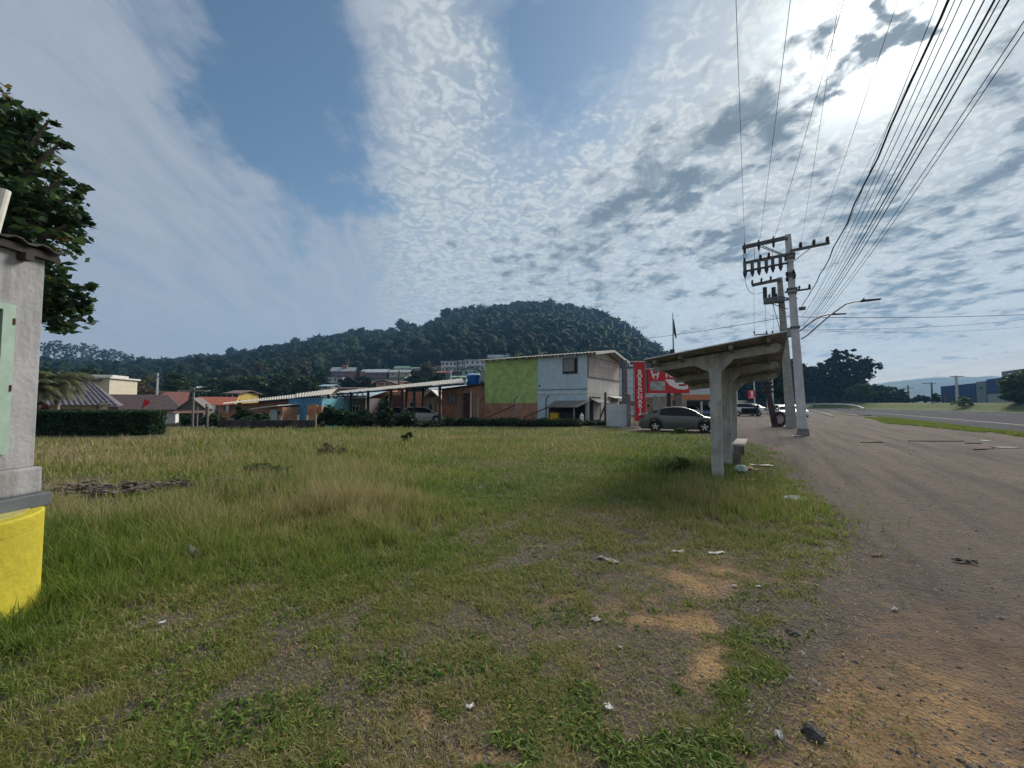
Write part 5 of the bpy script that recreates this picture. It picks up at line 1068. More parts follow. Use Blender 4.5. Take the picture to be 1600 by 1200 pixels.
MB().box(-.18, .32, -.02, .02, .5, zt).build('cloth', mat('dull_grey_print', (.3, .31, .32), .8, .3, 9), t); MB().tube([(-.22, 0, -.1), (-.22, 0, zt + .2)], .025, 7).build('pole', m_gal, t)
bush('green shrub behind the concrete block left of the billboard post', 1027, 650, 47, 617, 28, 'mid', 60, 20, .2, 41, name='shrub'); bush('small tree between the billboard posts', 1059, 650, 45, 624, 22, 'mid', 50, 20, .2, 42, name='shrub')
p = W(1012, 640, 38); t = thing('gate_pillar', 'dull ochre gate pillar just behind the grey car and the tall red sign', 'pillar', (p.x, p.y, 0)); zt = W(1012, 622, 38).z
MB().box(-.25, .3, -.2, .2, -.1, zt, .02).build('pillar_body', mat('ochre_render', (.28, .23, .15), .9, .15), t); MB().lathe([(.11, -.21), (.11, -.205)], (0, 0, zt - .7), 12, 'y').build('dark_lamp', m_dark, t); MB().box(-.3, .35, -.25, .25, zt + .001, zt + .08).build('cap', m_conc, t)

# ================================================================== CARS
def paint(name, col): return mat(name, col, .35, .03, 2, metal=.35 if sum(col) < 1 else .0, spec=.5, coat=.6)
m_tyre = mat('tyre_rubber', (.018, .018, .019), .85, .2, 10); m_rim = mat('alloy_rim', (.55, .56, .57), .3, .06, 8, metal=.8); m_trim = mat('black_trim', (.015, .015, .017), .5, .1)
m_cglass = mat('tinted_car_glass', (.010, .012, .014), .12, .05, spec=.22); m_tail = mat('tail_lamp_red', (.30, .01, .01), .3, .05); m_head = mat('headlamp_glass', (.6, .62, .64), .15, .05, spec=.7)
PROF = dict(
    sedan=dict(L=4.48, H=1.48, Wd=1.82, wb=2.64, fo=.90, deck=[(0, .50), (.012, .64), (.035, .715), (.09, .742), (.17, .735), (.30, .665), (.72, .635), (.80, .625), (.90, .575), (.955, .52), (.985, .44), (1, .33)], cab=[(.115, .735), (.20, .85), (.31, .955), (.44, 1.0), (.55, .99), (.66, .89), (.785, .635)], gl=(.15, .72)),
    hatch=dict(L=4.0, H=1.52, Wd=1.72, wb=2.5, fo=.80, deck=[(0, .42), (.01, .60), (.03, .66), (.2, .66), (.70, .63), (.78, .62), (.88, .575), (.95, .52), (.985, .42), (1, .33)], cab=[(.02, .66), (.06, .85), (.13, .965), (.3, 1.0), (.5, .99), (.62, .90), (.76, .63)], gl=(.07, .70)),
    suv=dict(L=4.5, H=1.78, Wd=1.85, wb=2.65, fo=.88, deck=[(0, .42), (.01, .60), (.03, .66), (.2, .67), (.70, .66), (.80, .64), (.9, .6), (.96, .55), (.99, .45), (1, .33)], cab=[(.015, .66), (.05, .88), (.11, .98), (.3, 1.0), (.52, .985), (.64, .90), (.78, .65)], gl=(.05, .72)))
def car(name, label, kind, x, y, yaw, pm, z=0.0, cat='car', group=None, detail=True, rim=None):
    """local +x is the front of the car"""
    P = PROF[kind]; L_, H_, W_ = P['L'], P['H'], P['Wd']; t = thing(name, label, cat, (x, y, z), radians(yaw), group)
    rw = .315; xf = L_ / 2 - P['fo']; xr = xf - P['wb']; sill = .20
    ns = 57 if detail else 29; xs = np.linspace(0, 1, ns); X = (xs - .5) * L_
    deck = np.interp(xs, *zip(*P['deck'])) * H_
    hw = W_ / 2 * (1 - .16 * np.abs((xs - .5) * 2) ** 5 - .05 * np.clip((xs - .8) * 5, 0, 1))
    zb = np.full(ns, sill) + .10 * np.clip((.06 - xs) / .06, 0, 1) + .06 * np.clip((xs - .94) / .06, 0, 1)
    for xw in (xf, xr):
        d = (X - xw) / (rw + .065); zb = np.maximum(zb, np.where(np.abs(d) < 1, .315 + (rw + .065) * np.sqrt(np.clip(1 - d * d, 0, 1)), 0))
    rows = []
    R_ = [(0, .955), (.25, .985), (.5, 1.0), (.75, .99), (.93, .965), (1.0, .93)]
    V = []; F_ = []
    for i in range(ns):
        ring = [(X[i], hw[i] * k, zb[i] + (deck[i] - .015 - zb[i]) * s) for s, k in R_] + [(X[i], hw[i] * .8, deck[i] + .004), (X[i], hw[i] * .4, deck[i] + .018), (X[i], 0, deck[i] + .022)]
        V += ring + [(a, -b_, c) for a, b_, c in ring[:-1][::-1]]
    m = len(R_) * 2 + 5
    for i in range(ns - 1):
        for j in range(m - 1): F_.append((i * m + j, (i + 1) * m + j, (i + 1) * m + j + 1, i * m + j + 1))
        F_.append((i * m + m - 1, (i + 1) * m + m - 1, (i + 1) * m, i * m))
    F_ += [tuple(range(m)), tuple((ns - 1) * m + k for k in range(m))[::-1]]
    body = MB().add(V, F_).build('body', pm, t, True)
    MB().box(-L_ / 2 + .12, L_ / 2 - .12, -W_ / 2 + .22, W_ / 2 - .22, .17, .60).build('underbody', m_trim, body)
    # cabin (all glass) and painted roof, pillars
    cx = np.linspace(P['cab'][0][0], P['cab'][-1][0], 29); cz = np.interp(cx, *zip(*P['cab'])) * H_
    for _ in range(2): cz[1:-1] = (cz[:-2] + 2 * cz[1:-1] + cz[2:]) / 4
    CX = (cx - .5) * L_; cd = np.interp(cx, xs, deck) - .02; chw = np.interp(cx, xs, hw); top = H_; V = []; F_ = []; edge = []
    for i in range(29):
        k = np.clip((cz[i] - cd[i]) / (top * .33), 0, 1); ye = chw[i] * (.93 - .20 * k); ze = cz[i] - .035 * k
        ring = [(CX[i], chw[i] * .93, cd[i]), (CX[i], (chw[i] * .93 + ye) / 2 + .01 * k, (cd[i] + ze) / 2), (CX[i], ye, ze), (CX[i], ye * .6, cz[i] - .005), (CX[i], 0, cz[i] + .008)]
        V += ring + [(a, -b_, c) for a, b_, c in ring[:-1][::-1]]; edge.append((CX[i], ye, ze))
    m = 9
    for i in range(28):
        for j in range(m - 1): F_.append((i * m + j, (i + 1) * m + j, (i + 1) * m + j + 1, i * m + j + 1))
    gl = MB().add(V, F_).build('windows', m_cglass, t, True)
    i0 = int(np.argmax(cz > .93 * H_)); i1 = 28 - int(np.argmax(cz[::-1] > .93 * H_)); V2 = []; F2 = []
    for i in range(i0, i1 + 1):
        r_ = V[i * m + 2:i * m + 7]; V2 += [(a, b_ * 1.012, c + .012) for a, b_, c in r_]
    for i in range(i1 - i0):
        for j in range(4): F2.append((i * 5 + j, (i + 1) * 5 + j, (i + 1) * 5 + j + 1, i * 5 + j + 1))
    MB().add(V2, F2).build('roof', pm, t, True)
    for s in (1, -1):
        MB().tube([(a, b_ * s, c) for a, b_, c in edge], [.034] * 29, 7).build('roof_rail', pm, t, True)
        e = edge[3]; MB().tube([(CX[13], chw[13] * .935 * s, cd[13]), (CX[13] - .04, edge[13][1] * 1.01 * s, edge[13][2])], .03, 5).build('pillar', m_trim, t)
        if kind == 'sedan': MB().add([(CX[1], chw[1] * .935 * s, cd[1] + .02), (CX[6], chw[6] * .937 * s, cd[6] + .02), (CX[7], edge[7][1] * 1.01 * s, edge[7][2]), (CX[4], edge[4][1] * 1.01 * s, edge[4][2])], [(0, 1, 2, 3)]).build('rear_pillar', pm, t)
    for xw, nm in ((xf, 'f'), (xr, 'r')):
        for s in (1, -1):
            yy = s * (W_ / 2 - .02)
            w = MB().lathe([(.20, -.10), (.29, -.105), (.315, -.08), (.315, .08), (.29, .105), (.20, .10)], (xw, yy - s * .09, .315), 28, 'y').build('wheel', m_tyre, t, True)
            b = MB()
            b.lathe([(.205, 0), (.205, .02), (.19, .03), (.185, 0)], (xw, yy - (0 if s > 0 else .0) - .0, .315), 28, 'y', False)
            for k in range(5):
                a = k * 2 * pi / 5 + .3; ca, sa = cos(a), sin(a); n_ = (-sa, ca)
                pts = [(xw + ca * r_ + n_[0] * w_, .315 + sa * r_ + n_[1] * w_) for r_, w_ in ((.03, .035), (.19, .045), (.19, -.045), (.03, -.035))]
                b.poly(pts, 'y', yy + s * .006, yy + s * .026)
            b.lathe([(0, 0), (.05, 0), (.05, .035), (0, .035)], (xw, yy if s > 0 else yy - .035, .315), 14, 'y', False); b.build('rim', rim or m_rim, w)
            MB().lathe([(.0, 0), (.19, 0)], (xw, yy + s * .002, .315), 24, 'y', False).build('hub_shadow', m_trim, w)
    zf = .60 * (H_ / 1.48)
    for s in (1, -1):
        MB().hexa([(L_ / 2 - .52, s * (W_ / 2 - .10), zf), (L_ / 2 - .04, s * .52, zf - .03), (L_ / 2 - .10, s * .50, zf), (L_ / 2 - .5, s * (W_ / 2 - .2), zf)][::1], [(L_ / 2 - .56, s * (W_ / 2 - .085), zf + .13), (L_ / 2 - .11, s * .52, zf + .10), (L_ / 2 - .2, s * .50, zf + .10), (L_ / 2 - .6, s * (W_ / 2 - .2), zf + .13)]).build('headlight', m_head, t)
        MB().box(-L_ / 2 - .01, -L_ / 2 + .34, s * (W_ / 2 - .13) - .05, s * (W_ / 2 - .13) + .065 * 1, .80 * H_ / 1.48, .98 * H_ / 1.48, .03).build('tail_light', m_tail, t)
        MB().box((P['cab'][-1][0] - .5) * L_ - .36, (P['cab'][-1][0] - .5) * L_ - .2, s * (W_ / 2 + .06) - .08, s * (W_ / 2 + .06) + .05, .66 * H_, .74 * H_, .03).build('mirror', pm, t)
        if detail:
            for xd in (CX[4] if kind != 'sedan' else CX[5], CX[13], CX[23]):
                k_ = float(np.interp(xd, X, hw)); MB().box(xd - .004, xd + .004, s * k_ * 1.0 - .004, s * k_ * 1.0 + .003, .30, float(np.interp(xd, X, deck)) - .06).build('door_seam', m_trim, body)
            for xd in (CX[8], CX[16]): k_ = float(np.interp(xd, X, hw)); MB().box(xd - .02, xd + .13, s * k_ * .99 - .01, s * k_ * .99 + .028, .79, .82, .008).build('door_handle', pm, t)
            k_ = W_ / 2; MB().box(xr + .45, xf - .45, s * k_ - .012, s * k_ + .006, .20, .26).build('side_skirt', m_trim, t)
    MB().box(L_ / 2 - .06, L_ / 2 + .004, -.45, .45, .30, .42, .01).build('grille', m_trim, t); MB().box(-L_ / 2 - .012, -L_ / 2 + .02, -.26, .26, .50, .64).build('number_plate', mat('plate_grey', (.5, .5, .5), .6), t)
    return t
p = W(1053.5, 674, 25.1); car('grey_sedan', 'dark metallic grey sedan parked side on at the edge of the lot', 'sedan', p.x + .1, 24.6, -22, paint('graphite_paint', (.085, .10, .10)))
p = W(660, 650, 39.5); car('silver_hatchback', 'silver hatchback parked under the open shed seen from behind', 'hatch', p.x, p.y, 20, paint('silver_paint', (.34, .37, .39)), z=-.15, detail=False)
p = W(620, 650, 41); car('dark_sedan', 'almost black car parked in shade left of the silver hatchback', 'sedan', p.x, p.y, 10, paint('black_paint', (.02, .022, .025)), z=-.15, detail=False)
pw = paint('white_car_paint', (.66, .67, .68))
p = W(1164, 645, 56); cw = car('white_suv', 'white car with its side doors standing open beyond the shelter', 'suv', p.x, p.y, -6, pw, detail=False)
for dx, a in ((.55, 62), (-.45, 64)):
    c_, s_ = cos(radians(a)), sin(radians(a)); x0, y0 = dx + .5, -.93
    d = MB().hexa([(x0, y0, .3), (x0 - .95 * c_ * 1.0, y0 - .95 * s_, .3), (x0 - .95 * c_ + .05, y0 - .95 * s_ - .05, .3), (x0 + .05, y0 - .05, .3)], [(x0, y0, 1.1), (x0 - .95 * c_, y0 - .95 * s_, 1.1), (x0 - .95 * c_ + .05, y0 - .95 * s_ - .05, 1.1), (x0 + .05, y0 - .05, 1.1)]).build('open_door', m_trim, cw)
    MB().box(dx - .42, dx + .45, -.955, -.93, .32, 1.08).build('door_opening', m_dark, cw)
p = W(1163, 640, 72); car('green_pickup', 'green vehicle parked behind the white car with open doors', 'suv', p.x, p.y, -10, paint('green_car_paint', (.03, .22, .10)), z=.35, detail=False)
p = W(1215, 640, 88); car('dark_hatchback', 'dark blue car at the far end of the parked white cars', 'hatch', p.x, p.y, -125, paint('navy_paint', (.03, .04, .06)), detail=False)
for k, (px, D, lab) in enumerate([(1226.5, 48, 'nearest white car of the row parked behind the truck tyre'), (1221, 56, 'second white car of the row parked behind the truck tyre'), (1217, 66, 'third white car of the row parked behind the truck tyre'), (1242, 52, 'white car half hidden between the two big concrete poles')]):
    p = W(px, 645, D); car('parked_car', lab, 'hatch', p.x, p.y, -112 if k < 3 else -100, pw, group='white cars parked beside the concrete poles', detail=False)
p = W(1180, 640, 84); car('dark_parked_car', 'dark car parked far behind the small red sign', 'hatch', p.x, p.y, -60, paint('black_paint', (.02, .022, .025)), z=.1, detail=False)
for px, col, lab, nm in ((1080, (.45, .5, .55), 'pale car parked at the left under the orange canopy', 'pale_car'), (1100, (.05, .08, .16), 'dark blue car parked under the orange canopy', 'blue_car')):
    p = W(px, 645, 53.5); car(nm, lab, 'hatch', p.x, p.y + .6, -95, paint(nm + '_paint', col), detail=False)
# ================================================================== BUS SHELTER
p = G(1121, 749); FS = Fr(p.x, p.y, -32, 0.0); f = FS
t = fthing('bus_shelter', 'open concrete bus shelter with sloping corrugated roof on three T shaped frames', 'bus shelter', f)
m_sc = mat('shelter_concrete', (.44, .46, .46), .93, .2, 2.4, .6, 35, stain=.8)
H = lambda px, py, y=0: f.hit(px, py, y=y)
bl, br = H(1023, 569), H(1214, 536); bl2, br2 = H(1023, 581), H(1212, 550)
cwid = .112; zc0 = H(1120, 581)[1]
def zon(x, lo=False): a, c = (bl2, br2) if lo else (bl, br); return a[1] + (c[1] - a[1]) * (x - a[0]) / (c[0] - a[0])
fl, fr2 = H(1084, 570)[0], H(1146, 563)[0]
out = [(-cwid, -.4), (cwid, -.4), (cwid, zc0), (fr2, zon(fr2, True)), (br2[0], br2[1]), (br[0] + .07, (br[1] + br2[1]) / 2 - .03), (br[0] + .07, (br[1] + br2[1]) / 2 + .05), (br[0], br[1]), (bl[0], bl[1]), (bl[0] - .05, bl[1] - .1), (bl2[0], bl2[1]), (fl, zon(fl, True)), (-cwid, zc0)]
DROP = .29 / 5.2
for k in range(3):
    yy = 2.6 * k; o = [(x, z - (DROP * yy if z > 0 else 0)) for x, z in out]
    MB().poly(o, 'y', yy, yy + .17).build('frame', m_sc, t)
rl, rr = H(1006, 562, -.55), H(1230, 517.5, -.55); yF = 6.0
rfm = MB().corr((rl[0], -.55, rl[1]), (rl[0], yF, rl[1] - DROP * (yF + .55)), (rr[0], yF, rr[1] - DROP * (yF + .55)), (rr[0], -.55, rr[1]), .177, .024, .012)
rfm.build('roof', mat('shelter_roof_sheet', (.27, .275, .28), .95, .25, 3, .5, 35, stain=.5), t)
sl_ = (rr[1] - rl[1]) / (rr[0] - rl[0])
for x in (bl[0] + .1, (bl[0] + 0) / 2, .35, br[0] - .15):
    z = rl[1] + sl_ * (x - rl[0]) - .045; h0 = max(.05, z - (zon(x) - 0) ) if False else .09
    MB().hexa([(x - .035, -.5, z - h0), (x + .035, -.5, z - h0), (x + .035, yF - .1, z - h0 - DROP * (yF + .4)), (x - .035, yF - .1, z - h0 - DROP * (yF + .4))],
              [(x - .035, -.5, z), (x + .035, -.5, z), (x + .035, yF - .1, z - DROP * (yF + .4)), (x - .035, yF - .1, z - DROP * (yF + .4))]).build('purlin', m_concd, t)
be = MB().box(.08, .40, 3.0, 5.15, .47, .53, .008).build('bench', mat('bench_slab', (.42, .40, .36), .9, .1, 4, .3), t)
for yy in (3.05, 5.0): MB().box(.14, .30, yy - .05, yy + .05, -.1, .467).build('bench_leg', m_concd, t)

# ================================================================== UTILITY POLES
p = G(1255, 680); FP = Fr(p.x, p.y, -32, 0.0); f = FP
t = fthing('utility_pole', 'tall pale concrete power pole with two levels of crossarms, nearest of the two', 'utility pole', f)
ztop = f.hit(1231, 367, y=0)[1]; xtop = f.hit(1231, 367, y=0)[0]
def lean(z): return xtop * z / ztop
MB().hexa([(-.22, -.2, -.3), (.22, -.2, -.3), (.22, .2, -.3), (-.22, .2, -.3)], [(xtop - .14, -.11, ztop), (xtop + .14, -.11, ztop), (xtop + .14, .11, ztop), (xtop - .14, .11, ztop)]).build('shaft', m_pole, t)
MB().hexa([(-.3, -.27, -.3), (.3, -.27, -.3), (.3, .27, -.3), (-.3, .27, -.3)], [(-.235, -.215, .35), (.235, -.215, .35), (.235, .215, .35), (-.235, .215, .35)]).build('footing', mat('stained_footing', (.25, .22, .2), .95, .25, 3, .5, stain=.5), t)
m_arm = mat('dark_crossarm', (.12, .125, .13), .85, .2, 5); m_ins = mat('brown_insulator', (.05, .04, .045), .4, .1)
def arm(px0, py0, px1, py1, y=0, h=.12, d=.1, name='crossarm', parent=None, mm=None):
    a, c = f.hit(px0, py0, y=y), f.hit(px1, py1, y=y)
    return MB().hexa([(a[0], y - d / 2, a[1] - h / 2), (c[0], y - d / 2, c[1] - h / 2), (c[0], y + d / 2, c[1] - h / 2), (a[0], y + d / 2, a[1] - h / 2)], [(a[0], y - d / 2, a[1] + h / 2), (c[0], y - d / 2, c[1] + h / 2), (c[0], y + d / 2, c[1] + h / 2), (a[0], y + d / 2, a[1] + h / 2)]).build(name, mm or m_arm, parent or t)
def insul(px, py, parent, y=0, up=1, s=1.0, h=.22):
    a = f.hit(px, py, y=y); return MB().lathe([(.02, 0), (.05 * s, .03 * up), (.035 * s, .06 * up), (.075 * s, .09 * up), (.04 * s, .13 * up), (.06 * s, .17 * up), (.03 * s, h * up)], (a[0], y, a[1]), 12).build('insulator', m_ins, parent, True)
def rod(p0, p1_, r, name='brace', y=(0, 0), mm=None, parent=None, n=6):
    a, c = f.hit(*p0, y=y[0]), f.hit(*p1_, y=y[1]); return MB().tube([(a[0], y[0], a[1]), (c[0], y[1], c[1])], r, n).build(name, mm or m_arm, parent or t)
A1 = arm(1159.5, 388, 1231, 372, -.2, .14); A1b = arm(1160, 385.5, 1231, 369.5, .16, .12)
A2 = arm(1235, 392, 1296.5, 379.5, -.16, .13)
A3 = arm(1161, 412, 1232, 398, -.2, .1); A4 = arm(1162, 424.5, 1232, 410.5, -.2, .1); arm(1162, 410.5, 1232, 396.5, .1, .09)
for px, py in ((1251, 387), (1272, 383), (1293, 378.5)): insul(px, py, A2, -.16, s=1.5, h=.3)
for i, px in enumerate((1163.5, 1175, 1185.5, 1197, 1207, 1219)):
    py = 411 - (px - 1161) * .2; a = f.hit(px, py, y=-.3); c = f.hit(px + .5, py + 24, y=-.3)
    fz_ = MB().tube([(a[0], -.3, a[1] + .05), (a[0] + .005, -.3, c[1] + .38)], .085, 8).build('fuse_cutout', mat('grey_porcelain', (.10, .11, .13), .5, .1), A3)
    MB().lathe([(.10, 0), (.11, .1), (.07, .3), (.03, .42)][::-1] if False else [(.03, 0), (.07, .12), (.10, .2), (.10, .38)], (a[0] + .005, -.3, c[1]), 10).build('fuse_tube', m_ins, fz_, True)
for px, py in ((1188.5, 406), (1201.5, 403), (1163.8, 411)): insul(px, py, A3, -.2, s=1.3, h=.3)
for px, py in ((1163.5, 386), (1185.5, 381), (1208.5, 376)): insul(px, py + 1, A1, -.25, -1, 1.2, .34); insul(px, py - 1, A1, -.25, 1, .8, .2)
rod((1187, 385), (1225, 400), .025, y=(-.27, -.27)); rod((1191, 384), (1229, 399.5), .025, y=(.22, .22)); rod((1271, 384), (1238, 410), .02, y=(-.2, -.2))
for (a, c) in (((1163.5, 391), (1164, 408)), ((1178, 384), (1179.5, 407)), ((1185.5, 386), (1186.5, 406)), ((1208.5, 381), (1206.5, 402)), ((1164, 391), (1169, 407)), ((1161.5, 389), (1162, 411))): rod(a, c, .012, 'jumper_wire', (-.3, -.3), m_steel)
# racks, clamps and boxes on the shaft
for py, w_ in ((398, .26), (404, .24), (428, .2), (432, .22), (452, .24), (458, .2), (512, .22)):
    a = f.hit(1231 + (py - 367) * .0766, py, y=0); MB().box(a[0] - w_, a[0] + w_, -.2, .2, a[1] - .05, a[1] + .05).build('pole_band', m_arm, t)
for px, py in ((1229.5, 431), (1229.8, 440), (1240.5, 428), (1241.5, 436)): insul(px, py, t, -.2, s=1.2)
a = f.hit(1248, 482, y=-.3); MB().box(a[0], a[0] + .3, -.4, -.2, a[1] - .1, a[1] + .06, .02).build('cable_clamp', m_arm, t)
# the street lamp of the near pole
def lamp(label, pts, D, fr_, y, arm_r=.035):
    q = fthing('street_lamp', label, 'street lamp', fr_, 'street lamps on curved arms fixed to the concrete poles'); P_ = [fr_.hit(a, c, y=y) for a, c in pts]
    am = MB().tube([(a, y, c) for a, c in P_], arm_r, 8).build('arm', m_gal, q, True)
    e0, e1 = P_[-1], P_[-2]; d = Vector((e0[0] - e1[0], 0, e0[1] - e1[1])).normalized(); n = Vector((-d.z, 0, d.x)); s = Vector((e0[0], y, e0[1])) - d * .1; e = s + d * .75
    MB().hexa([s - n * .05 + Vector((0, -.09, 0)), e - n * .03 + Vector((0, -.13, 0)), e - n * .03 + Vector((0, .13, 0)), s - n * .05 + Vector((0, .09, 0))], [s + n * .05 + Vector((0, -.07, 0)), e + n * .02 + Vector((0, -.1, 0)), e + n * .02 + Vector((0, .1, 0)), s + n * .05 + Vector((0, .07, 0))]).build('lamp_head', m_steel, q)
    sn = s + d * .12 + n * .05; MB().lathe([(.035, 0), (.035, .08)], (sn.x, sn.y, sn.z), 10).build('photo_cell', m_steel, q)
lamp('street lamp on the longer arm, reaching out from the near concrete pole', [(1252, 530), (1262, 523.5), (1278, 509), (1298, 492), (1312, 482), (1322, 475), (1335, 471.5), (1349, 470)], 21, f, -.25)
# pole 2 with the transformers
p = G(1237, 668); f = Fr(p.x, p.y, -32, 0.0); FP2 = f
t = fthing('transformer_pole', 'concrete power pole carrying the transformer, standing behind the near pole', 'utility pole', f)
ztop = f.hit(1218, 434, y=0)[1]; xtop = f.hit(1218, 434, y=0)[0]
MB().hexa([(-.32, -.25, -.3), (.32, -.25, -.3), (.32, .25, -.3), (-.32, .25, -.3)], [(xtop - .16, -.13, ztop), (xtop + .16, -.13, ztop), (xtop + .16, .13, ztop), (xtop - .16, .13, ztop)]).build('shaft', mat('grey_pole_concrete', (.33, .33, .315), .9, .12, 3, .3, 60, stain=.3), t)
B1 = arm(1174.5, 446.5, 1221, 437, -.25, .16); arm(1176, 444.5, 1221, 435, .2, .12); B2 = arm(1226, 457, 1267, 451, -.2, .11)
for px, py in ((1175.5, 445), (1190, 442), (1204.5, 439)): insul(px, py, B1, -.25, s=1.4, h=.36)
for px, py in ((1249, 454), (1265, 451.5)): insul(px, py, B2, -.2, s=1.4, h=.34)
a, c = f.hit(1193, 475, y=-.5), f.hit(1226, 463, y=-.5)
MB().box(a[0], c[0], -.85, -.15, a[1], c[1], .05).build('transformer', mat('grey_transformer_paint', (.13, .15, .17), .6, .15, 4), t)
for px, w_ in ((1195, .13), (1208.5, .13)): q = f.hit(px, 449, y=-.5); MB().box(q[0] - w_, q[0] + w_, -.62, -.38, c[1] - .05, q[1], .02).build('bushing', m_steel, t)
for px in (1202, 1213): q = f.hit(px, 459, y=-.5); MB().lathe([(.08, 0), (.05, .1), (.08, .16), (.04, .3)], (q[0], -.5, c[1] - .02), 10).build('small_bushing', m_ins, t)
rod((1212, 464), (1244, 467), .05, y=(-.3, -.3)); rod((1200, 473), (1232, 483), .03, y=(-.2, -.2)); arm(1226, 469, 1246, 466, -.3, .1)
a, c = f.hit(1226, 527, y=-.5), f.hit(1240, 512, y=-.5); MB().box(a[0], c[0] + .3, -.75, -.2, a[1], c[1], .03).build('meter_cabinet', mat('grey_cabinet', (.27, .29, .30), .7, .1, 4), t)
arm(1178, 523.5, 1200, 521.5, -.1, .07, .07)
for px in (1178.5, 1198, 1207): insul(px, 522, t, -.1, s=1.0, h=.22)
rod((1208, 476), (1220, 520), .02, 'down_cable', (-.4, -.2), m_steel); rod((1195.5, 476), (1197.5, 520), .010, 'down_cable', (-.2, -.2), m_steel); rod((1178, 447), (1178.3, 520), .008, 'down_cable', (-.2, -.2), m_steel); rod((1208, 476), (1208.5, 519), .008, 'down_cable', (-.2, -.2), m_steel)
pts = [f.hit(*q, y=-.5) for q in ((1163.8, 434), (1166, 446), (1170, 455), (1177, 459.5), (1186, 459), (1193, 456))]
MB().tube([(a, -.5, c) for a, c in pts], .018, 6).build('loop_cable', m_steel, t)
lamp('street lamp on the shorter arm, behind the longer one, fixed to the transformer pole', [(1246, 520), (1258, 511), (1272, 500), (1284, 494), (1293, 491.5), (1303, 491)], 28, f, -.3, .045)

# ================================================================== OVERHEAD WIRES
m_wire = mat('black_cable', (.03, .032, .036), .7, .1)
GW = 'overhead wires running from the poles over the lot'
def wire(label, fr_, s, e, r=.012, sag=.25, y=-.25, dz=-.35, ext=1.35, wob=0.0, name='power_line'):
    a = fr_.hit(*s, y=y); wx, wy = fr_.w(a[0], y); S = Vector((wx, wy, a[1] + fr_.z)); ra, rb = ray(*e); D = (S.z + dz - CAMZ) / rb; E = Vector((ra * D, D, S.z + dz))
    q = tag(bpy.data.objects.new(name, None), label, 'power line', GW); C.objects.link(q); q.location = S; n = 26; d = (E - S); P_ = []
    for i in range(n + 1):
        k = i / n * ext; v = d * k + Vector((0, 0, -sag * 4 * k * (1 - k)))
        if wob: v += Vector((sin(i * 2.1) * wob, 0, cos(i * 1.7) * wob))
        P_.append(v)
    MB().tube(P_, r * .82, 5).build('cable', m_wire, q, True)
wl_ = [('leftmost wire, rising almost straight up from the left end of the top crossarm', (1163.5, 380), (1150, 0), .008),
       ('second wire from the left, rising from the middle of the top crossarm', (1187, 376), (1235, 0), .008),
       ('third wire from the left, rising near the top of the near pole', (1210, 371), (1318.5, 0), .008),
       ('wire rising from the first insulator right of the near pole', (1251, 383), (1311, 0), .006),
       ('wire rising from the middle insulator of the right crossarm', (1272, 379), (1403, 0), .007),
       ('wire rising from the outer insulator of the right crossarm', (1293, 375), (1484, 0), .006)]
for l, s, e, r in wl_: wire(l, FP, s, e, r, sag=.12)
wire('thick twisted bundled cable running up from the cable clamp', FP, (1250, 482), (1481, 0), .019, sag=.3, wob=.022, y=-.3, name='bundled_cable')
for k, (s, e, r, l) in enumerate([((1254, 500), (1503, 0), .006, 'thin cable just right of the thick twisted cable'), ((1254, 503), (1523, 0), .006, 'first thin cable of the dense bundle right of the twisted cable'), ((1255, 506), (1538, 0), .008, 'second cable of the dense bundle'),
    ((1255, 508), (1554, 0), .012, 'thick dark cable in the middle of the dense bundle'), ((1256, 511), (1562, 0), .007, 'fourth thin cable of the dense bundle'), ((1256, 514), (1576, 0), .010, 'thick cable along the right edge of the dense bundle'),
    ((1253, 497), (1466, 0), .005, 'very thin cable just left of the thick twisted cable'), ((1253, 494), (1492, 0), .006, 'thin cable crossing close to the thick twisted cable')]):
    wire(l, FP, s, e, r, sag=.35, y=-.3, name='telephone_cable')
wire('upper of the two wires leaving at the right edge of the picture', FP2, (1242, 530), (1600, 33), .008, sag=.5, y=-.3, dz=.4); wire('lower of the two wires leaving at the right edge of the picture', FP2, (1242, 534), (1600, 50), .008, sag=.5, y=-.3, dz=.4)
def span(label, p0, D0, p1_, D1, r, sag, name='power_line', g='wires crossing the highway'):
    a, c = W(*p0, D0), W(*p1_, D1); q = tag(bpy.data.objects.new(name, None), label, 'power line', g); C.objects.link(q); q.location = a; d = c - a; MB().tube([d * (i / 20) + Vector((0, 0, -sag * 4 * (i / 20) * (1 - i / 20))) for i in range(21)], r, 5).build('cable', m_wire, q, True)
span('upper dark wire crossing the sky level to the right edge', (1228, 495), 28, (1680, 487), 40, .022, .25); span('lower wire crossing the sky level to the right edge', (1250, 515), 28, (1680, 488), 45, .012, .5); span('faint lowest wire sagging towards the right edge', (1250, 516), 28, (1680, 499), 50, .010, .7)
span('wire running left from the transformer pole to above the shelter roof', (1218, 497), 28, (940, 534), 60, .02, .3, g='wires crossing left over the shelter')
span('thin wire just above the shelter roof on the left', (1210, 522), 28, (1060, 547), 58, .012, .3, g='wires crossing left over the shelter')

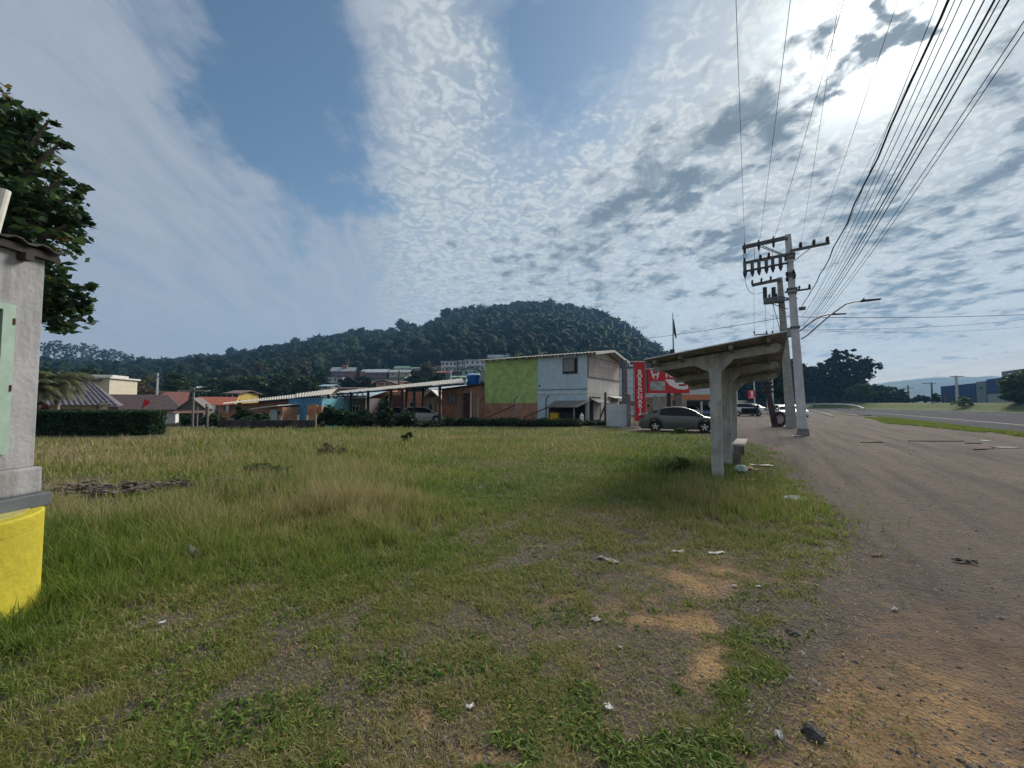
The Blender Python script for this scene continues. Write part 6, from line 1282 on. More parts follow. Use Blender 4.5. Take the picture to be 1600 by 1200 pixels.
# ================================================================== THE POST WITH THE TYRE, SMALL SIGN, PERSON
p = G(1211, 667); f = Fr(p.x, p.y, 0, 0.0); t = fthing('leaning_post', 'dark brown leaning post with brackets rising behind the truck tyre', 'post', f)
a, c = f.hit(1212, 660, y=0), f.hit(1197, 592, y=0)
MB().tube([(a[0], 0, -.2), ((a[0] + c[0]) / 2 - .05, 0, c[1] * .5), (c[0], 0, c[1])], [.22, .19, .16], 9).build('shaft', mat('dark_red_brown_post', (.075, .05, .05), .9, .25, 5, .4), t, True)
for k, py in enumerate((604, 612, 598)): q = f.hit(1200 - k, py, y=0); MB().box(q[0] - .3, q[0] + .3, -.2, .2, q[1] - .08, q[1] + .08, .02).build('bracket', m_steel, t)
t = thing('truck_tyre', 'big dark truck tyre with a pale filled centre standing upright at the post', 'tyre', (*G(1217, 667)[:2], 0), radians(8)); R_ = .56
w = MB().lathe([(.32, -.12), (.47, -.15), (.55, -.13), (.565, -.07), (.565, .07), (.55, .13), (.47, .15), (.32, .12)], (0, 0, .55), 40, 'y', False).build('tyre', mat('maroon_black_rubber', (.05, .028, .03), .85, .2, 8, .3), t, True)
MB().lathe([(0, -.06), (.28, -.075), (.325, -.1), (.325, .1), (.0, .08)], (0, 0, .55), 36, 'y', False).build('centre_disc', mat('dusty_pink_disc', (.36, .31, .30), .9, .1, 5), t, True)
for k in range(24):
    a_ = k * pi / 12; MB().box(-.03, .03, -.12, .12, 0, .015).build('tread_block', m_tyre, w) if False else None
p = W(1175, 640, 56); f = Fr(p.x, p.y, 0, 0.0); t = fthing('small_red_sign', 'small red sign board with white marks on a dark post behind the shelter', 'sign', f)
a, c = f.hit(1169, 616, y=0), f.hit(1181, 616, y=0); z0, z1 = f.hit(1175, 622.8, y=0)[1], f.hit(1175, 610, y=0)[1]
bd = MB().box(a[0], c[0], 0, .1, z0, z1, .02).build('board', m_red, t); MB().box(-.35, -.22, .0, .12, -.2, z0).build('post', m_steel, t)
zm = (a[0] + c[0]) / 2
for k, (w_, h_) in enumerate([(.16, .11), (.18, .10), (.13, .10), (.32, .05)]): zz = z1 - .22 - k * .245; MB().box(zm - w_, zm + w_, -.008, -.002, zz - h_, zz + (h_ if k < 3 else .05)).build('white_mark', m_ink, bd)
# person: one skinned body
def person(label, x, y, H_, yaw):
    t = thing('person', label, 'person', (x, y, 0), radians(yaw)); k = H_ / 1.75
    J = dict(pel=(0, 0, .95, .13), wst=(0, .01, 1.1, .125), ch=(0, .02, 1.32, .15), nk=(0, 0, 1.47, .06), hd0=(0, -.01, 1.56, .085), hd1=(0, -.015, 1.68, .08), hpL=(-.09, 0, .9, .095), knL=(-.10, -.03, .5, .065), anL=(-.11, .02, .09, .045), toL=(-.12, -.14, .04, .038),
             hpR=(.09, 0, .9, .095), knR=(.11, -.02, .5, .065), anR=(.13, .03, .09, .045), toR=(.14, -.13, .04, .038), shL=(-.19, .02, 1.4, .06), elL=(-.26, .03, 1.12, .045), wrL=(-.22, -.12, .92, .032), haL=(-.21, -.17, .86, .03), shR=(.19, .02, 1.4, .06), elR=(.27, .02, 1.12, .045), wrR=(.24, -.08, .88, .032), haR=(.235, -.1, .80, .03))
    E = [('pel', 'wst'), ('wst', 'ch'), ('ch', 'nk'), ('nk', 'hd0'), ('hd0', 'hd1'), ('pel', 'hpL'), ('hpL', 'knL'), ('knL', 'anL'), ('anL', 'toL'), ('pel', 'hpR'), ('hpR', 'knR'), ('knR', 'anR'), ('anR', 'toR'), ('ch', 'shL'), ('shL', 'elL'), ('elL', 'wrL'), ('wrL', 'haL'), ('ch', 'shR'), ('shR', 'elR'), ('elR', 'wrR'), ('wrR', 'haR')]
    ks = list(J); me = bpy.data.meshes.new('body'); me.from_pydata([tuple(c * k for c in J[q][:3]) for q in ks], [(ks.index(a), ks.index(b_)) for a, b_ in E], []); o = bpy.data.objects.new('body', me); C.objects.link(o); o.parent = t
    o.modifiers.new('s', 'SKIN'); 
    for i, q in enumerate(ks): v = me.skin_vertices[0].data[i]; v.radius = (J[q][3] * k,) * 2; v.use_root = (q == 'pel')
    o.modifiers.new('u', 'SUBSURF').render_levels = 2; o.modifiers['u'].levels = 2
    me.materials.append(mat('dark_navy_clothing', (.02, .025, .04), .9, .15, 6))
    MB().lathe([(.0, 1.505 * k), (.065 * k, 1.53 * k), (.082 * k, 1.60 * k), (.08 * k, 1.66 * k)], (0, -.03 * k, 0), 14, caps=False).build('face', mat('skin', (.35, .2, .14), .6, .1), t, True); MB().lathe([(.092 * k, 1.62 * k), (.095 * k, 1.70 * k), (.05 * k, 1.765 * k), (0, 1.775 * k)], (0, 0, 0), 14, caps=False).build('hair', m_dark, t, True)
p = W(1183.5, 650, 49); person('person in dark clothing standing on the gravel right of the small red sign', p.x, p.y, 1.78, -20)
# ================================================================== FARTHER POLES
def far_pole(name, label, px, pyb, pyt, D, w_=.3, arms=(), mm=None, group=None, z=None):
    p = W(px, pyb, D); zb = gz1(p.x, p.y) if z is None else z; t = thing(name, label, 'utility pole' if 'lamp' not in name else 'street lamp', (p.x, p.y, zb), RA * -1, group); zt = W(px, pyt, D).z - zb
    MB().hexa([(-w_ / 2, -w_ / 2, -.3), (w_ / 2, -w_ / 2, -.3), (w_ / 2, w_ / 2, -.3), (-w_ / 2, w_ / 2, -.3)], [(-w_ / 3, -w_ / 3, zt), (w_ / 3, -w_ / 3, zt), (w_ / 3, w_ / 3, zt), (-w_ / 3, w_ / 3, zt)]).build('shaft', mm or m_pole, t)
    for (dz, l0, l1) in arms: MB().box(l0, l1, -.06, .06, zt - dz - .09, zt - dz + .09).build('crossarm', m_arm, t)
far_pole('utility_pole', 'dark thin pole with two crossarms far across the highway, left of the dark blue building', 1420, 630, 602, 150, .5, ((1.0, -1.4, 1.4), (2.6, -2.4, .4)), m_concd, 'power poles far across the highway')
far_pole('utility_pole', 'dark T shaped pole just left of the dark blue building', 1457, 628, 597.5, 130, .5, ((.3, -2.2, 1.0),), m_concd, 'power poles far across the highway')
far_pole('utility_pole', 'pale pole standing before the dark blue building', 1496, 629, 587, 105, .55, ((.2, -1.2, 1.4),), m_pole, 'power poles far across the highway')
far_pole('lamp_mast', 'pale lamp mast with arm behind the small red sign', 1179.5, 640, 596, 62, .22, ((.05, -1.8, .1),), m_pole)
far_pole('utility_pole', 'first thin pale pole seen behind the leaning post', 1199.5, 640, 590, 80, .3, (), m_pole, 'pale poles lined up along the gravel lot'); far_pole('utility_pole', 'second thin pale pole just right of the leaning post', 1208, 640, 585, 70, .3, (), m_pole, 'pale poles lined up along the gravel lot')
far_pole('utility_pole', 'short pale post behind the white car with open doors', 1152, 640, 608, 90, .35, (), m_pole, 'pale poles lined up along the gravel lot')
far_pole('utility_pole', 'pale pole with crossarm above the brown hip roof', 244.5, 640, 583, 72, .35, ((.6, -1.1, 1.1), (1.4, -.8, .1)), m_pole); far_pole('utility_pole', 'thin white pole rising above the pale shed roof', 704.5, 610, 577, 80, .22, ((.1, -.9, .1),), m_pole)
far_pole('utility_pole', 'thin dark pole left of centre above the shed roof', 598, 610, 582, 70, .16, (), m_wood, 'thin dark posts above the shed roof'); far_pole('utility_pole', 'thicker dark pole above the middle of the shed roof', 623, 610, 579, 66, .26, (), m_wood, 'thin dark posts above the shed roof')
far_pole('utility_pole', 'thin pole in front of the white two storey houses', 715.5, 600, 560, 110, .2, (), m_steel)

# ================================================================== BLUE INDUSTRIAL BUILDINGS
a_ = W(1600, 628, 96); f = Fr(a_.x, a_.y, -32, gz1(a_.x, a_.y) - .1)
hy = lambda px, x=0: f.hit(px, 610, x=x)[0]; hz2 = lambda px, py, x=0: f.hit(px, py, x=x)[1]
m_bl = mat('dark_blue_cladding', (.02, .065, .22), .6, .1, .8, stain=.1); m_bg = mat('blue_grey_cladding', (.20, .26, .31), .7, .08, .8, stain=.15); m_bg2 = mat('pale_grey_base', (.33, .37, .39), .8, .08, 1)
t = fthing('blue_warehouse', 'long dark blue flat roofed warehouse across the highway', 'warehouse', f)
MB().box(0, 25, hy(1528), hy(1470), 0, hz2(1500, 601)).build('blue_hall', m_bl, t); MB().box(-.3, 25, hy(1543), hy(1528) - .05, 0, hz2(1535, 596)).build('grey_stair_block', m_bg, t)
for i in range(9): yy = hy(1528) + (hy(1470) - hy(1528)) * (i + .5) / 9; MB().box(-.04, -.005, yy - .08, yy + .08, 0, hz2(1500, 601) - .1).build('cladding_seam', mat('darker_blue_seam', (.012, .04, .14), .7), t)
MB().box(-.34, -.305, hy(1538), hy(1533), hz2(1535, 607), hz2(1535, 605)).build('vent', m_dark, t); MB().box(-.05, -.003, hy(1470) - 6, hy(1470) - 3, 0, 3.2).build('roller_door', m_dgrey, t)
t = fthing('office_block', 'taller blue and grey office block at the right edge across the highway', 'building', f)
MB().box(-.1, 25, hy(1572) + .05, hy(1543) - .05, hz2(1560, 615), hz2(1550, 592)).build('blue_upper_wall', m_bl, t); MB().box(-.05, 25, hy(1572) + .05, hy(1543) - .05, 0, hz2(1560, 615) - .01).build('grey_lower_wall', m_bg2, t)
MB().box(2, 25, hy(1572) + .06, hy(1556), hz2(1550, 592) + .01, hz2(1565, 583)).build('blue_tower', m_bl, t)
MB().box(-.6, 25, hy(1760), hy(1572), hz2(1590, 614), hz2(1590, 578)).build('grey_upper_wall', m_bg, t); MB().box(-.5, 25, hy(1760), hy(1572), 0, hz2(1590, 614) - .01).build('pale_lower_wall', m_bg2, t)
for i in range(4): yy = hy(1585 + i * 14); MB().box(-.64, -.605, yy - 1.6, yy, hz2(1590, 590), hz2(1590, 586)).build('window_band', m_glass, t)
tree('roadside_tree', 'soft green tree in front of the grey office block at the right edge', 1594, 628, 88, 581, 50, 'light', [(0, .6, .8, .4), (-.4, .4, .6, .36), (.4, .4, .6, .36), (0, .25, .8, .25)], leaf=.4, seed=61, nclump=260, tone0=.25)
bush('low pale shrub before the dark blue warehouse', 1503, 629, 100, 619, 34, 'light', 40, 12, .35, 62, tone0=.75); bush('round dark shrub between the thin dark poles', 1440, 630, 140, 618, 28, 'mid', 60, 18, .5, 63)
bush('low dark shrubs left of the dark T shaped pole', 1408, 630, 150, 620, 34, 'mid', 60, 18, .5, 64); bush('green shrub at the left corner of the dark blue warehouse', 1464, 629, 115, 613, 16, 'mid', 50, 18, .4, 65)
# ================================================================== TREES ON THE RIGHT
RT = [('tall_tree', 'tallest rounded tree on the right beyond the highway bend', 1318, 631, 165, 541, 96, 'forest', [(0, .86, .28, .12), (-.15, .68, .5, .2), (.25, .62, .6, .2), (-.3, .48, .65, .22), (.35, .4, .65, .25), (0, .25, .85, .25), (-.6, .62, .25, .1), (.75, .6, .22, .08)], .9, 71),
      ('tree', 'dark tree filling the gap right of the near concrete pole', 1272, 631, 168, 572, 50, 'forest', None, .9, 72), ('tree', 'light green bushy tree at the foot of the tallest tree', 1345, 632, 150, 597, 44, 'light', [(0, .6, .7, .38), (-.4, .4, .6, .35), (.4, .4, .6, .35)], .55, 73),
      ('tree', 'rounded dark green bushy tree right of the light green one', 1380, 632, 152, 600, 56, 'mid', [(0, .55, .75, .4), (-.4, .35, .6, .35), (.45, .35, .55, .33)], .6, 74),
      ('tree', 'dark tree behind the two concrete poles', 1240, 632, 150, 560, 60, 'forest', None, .8, 75), ('tree', 'dark tree behind the white cars beyond the shelter', 1200, 632, 140, 570, 60, 'forest', None, .8, 76),
      ('tree', 'dark tree behind the small red sign', 1170, 632, 135, 574, 60, 'forest', None, .8, 77), ('tree', 'dark tree just right of the shelter columns', 1135, 632, 145, 580, 50, 'forest', None, .8, 78), ('tree', 'large leafed tree crown peeping out right of the shelter roof', 1218, 632, 75, 560, 44, 'mid', None, .45, 79)]
for nm, lb, px, pb, D, pt, w_, kd, bl_, lf, sd_ in RT:
    tree(nm, lb, px, pb, D, pt, w_, kd, bl_, 300 if 'tall' in nm else 170, 26, lf, seed=sd_, trunk_r=.5, cs=.22, hollow=.35, group='trees beyond the highway bend')
p_ = W(1150, 632, 190); f = Fr(p_.x, p_.y, 8, -.2); hedge('dark thicket along the foot of the trees beyond the highway bend', f, 0, 86, 0, 5, 8.5, 'forest', 14000, 1.1, 'thicket', 'thicket', .8, 66)
# guard rail at the bend
t = thing('guard_rail', 'low pale guard rail curving at the far bend of the road', 'guard rail', (0, 0, 0)); P_ = [W(px, py, D) for px, py, D in ((1258, 631.2, 128), (1280, 630.6, 122), (1305, 630.8, 116), (1325, 631.8, 110), (1341, 634.2, 104), (1350, 638, 98))]
MB().tube([q + Vector((0, 0, -.1)) for q in P_], .22, 6).build('rail', m_white_l, t); [MB().tube([(q.x, q.y, -.1), (q.x, q.y, q.z - .1)], .08, 6).build('rail_post', m_conc, t) for q in P_]
# ================================================================== FAR BLUISH RIDGE
rx = [1040, 1120, 1200, 1300, 1360, 1400, 1450, 1500, 1560, 1620, 1750, 1950, 2300]; ry = [626, 618, 612, 604, 601, 596, 590, 589, 588, 590, 586, 596, 604]
n = 260; pxs = np.linspace(1040, 2300, n); ys = np.interp(pxs, rx, ry) - 1.2 * (fbm(pxs / 9, pxs * 0, 3, 4) - .3) * 2; V = []; D1 = 1650
for i in range(n):
    a, _ = ray(pxs[i], 600); zt = CAMZ + (HY - ys[i]) / 640 * D1
    for j, (D, k) in enumerate([(D1 - 520, -.03), (D1 - 380, .25), (D1 - 230, .62), (D1 - 90, .92), (D1, 1.0), (D1 + 200, .8)]): V.append((a * D, D, -1 + zt * k + (6 * (fbm(np.array([i * .2]), np.array([j * .9]), 6)[0] - .5) if 0 < j < 4 else 0)))
F_ = [(i * 6 + j, (i + 1) * 6 + j, (i + 1) * 6 + j + 1, i * 6 + j + 1) for i in range(n - 1) for j in range(5)]
tag(MB().add(V, F_).build('distant_hills', mat('far_wooded_slope', (.045, .065, .045), .95, .3, .02), None, True), 'long low wooded ridge on the right horizon', None, kind='structure')
# ================================================================== HILL: HOUSES, TREES, FOREST
HOUSES = []   # (px, D, halfwidth px)
mw = {k: mat('hill_' + k, c, .85, .12, .6, stain=.25) for k, c in dict(white=(.58, .59, .60), brick=(.28, .12, .09), purple=(.17, .11, .13), teal=(.28, .46, .44), pale=(.42, .46, .48), orange=(.42, .20, .12), yellow=(.50, .36, .10), cream=(.46, .42, .34)).items()}
mr = {k: mat('hillroof_' + k, c, .8, .12, .6, stain=.2) for k, c in dict(grey=(.34, .37, .40), pale=(.45, .50, .53), dark=(.07, .075, .085), green=(.16, .30, .22), brown=(.16, .12, .11), red=(.30, .10, .07), blue=(.30, .42, .5)).items()}
def hill_house(name, label, px0, px1, pyb, pyt, wall, roof, style='gable', storeys=1, rot=0, wins=3, D=None, depth=7, porch=False):
    pc = (px0 + px1) / 2; p = on_terrain(pc, pyb, 120) if D is None else W(pc, pyb, D); D = p.y; HOUSES.append((pc, D, (px1 - px0) / 2 + 3, pyb)); zb = gz1(p.x, p.y) if name else p.z
    if D is not None: zb = p.z
    f = Fr(p.x, p.y, rot, zb); t = fthing(name, label, 'house', f, 'houses on the hillside'); k = 640 / D; w_ = (px1 - px0) / k; h_ = (pyb - pyt) / k; x0, x1 = -w_ / 2, w_ / 2; rh = min(h_ * .3, 2.6) if style != 'flat' else .3; ze = h_ - rh
    b = MB(); b.box(x0, x1, 0, depth, -4.5, ze)
    if style == 'gabley': b.poly([(x0, ze), (x1, ze), (0, h_ - .1)], 'y', 0, depth)
    b.build('wall', mw[wall], t)
    if style == 'flat': MB().box(x0 - .4, x1 + .4, -.5, depth + .4, ze + .005, h_).build('roof', mr[roof], t)
    elif style == 'gabley': gable(f, t, x0, x1, 0, depth, ze, h_, mr[roof], .6, 'y', .2)
    else: gable(f, t, x0, x1, 0, depth, ze, h_, mr[roof], .6, 'x', .2, hip=w_ * .15 if style == 'hip' else 0)
    for s in range(storeys):
        zc = ze * (s + .55) / storeys; hh_ = min(1.3, ze / storeys * .42)
        for i in range(wins):
            xx = x0 + w_ * (i + .5) / wins
            if porch and i == wins - 1: MB().box(xx - 1.4, xx + 1.4, -.03, -.002, .1, 2.2).build('porch_opening', m_dark, t); continue
            ww = MB().box(xx - .65, xx + .65, -.06, -.002, zc - hh_ / 2 - .1, zc + hh_ / 2 + .1).build('window', mw['white'] if wall != 'white' else mr['grey'], t); MB().box(xx - .52, xx + .52, -.08, -.062, zc - hh_ / 2, zc + hh_ / 2).build('pane', m_glass, ww)
    if storeys > 1: MB().box(x0 + w_ * .2, x1 - w_ * .15, -1.3, -.003, ze / 2 - .15, ze / 2 + .02).build('balcony', mw['white'], t)
    return t, f, x0, x1, ze, h_
hill_house('hillside_house', 'small white house with a dark porch below the purple brick house on the hillside', 512, 535, 598, 589, 'white', 'grey', 'flat', wins=3, porch=True)
t, f, x0, x1, ze, h_ = hill_house('hillside_house', 'tall purple and brick house with grey winged roof on the hillside', 518, 553, 593, 573, 'purple', 'grey', 'gable', 2, wins=3, rot=8)
MB().box(x1 - 3, x1 + .2, -1.2, -.01, -3, ze - .3).build('brick_wing', mw['brick'], t); MB().box(-1, 1.8, 2, 4, ze, h_ + 1.6).build('roof_turret', mw['brick'], t)
t, f, x0, x1, ze, h_ = hill_house('hillside_house', 'wide house with pale sheet roof and brick left end on the hillside', 563, 604, 592, 576, 'purple', 'pale', 'gable', 1, wins=3, rot=-6)
MB().box(x0 - .2, x0 + 3, -1, -.01, -3, ze + .2).build('brick_wing', mw['brick'], t)
hill_house('hillside_house', 'house with pale green roof on the hillside', 616, 640, 584, 571, 'pale', 'green', 'hip', 1, wins=3); hill_house('hillside_house', 'dark walled house with grey roof below the green roofed one', 608, 640, 590, 577, 'cream', 'grey', 'gable', 1, wins=3)
hill_house('hillside_house', 'small grey roofed house half hidden by trees right of the green roof', 666, 680, 582, 573, 'pale', 'grey', 'gable', wins=2); hill_house('hillside_house', 'low brick house left of the white two storey block', 682, 705, 588, 579, 'brick', 'red', 'gable', wins=2)
hill_house('hillside_house', 'left white two storey block high on the hillside', 689, 714, 582, 564, 'white', 'pale', 'flat', 2, wins=4, depth=9); hill_house('hillside_house', 'middle white two storey block high on the hillside', 715, 725, 581, 563, 'white', 'pale', 'flat', 2, wins=2, depth=9)
hill_house('hillside_house', 'right white two storey block, tallest and nearest the green brick wall', 726, 758, 580, 561.5, 'white', 'pale', 'flat', 2, wins=4, depth=9)
hill_house('hillside_house', 'pale teal house with dark gable roof behind the water tank', 722, 748, 588, 573, 'teal', 'dark', 'gabley', 1, wins=2, D=150); hill_house('hillside_house', 'low teal roofed house left of the water tank', 706, 728, 596, 586, 'teal', 'green', 'gable', 1, wins=3, D=120)
t, f, x0, x1, ze, h_ = hill_house('hillside_house', 'pale teal house highest on the hill above the green brick wall', 763, 790, 569, 553, 'teal', 'grey', 'hip', 1, wins=4); MB().poly([(x1 - 1, ze - 3), (x1 + 3.5, ze - 3), (x1 + 3.5, ze), (x1 + 1.2, h_ + .4), (x1 - 1, ze)], 'y', -1.5, 3).build('gable_wing', mw['teal'], t)
hill_house('hillside_house', 'orange brick gabled house just above the shed roof', 588, 611, 604, 593, 'orange', 'brown', 'gabley', 1, wins=2, D=95); hill_house('hillside_house', 'small orange house right of the gabled one above the shed roof', 614, 626, 603, 594, 'orange', 'brown', 'gable', 1, wins=1, D=105)
hill_house('hillside_house', 'yellow house with a teal lower storey behind the red clay roof', 354, 373, 624, 609, 'yellow', 'brown', 'gable', 1, wins=2, D=90); hill_house('hillside_house', 'tiny white block behind the brown hip roof', 265, 272, 623, 610, 'white', 'pale', 'flat', 2, wins=1, D=110)
hill_house('hillside_house', 'pale roof peeping through trees left of the yellow house', 284, 304, 612, 603, 'pale', 'blue', 'gable', 1, wins=2, D=140); hill_house('hillside_house', 'small white and grey sheds above the long grey roof', 500, 516, 609, 600, 'pale', 'blue', 'gable', 1, wins=1, D=130)
hill_house('hillside_house', 'grey tiled roof just left of the open shed', 520, 556, 612, 604, 'cream', 'brown', 'gable', 1, wins=1, D=62); hill_house('hillside_house', 'white front with windows under the right end of the shed roof', 676, 720, 622, 600, 'white', 'pale', 'gable', 1, wins=4, D=68)
for px0, px1, pb, pt, wl_c, rf_c, lb in [(556, 566, 600, 593, 'pale', 'grey', 'tiny pale house among trees left of the pale sheet roof'), (576, 590, 604, 596, 'white', 'red', 'tiny white house with red roof below the pale sheet roof'), (604, 614, 588, 580, 'white', 'grey', 'tiny white house squeezed right of the pale sheet roof'),
    (634, 648, 596, 588, 'pale', 'blue', 'small pale house below the dark walled one'), (644, 656, 580, 573, 'cream', 'pale', 'small cream house right of the green roof'), (652, 666, 592, 584, 'teal', 'grey', 'small teal house among trees in the middle of the slope'),
    (662, 674, 602, 595, 'white', 'pale', 'small white house just above the middle of the shed roof'), (536, 550, 604, 597, 'cream', 'brown', 'small cream house below the tall purple house'), (478, 490, 596, 590, 'white', 'grey', 'tiny white house alone among the trees left of the others'), (682, 690, 578, 571, 'pale', 'red', 'tiny pale house at the left foot of the white blocks')]:
    hill_house('hillside_house', lb, px0, px1, pb, pt, wl_c, rf_c, 'gable', 1, wins=2, depth=6)
# nearer trees that read one by one
NT = [('round leafy tree behind the red clay roof', 345, 630, 115, 588, 76, 'mid', 81), ('green tree left of the yellow house', 290, 628, 105, 592, 56, 'mid', 82), ('bare brownish tree behind the brown hip roof', 215, 625, 76, 587, 74, 'brown', 83), ('dense green tree right of the utility pole with crossarm', 270, 625, 95, 580, 50, 'mid', 84),
      ('dark green tree behind the long grey roof, left', 395, 625, 120, 586, 60, 'mid', 85), ('dark green tree behind the long grey roof, middle', 440, 620, 125, 584, 64, 'mid', 86), ('light green tree behind the long grey roof, right', 480, 615, 120, 586, 50, 'mid', 87), ('green tree left of the small white hillside house', 498, 606, 150, 580, 40, 'mid', 88),
      ('dark tree below the pale sheet roof on the hillside', 570, 605, 135, 588, 50, 'forest', 89), ('dark tree in front of the green roofed house', 648, 600, 140, 580, 46, 'forest', 90), ('brownish green tree left of the white two storey blocks', 668, 596, 190, 568, 36, 'brown', 91), ('dark tree before the low brick hillside house', 688, 600, 130, 582, 40, 'forest', 92),
      ('dark tree left of the small white hillside house porch', 545, 606, 140, 590, 40, 'forest', 93), ('pale bare tree on the wooded slope', 408, 606, 230, 566, 34, 'brown', 94), ('second pale bare tree on the wooded slope', 468, 600, 240, 566, 36, 'brown', 95), ('green tree behind the pale beige block', 135, 620, 85, 575, 70, 'mid', 96), ('dark tree behind the booth and the palms', 70, 625, 75, 570, 60, 'mid', 97),
      ('dark tree in front of the white two storey blocks', 742, 596, 115, 586, 30, 'forest', 98)]
for lb, px, pb, D, pt, w_, kd, sd_ in NT:
    tree('tree', lb, px, pb, D, pt, w_, kd, None, 130, 24, .5 * D / 110, group='trees between the houses and the hill', seed=sd_, trunk_r=.3, cs=.26, hollow=.4, bark=m_bark_p if 'bare' in lb else None, tone0=.45)
# row of slender eucalyptus on the left ridge
rng = random.Random(5)
for i in range(24):
    px = 52 + i * 6.6 + rng.uniform(-2, 2); D = 560 + rng.uniform(-25, 25); p = W(px, 570, D); zb = gz1(p.x, p.y); top = np.interp(px, [50, 80, 140, 150, 200, 215], [532, 533, 536, 542, 552, 560]) + rng.uniform(-3, 5); H_ = max(8, CAMZ + (HY - top) / 640 * D - zb); R_ = rng.uniform(3.4, 5.5)
    t = thing('eucalyptus_tree', 'slender high crowned tree in the row standing along the left ridge', 'tree', (p.x, p.y, zb), 0, 'row of slender trees on the left ridge')
    MB().tube([(0, 0, -1), (rng.uniform(-.6, .6), 0, H_ * .55), (rng.uniform(-1, 1), 0, H_ * .92)], [.4, .3, .1], 5).build('trunk', m_bark_p, t)
    crown([(rng.uniform(-1, 1), 0, H_ * z_, R_ * r_, R_ * r_, H_ * .07) for z_, r_ in ((.93, .8), (.82, 1.0), (.70, .9), (.58, .75), (.46, .6))], 44, 9, 1.15, LM['forest'], t, seed=200 + i, cs=.4, tone0=.5)
# the forest: crowns merged as one mass
def forest():
    rng = np.random.default_rng(11); n = 30000; a = rng.uniform(-radians(61), radians(29), n); D = 1 / rng.uniform(1 / 640., 1 / 150., n) ** 1.0
    D = np.where(rng.uniform(0, 1, n) < .5, rng.uniform(240, 625, n), D); x = D * np.tan(a); px = 800 + 640 * np.tan(a); z = gz(x, D); py = HY - (z - CAMZ) / D * 640
    keep = (z > 2.0) & (D > 150); 
    for (hx, hd, hw, hb) in HOUSES: keep &= ~((np.abs(px - hx) < hw + 640 * 4.5 / D) & (D > hd - 110) & (D < hd + 10))
    x, D, z, px = x[keep], D[keep], z[keep], px[keep]
    R_ = rng.gamma(6, .78, len(x)).clip(2.4, 9.0) * np.clip(D / 330, .6, 1.05)
    # thin by grid so that crowns do not pile up
    cell = (np.floor(x / 6.2).astype(int) * 100003 + np.floor(D / 6.6).astype(int)); _, idx = np.unique(cell, return_index=True); x, D, z, px, R_ = x[idx], D[idx], z[idx], px[idx], R_[idx]
    n = len(x); hgt = 2.5 + R_ * rng.uniform(.6, 1.3, n) + np.where(rng.uniform(0, 1, n) < .07, rng.uniform(2, 6, n), 0); tn = np.clip(.42 + .20 * rng.normal(0, 1, n) + .9 * (fbm(x / 70, D / 70, 9, 3) - .5), 0, 1)
    k = 44; d = rng.normal(0, 1, (n, k, 3)); d[..., 2] = np.abs(d[..., 2]) * 1.15 - .35; d /= np.linalg.norm(d, axis=2)[..., None]
    lob = 1 + .22 * np.sin(d[..., 0] * 5 + rng.uniform(0, 6, (n, 1))) * np.sin(d[..., 1] * 5 + rng.uniform(0, 6, (n, 1)))
    P = np.stack([x, D, z + hgt], 1)[:, None, :] + d * (R_[:, None] * lob * rng.uniform(.8, 1.08, (n, k)))[..., None] * np.array([1, 1, .8])
    T = np.clip(tn[:, None] + rng.normal(0, .12, (n, k)), 0, 1).ravel(); S_ = np.repeat(R_ * .26, k) * rng.uniform(.6, 1.4, n * k)
    V, F_, T = leafquads(P.reshape(-1, 3), S_, T, 1.5, .6, rng)
    # an added dark core closes every crown and blocks light between the leaves
    ph = np.array([(0, 0, 1), (.8, 0, .5), (.25, .76, .5), (-.65, .47, .5), (-.65, -.47, .5), (.25, -.76, .5), (.9, 0, -.6), (.28, .85, -.6), (-.73, .53, -.6), (-.73, -.53, -.6), (.28, -.85, -.6)]); fc = [(0, 1, 2), (0, 2, 3), (0, 3, 4), (0, 4, 5), (0, 5, 1)] + [q for i in range(5) for q in ((1 + i, 6 + i, 6 + (i + 1) % 5), (1 + i, 6 + (i + 1) % 5, 1 + (i + 1) % 5))]
    V2 = (np.stack([x, D, z + hgt], 1)[:, None, :] + ph[None] * R_[:, None, None] * .86).reshape(-1, 3); F2 = (np.arange(n)[:, None, None] * 11 + np.array(fc)[None]).reshape(-1, 3) + len(V); T2 = np.repeat(np.clip(tn - .1, 0, 1), 11)
    print('forest crowns', n)
    return tag(npmesh('forest', np.concatenate([V, V2]), [F_, F2], LM['forest'], np.concatenate([T, T2])), 'dense dark forest covering the hill behind the houses', 'forest', kind='stuff')
forest()

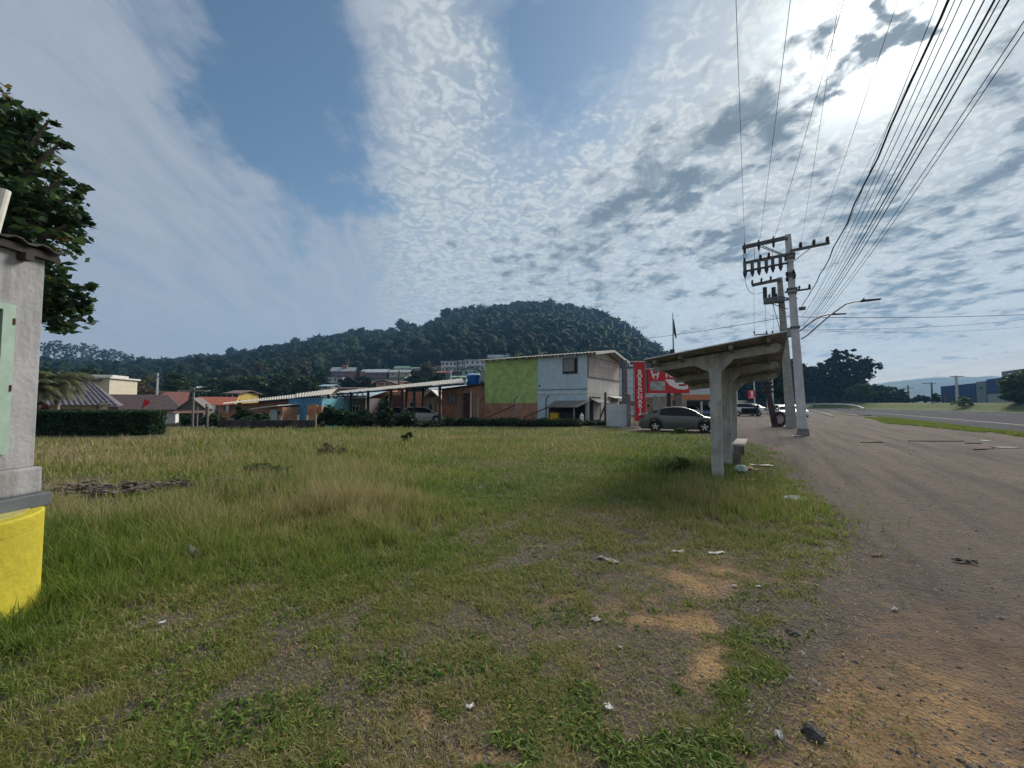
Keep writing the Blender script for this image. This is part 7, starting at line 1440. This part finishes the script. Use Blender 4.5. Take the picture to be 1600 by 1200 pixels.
# ================================================================== LITTER AND SMALL THINGS ON THE GROUND
def lump(name, label, cat, px, py, sx, sy, sz, m, seed=1, rot=0, n=3, rough=.25, group=None, flat=False):
    p = G(px, py); z = gz1(p.x, p.y); rng = np.random.default_rng(seed); bm = bmesh.new(); bmesh.ops.create_icosphere(bm, subdivisions=2 if not flat else 2, radius=1)
    for v in bm.verts:
        c = v.co; k = 1 + rough * sin(c.x * 4 + seed) * cos(c.y * 3.7 + seed * 2) + rng.uniform(-rough, rough) * .4; v.co = Vector((c.x * k * sx, c.y * k * sy, max(-.25, c.z) * k * sz))
    me = bpy.data.meshes.new(name); bm.to_mesh(me); bm.free(); me.materials.append(m); o = bpy.data.objects.new(name, me); C.objects.link(o); o.location = (p.x, p.y, z + sz * .12); o.rotation_euler = (0, 0, radians(rot)); return tag(o, label, cat, group)
def scrap(name, label, cat, px, py, L_, W_, m, seed=1, rot=0, h=.03, group=None):
    p = G(px, py); z = gz1(p.x, p.y); rng = random.Random(seed); n, q = 9, 6; V = []; F_ = []
    for i in range(n):
        for j in range(q):
            e = 1 - .25 * rng.random() if i in (0, n - 1) or j in (0, q - 1) else 1
            V.append(((i / (n - 1) - .5) * L_ * e, (j / (q - 1) - .5) * W_ * e, h * (.5 + .5 * sin(i * 1.1 + seed) * cos(j * 1.3 + seed)) + .01))
    m0 = len(V); V += [(a, b_, c - .004) for a, b_, c in V]
    for i in range(n - 1):
        for j in range(q - 1): F_ += [(i * q + j, (i + 1) * q + j, (i + 1) * q + j + 1, i * q + j + 1), (m0 + i * q + j, m0 + i * q + j + 1, m0 + (i + 1) * q + j + 1, m0 + (i + 1) * q + j)]
    o = MB().add(V, F_).build(name, m, None, True); o.location = (p.x, p.y, z); o.rotation_euler = (0, 0, radians(rot)); return tag(o, label, cat, group)
m_pap = mat('dirty_white_paper', (.60, .60, .57), .8, .15, 12, stain=.3); m_stone = mat('dark_basalt', (.075, .07, .072), .9, .3, 18, .6, 60); m_stl = mat('pale_grey_stone', (.33, .31, .30), .9, .2, 15, .4); m_card = mat('tan_cardboard', (.38, .25, .16), .9, .15, 6, .3, stain=.3); m_leafd = mat('dry_leaf', (.30, .17, .08), .8, .3, 20); m_plk = mat('wet_dark_plank', (.045, .04, .038), .9, .3, 8, .5)
lump('stone', 'pointed dark grey stone lying on the orange soil at the bottom right', 'stone', 1270, 1150, .055, .035, .04, m_stone, 3, -45); lump('stone', 'flat black stone in the short grass near the bottom middle', 'stone', 558, 1032, .05, .035, .02, m_stone, 5, 20)
lump('stone', 'dark stone in the gravel patch right of the middle', 'stone', 1238, 992, .05, .03, .025, m_stone, 7, -30); lump('stone', 'small dark stone in the grass left of the middle', 'stone', 292, 942, .03, .02, .016, m_stone, 9)
scrap('paper_scrap', 'crumpled pale paper scrap on the bare patch at the bottom centre', 'litter', 950, 1111, .045, .05, m_pap, 2, 10, .012); scrap('paper_scrap', 'small grey cardboard scrap right of the centre', 'litter', 932, 970, .07, .06, m_stl, 3, 30, .01); scrap('paper_scrap', 'tiny grey scrap below the small cardboard one', 'litter', 969, 1014, .045, .03, m_stl, 4, -30, .008)
scrap('broken_plank', 'grey broken piece of board lying on the gravel right of the centre', 'litter', 950, 876, .28, .07, m_stl, 5, -48, .02); scrap('paper_scrap', 'long white scrap left of the dry grass edge', 'litter', 1060, 864, .17, .06, m_pap, 6, 5, .015); scrap('paper_scrap', 'thin white scrap just right of the long white scrap', 'litter', 1120, 867, .2, .05, m_pap, 7, 10, .012)
lump('plastic_bag', 'crumpled white plastic bag in the grass at the right edge of the lawn', 'litter', 1238, 783, .14, .09, .07, m_pap, 8, -15, rough=.45); lump('plastic_bag', 'white crumpled bag in the tall grass on the left', 'litter', 296, 866, .12, .08, .09, mat('grey_white_plastic', (.42, .44, .46), .4, .2, 10), 9, 10, rough=.5)
scrap('paper_scrap', 'small white scrap on the brown earth right of the lawn', 'litter', 1398, 957, .07, .035, m_pap, 10, 20, .02); scrap('dry_leaf', 'curled pale leaf at the edge of the orange soil', 'leaf', 1217, 1152, .05, .035, m_pap, 11, 60, .025)
scrap('bark_piece', 'dark broken piece of bark on the gravel at the right', 'debris', 1508, 880, .2, .06, m_plk, 12, -28, .03); scrap('bark_piece', 'small pale stick on the gravel right of the grass edge', 'debris', 1370, 868, .16, .03, m_leafd, 13, 10, .015)
for k, (px, py, lb) in enumerate([(453, 898, 'pale dry leaf in the short grass left of centre'), (253, 975, 'pale dry leaf beside the green patch on the left'), (408, 882, 'orange dry leaf on the edge of the tall grass'), (1148, 921, 'upright white scrap in the thin grass right of centre'), (1185, 921, 'flat white scrap in the thin grass right of centre'), (735, 1110, 'white leaf shaped scrap in the grass near the bottom'), (935, 1045, 'brown twig shaped leaf near the bottom middle')]):
    scrap('dry_leaf', lb, 'leaf', px, py, .05, .03, m_leafd if k in (2, 6) else m_pap, 20 + k, 40 * k, .012)
# by the shelter: ball, cardboard, boards
p = G(1158, 739); t = thing('old_ball', 'half deflated green and white ball beside the shelter', 'ball', (p.x, p.y, gz1(p.x, p.y))); MB().lathe([(0, 0), (.09, .01), (.14, .07), (.135, .13), (.09, .18), (0, .2)], n=24, caps=False).build('ball_skin', mat('green_white_ball', (.45, .52, .48), .6, .3, 8, col2=(.12, .25, .18)), t, True)
scrap('cardboard_sheet', 'tan cardboard sheet leaning on the earth behind the old ball', 'cardboard', 1170, 733, .42, .55, m_card, 31, 0, .05); scrap('cardboard_sheet', 'flat tan cardboard in the grass in front of the old ball', 'cardboard', 1165, 750, .5, .25, m_card, 32, 0, .015); scrap('white_board', 'long white curved board lying right of the cardboard', 'board', 1190, 728, .62, .16, m_pap, 33, -20, .04)
scrap('paper_scrap', 'small white scrap right of the near shelter column foot', 'litter', 1143, 761, .13, .05, m_pap, 34, 10, .03)
scrap('paper_scrap', 'thin pale strip in the grass right of the flat cardboard', 'litter', 1244, 758, .22, .04, m_pap, 35, 0, .02)
lump('dead_leaf_clump', 'brown curled leaf clump at the near edge of the shelter grass', 'debris', 1083, 815, .08, .06, .05, m_leafd, 36, 0, rough=.5)
# planks on the lot
for k, (px, py, L_, W_, rot, lb, m_) in enumerate([(1362, 692, 1.0, .09, 6, 'short dark plank lying at the left of the gravel lot', m_plk), (1462, 689.5, 2.3, .10, -2, 'longest dark plank lying on the gravel lot', m_plk), (1521, 692.5, .7, .09, 4, 'short dark plank right of the longest plank', m_plk), (1537, 702, .9, .07, 12, 'thin dark plank in front of the right end of the longest one', m_plk), (1572, 700, .75, .28, 0, 'pale flat board near the right edge of the gravel lot', m_stl), (1539, 689, .35, .2, 0, 'small white board behind the short dark plank', m_pap)]):
    p = G(px, py); o = MB().box(-L_ / 2, L_ / 2, -W_ / 2, W_ / 2, -.01, .035, .01).build('plank', m_, None); o.location = (p.x, p.y, gz1(p.x, p.y)); o.rotation_euler = (0, 0, radians(rot)); tag(o, lb, 'plank', 'boards lying on the gravel lot')
lump('dark_stone', 'small dark debris heap at the end of the grass strip by the highway', 'debris', 1352, 650, .9, .5, .18, m_stone, 44); scrap('rubble_sheet', 'flat pale stone beside the foot of the near concrete pole', 'stone', 1246, 681, .6, .3, m_pap, 45, 0, .03)
# debris heaps in the tall grass on the left
def heap(label, px, py, w_, d_, seed, n=90):
    p = G(px, py); rng = np.random.default_rng(seed); b = MB()
    for i in range(n):
        x, y = rng.normal(0, w_ / 3), rng.normal(0, d_ / 3); z = .10 * math.exp(-(x / w_ * 2) ** 2 - (y / d_ * 2) ** 2) * rng.uniform(0, 2.2); l, w2, r = rng.uniform(.05, .16), rng.uniform(.03, .09), rng.uniform(0, pi); c, s = cos(r), sin(r); tz = rng.uniform(-.4, .4)
        q = [(x + c * a * l - s * bb * w2, y + s * a * l + c * bb * w2, z + a * l * tz * .5) for a, bb in ((-.5, -.5), (.5, -.5), (.5, .5), (-.5, .5))]; b.hexa(q, [(a_, b_, c_ + .02) for a_, b_, c_ in q])
    t = b.build('rubble_heap', mat('dark_rubble', (.17, .135, .12), .95, .5, 9, .4), None); t.location = (p.x, p.y, 0); tag(t, label, 'rubble', kind='stuff')
heap('dark heap of broken tiles in the grass on the far left', 125, 769, 1.3, .5, 1); heap('heap of dark broken pieces right of the far left heap', 195, 771, 1.0, .6, 2); heap('low brown rubble in the tall grass left of the middle', 270, 763, 1.2, .4, 3); heap('low brown rubble right of the bright grass clump', 355, 763, 1.0, .3, 4, 60)
HAZE = .00024
# ------------------------------------------------------------------ haze
hz = MB().box(-1700, 2100, -60, 2450, -6, 330).build('haze', (lambda m: m)(bpy.data.materials.new('haze_air')))
hm = hz.data.materials[0]; hm.use_nodes = True; nt = hm.node_tree; nt.nodes.remove(nt.nodes['Principled BSDF'])
pv = nt.nodes.new('ShaderNodeVolumePrincipled'); pv.inputs['Color'].default_value = (.26, .58, 1, 1); pv.inputs['Density'].default_value = HAZE; pv.inputs['Anisotropy'].default_value = .2
nt.links.new(pv.outputs[0], nt.nodes['Material Output'].inputs['Volume'])
tag(hz, 'faint bluish haze in the air', None, kind='stuff')
